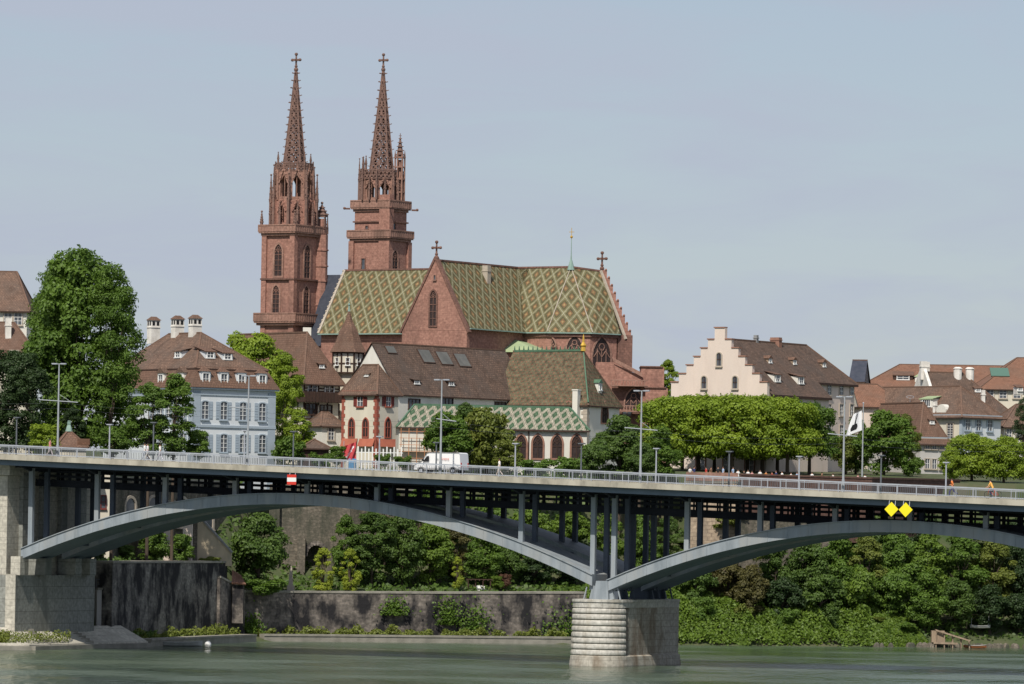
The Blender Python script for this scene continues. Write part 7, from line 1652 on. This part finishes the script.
for sg in (-1, 1):
    w_ = MB(); w_.extrude([(1.02, sg * 1.008, 1.42), (1.72, sg * 1.008, 1.42), (1.28, sg * 1.008, 2.02), (1.02, sg * 1.008, 2.05)], (0, sg * .012, 0)); vb('side_window', w_, M['black'])
    w_ = MB(); w_.ebox((2.62, sg * .62 - .2, .82), (.17, 0, 0), (0, .4, 0), (0, 0, .26)); vb('headlight', w_, M['signw'])
    w_ = MB(); w_.ebox((1.62, sg * 1.01 if sg > 0 else -1.21, 1.42), (.12, 0, 0), (0, .2, 0), (0, 0, .3)); vb('mirror', w_, M['black'])
    w_ = MB(); w_.ebox((-2.765, sg * .8 - .1, .8), (.03, 0, 0), (0, .2, 0), (0, 0, .5)); vb('tail_light', w_, M['red'])
    w_ = MB(); w_.ebox((-2.6, sg * 1.004 if sg > 0 else -1.03, .5), (5.0, 0, 0), (0, .026, 0), (0, 0, .12)); vb('side_moulding', w_, M['grey'])
w_ = MB(); w_.extrude([(1.33, -.82, 2.36), (1.33, .82, 2.36), (1.96, .86, 1.48), (1.96, -.86, 1.48)], (.03, 0, .02)); vb('windscreen', w_, M['black'])
w_ = MB(); w_.ebox((2.78, -.9, .4), (.1, 0, 0), (0, 1.8, 0), (0, 0, .3)); vb('bumper', w_, M['grey'])
def text(s_, size, m_, parent, loc, rot, name='lettering'):
    cu = bpy.data.curves.new(name, 'FONT'); cu.body = s_; cu.size = size; cu.extrude = .004; cu.materials.append(m_); cu.align_x = 'LEFT'
    t_ = bpy.data.objects.new('tmp', cu); sc.collection.objects.link(t_); bpy.context.view_layer.update(); me = bpy.data.meshes.new_from_object(t_.evaluated_get(bpy.context.evaluated_depsgraph_get())); me.name = name; bpy.data.objects.remove(t_)
    o = bpy.data.objects.new(name, me); sc.collection.objects.link(o); o.parent = parent; o.location = loc; o.rotation_euler = rot; return o
van.scale = (.90, .95, .84)
# the side toward the camera is local +y (the van faces left)
text('hat', .30, M['grey'], van, (.25, 1.012, 1.62), (R(90), 0, R(180))); text('Grens', .44, mat('faded_red_lettering', (.60, .16, .12), .6), van, (-.28, 1.012, 1.60), (R(90), 0, R(180)))
# ---- flag on its pole
P = W(862, 484, 672); P.z = ground(P.x, P.y); zt_ = zat(863.5, 404, 672); fl = empty('flagpole', P, 'slender grey flagpole at the edge of the terrace', 'flagpole'); mb = MB(); mb.cyl(P, (P.x, P.y, zt_), .11, .06, 8); mb.build('pole', M['pole'], fl); mb = MB(); mb.ball((P.x, P.y, zt_ + .1), .12); mb.build('knob', M['rail'], fl)
P0 = W(862.3, 411, 671.8); fg = empty('flag', P0, 'white flag with a black curved emblem hanging half furled from the pole', 'flag')
def fpt(u, v):   # u 0 at the pole to 1, v 0 top to 1 bottom
    x0 = 862.0 - 15.0 * u ** .9 * (.42 + .58 * v ** .8) - 1.4 * u; y = 410.6 + 19.6 * v + 7.0 * u * (.55 + .45 * v) + (-.5 * u); q = W(x0, y, 671.8); q.y += .3 * math.sin(u * 7 + v * 2.5) * (.25 + u * .6) + .1; return q
mb = MB(); nu, nv = 18, 18
def emblem(u, v):
    # a bishop's staff: hooked head high, swollen three-pointed foot low
    if (u - .50) ** 2 / .010 + (v - .20) ** 2 / .016 < 1 and not ((u - .50) ** 2 / .001 + (v - .20) ** 2 / .003 < 1): return 1
    if abs(u - .50) < .045 and .28 < v < .60: return 1
    if abs(u - .52) < .26 - abs(v - .72) * .55 and .56 < v < .86: return 1
    return 0
nu, nv = 36, 36
for a in range(nu):
    for b in range(nv):
        u0, u1, v0, v1 = a / nu, (a + 1) / nu, b / nv, (b + 1) / nv; mb.face([fpt(u0, v0), fpt(u0, v1), fpt(u1, v1), fpt(u1, v0)], emblem((u0 + u1) / 2, (v0 + v1) / 2))
o = mb.build('cloth', [M['sail'], M['black']], fg); sd = o.modifiers.new('thickness', 'SOLIDIFY'); sd.thickness = .012
# ---- banner and picket fence before the corner house
e = empty('picket_fence', W(372, 466, 612), 'row of white pickets before the house with red corner stones', 'fence'); mb = MB()
for k in range(16):
    q = W(347 + k * 3.6, 466.5 + k * .12, 612); q.z = 19.2; mb.box(q.x - .07, q.x + .07, q.y, q.y + .05, 19.2, zat(350, 447, 612) + (.1 if k % 2 else -.15))
q0, q1 = W(346, 452, 612.06), W(403, 453, 612.06); mb.bar(q0, q1, .05, .08); q0, q1 = W(346, 464, 612.06), W(403, 465, 612.06); mb.bar(q0, q1, .05, .08); mb.build('pickets', M['signw'], e)
e = empty('banner', W(350, 465, 608), 'limp red banner with a white streak over a blue lower part', 'banner'); mb = MB(); a = W(343.5, 467, 608); mb.cyl(a - Z3, (a.x, a.y, zat(343, 441, 608)), .04, n=5); mb.build('pole', M['rail'], e)
def bpt(px, py, k=0): q = W(px, py, 608); q.y += .18 * math.sin(px * 1.1 + py * .4); return q
mb = MB()
for i in range(12):
    for j in range(16):
        x0, x1 = 343.8 + 12.2 * i / 12, 343.8 + 12.2 * (i + 1) / 12; f0, f1 = j / 16, (j + 1) / 16; yy = lambda x, f_: 442 + (356 - x) * .35 + f_ * (17 - (356 - x) * .2)
        k = 1 if abs((x0 - 344) / 12 - (1 - f0) * .9) < .09 and .15 < f0 < .85 else 0
        mb.face([bpt(x0, yy(x0, f0)), bpt(x0, yy(x0, f1)), bpt(x1, yy(x1, f1)), bpt(x1, yy(x1, f0))], k)
o = mb.build('cloth', [mat('banner_red', (.50, .07, .08), .8), M['sail']], e); o.modifiers.new('thickness', 'SOLIDIFY').thickness = .012
mb = MB(); q = W(351.5, 465.5, 607.9); mb.ebox(q - Vector((.35, 0, .7)), (.9, 0, 0), (0, .03, 0), (0, 0, 1.5)); mb.build('lower_cloth', mat('banner_blue', (.10, .30, .55), .8), e)
# ---- boats, buoy, jetty
def boat(P, deg, L, w_, h, m_, label, tilt=0):
    e = empty('rowing_boat', P, label, 'boat', None, R(deg)); mb = MB(); n = 12; pr = []
    for k in range(n + 1):
        t_ = k / n * 2 - 1; hw = w_ / 2 * max(0, 1 - abs(t_) ** 2.6) ** .6 + .02; sheer = .22 * h * t_ * t_ * 1.6; pr.append((t_ * L / 2, hw, sheer))
    i = 0; rows = []
    for x, hw, s_ in pr:
        r_ = []
        for y, z in ((-hw, h + s_), (-hw * .8, h * .35 + s_ * .6), (-hw * .35, 0 + s_ * .9), (hw * .35, 0 + s_ * .9), (hw * .8, h * .35 + s_ * .6), (hw, h + s_), (hw * .86, h + s_ - .02), (hw * .6, h * .45 + s_ * .6), (-hw * .6, h * .45 + s_ * .6), (-hw * .86, h + s_ - .02)): mb.v.append((x, y, z)); r_.append(len(mb.v) - 1)
        rows.append(r_)
    for a, b in zip(rows, rows[1:]):
        for k in range(10): mb.f.append((a[k], a[(k + 1) % 10], b[(k + 1) % 10], b[k])); mb.m.append(0)
    mb.f.append(tuple(rows[0][::-1])); mb.f.append(tuple(rows[-1])); mb.m += [0, 0]
    o = bpy.data.objects.new('hull', mb.mesh('hull', M[m_])); sc.collection.objects.link(o); o.parent = e
    for x in (-L * .2, L * .18):
        b_ = MB(); b_.ebox((x - .12, -w_ * .36, h * .62), (.24, 0, 0), (0, w_ * .72, 0), (0, 0, .04)); s_ = bpy.data.objects.new('thwart', b_.mesh('thwart', M['wood'])); sc.collection.objects.link(s_); s_.parent = e
    b_ = MB()
    for a, b in zip(pr, pr[1:]):
        for sg in (-1, 1): b_.bar((a[0], sg * a[1], h + a[2] + .01), (b[0], sg * b[1], h + b[2] + .01), .06, .05)
    g = bpy.data.objects.new('gunwale', b_.mesh('gunwale', M['boatw'])); sc.collection.objects.link(g); g.parent = e; return e
q = W(177, 645, 549); boat(Vector((q.x, 550, -.08)), 4, 5.2, 1.5, .5, 'boatw', 'grey rowing boat lying at the ledge left of the white buoy')
q = W(976, 648, 610); boat(Vector((q.x, 611.5, -.06)), 3, 2.7, 1.0, .34, 'boato', 'small orange rowing boat at the wooden jetty'); q = W(980, 628, 616)
boat(Vector((q.x, 616, zat(980, 628.5, 616))), 0, 2.4, .9, .32, 'boatw', 'small grey boat hanging above the water beside the jetty')
e = empty('boat_davit', Vector((q.x - 1.2, 617.2, ground(q.x - 1.2, 617.2))), 'thin post and arm from which the small grey boat hangs', 'davit'); mb = MB(); z_ = zat(978, 614, 616); mb.cyl((q.x - 1.5, 617, .3), (q.x - 1.5, 617, z_), .09, n=6); mb.bar((q.x - 1.6, 617, z_), (q.x + 1.2, 616.2, z_ - .2), .1, .1); mb.build('post', M['wood'], e); mb = MB()
mb.cyl((q.x - 1.0, 616, z_ - .1), (q.x - 1.0, 616, zat(980, 626, 616)), .015, n=3); mb.cyl((q.x + 1.0, 616, z_ - .2), (q.x + 1.0, 616, zat(980, 626, 616)), .015, n=3); mb.build('rope', M['signw'], e)
a = W(938, 640, 611); e = empty('jetty', Vector((a.x, 611, 0)), 'weathered wooden jetty with sloping gangway on the wooded bank', 'jetty'); mb = MB()
p0 = Vector((a.x - .3, 610.4, 2.1)); p1 = Vector((a.x + 3.6, 610.0, .95))
for k in range(16): c = p0.lerp(p1, k / 15); mb.ebox(c - Vector((.1, .5, .03)), (.19, 0, -.05), (0, 1.1, 0), (0, 0, .06))
mb.bar(p0 + Vector((0, -.5, -.1)), p1 + Vector((0, -.5, -.1)), .1, .16); mb.bar(p0 + Vector((0, .5, -.1)), p1 + Vector((0, .5, -.1)), .1, .16); mb.build('gangway', M['wood'], e); mb = MB()
for k in range(5):
    for y in (610.0, 610.9): c = p0.lerp(p1, k / 4); mb.cyl((c.x, y, -.8), (c.x, y, c.z), .08, n=5)
mb.bar((a.x - .6, 609.9, .55), (a.x + 2.2, 609.9, .50), .12, .22); mb.build('posts', M['wood'], e); mb = MB(); mb.ebox((a.x - .8, 610.2, .6), (1.5, 0, 0), (0, 1.4, 0), (0, 0, 1.35)); mb.build('landing', M['wood'], e)
mb = MB(); rn = random.Random(3)
for k in range(46):
    x = rn.uniform(42, 66); t_ = (x - 28.4) / 31.2; y = 602 + 14 * t_ - rn.uniform(-.2, .9); r_ = rn.uniform(.2, .6); mb.lathe((x, y, -.1), [(r_ * .7, -.3), (r_, .1), (r_ * .75, .35 + r_ * .2), (r_ * .2, .5 + r_ * .3)], 6, ph=rn.random())
tag(mb.build('bank_stones', M['rubble']), 'grey stones lining the waterline of the wooded bank', 'stones', kind='stuff')
q = W(208, 646, 556); by = empty('buoy', Vector((q.x, 556, 0)), 'small white round buoy floating beside the grey boat', 'buoy'); mb = MB(); mb.lathe(Vector((q.x, 556, 0)), [(.1, -.3), (.30, -.1), (.36, .12), (.30, .33), (.12, .46)], 10); mb.build('float', M['signw'], by, smooth=True); mb = MB(); mb.cyl((q.x, 556, .45), (q.x, 556, .6), .04, n=5); mb.build('ring', M['grey'], by)
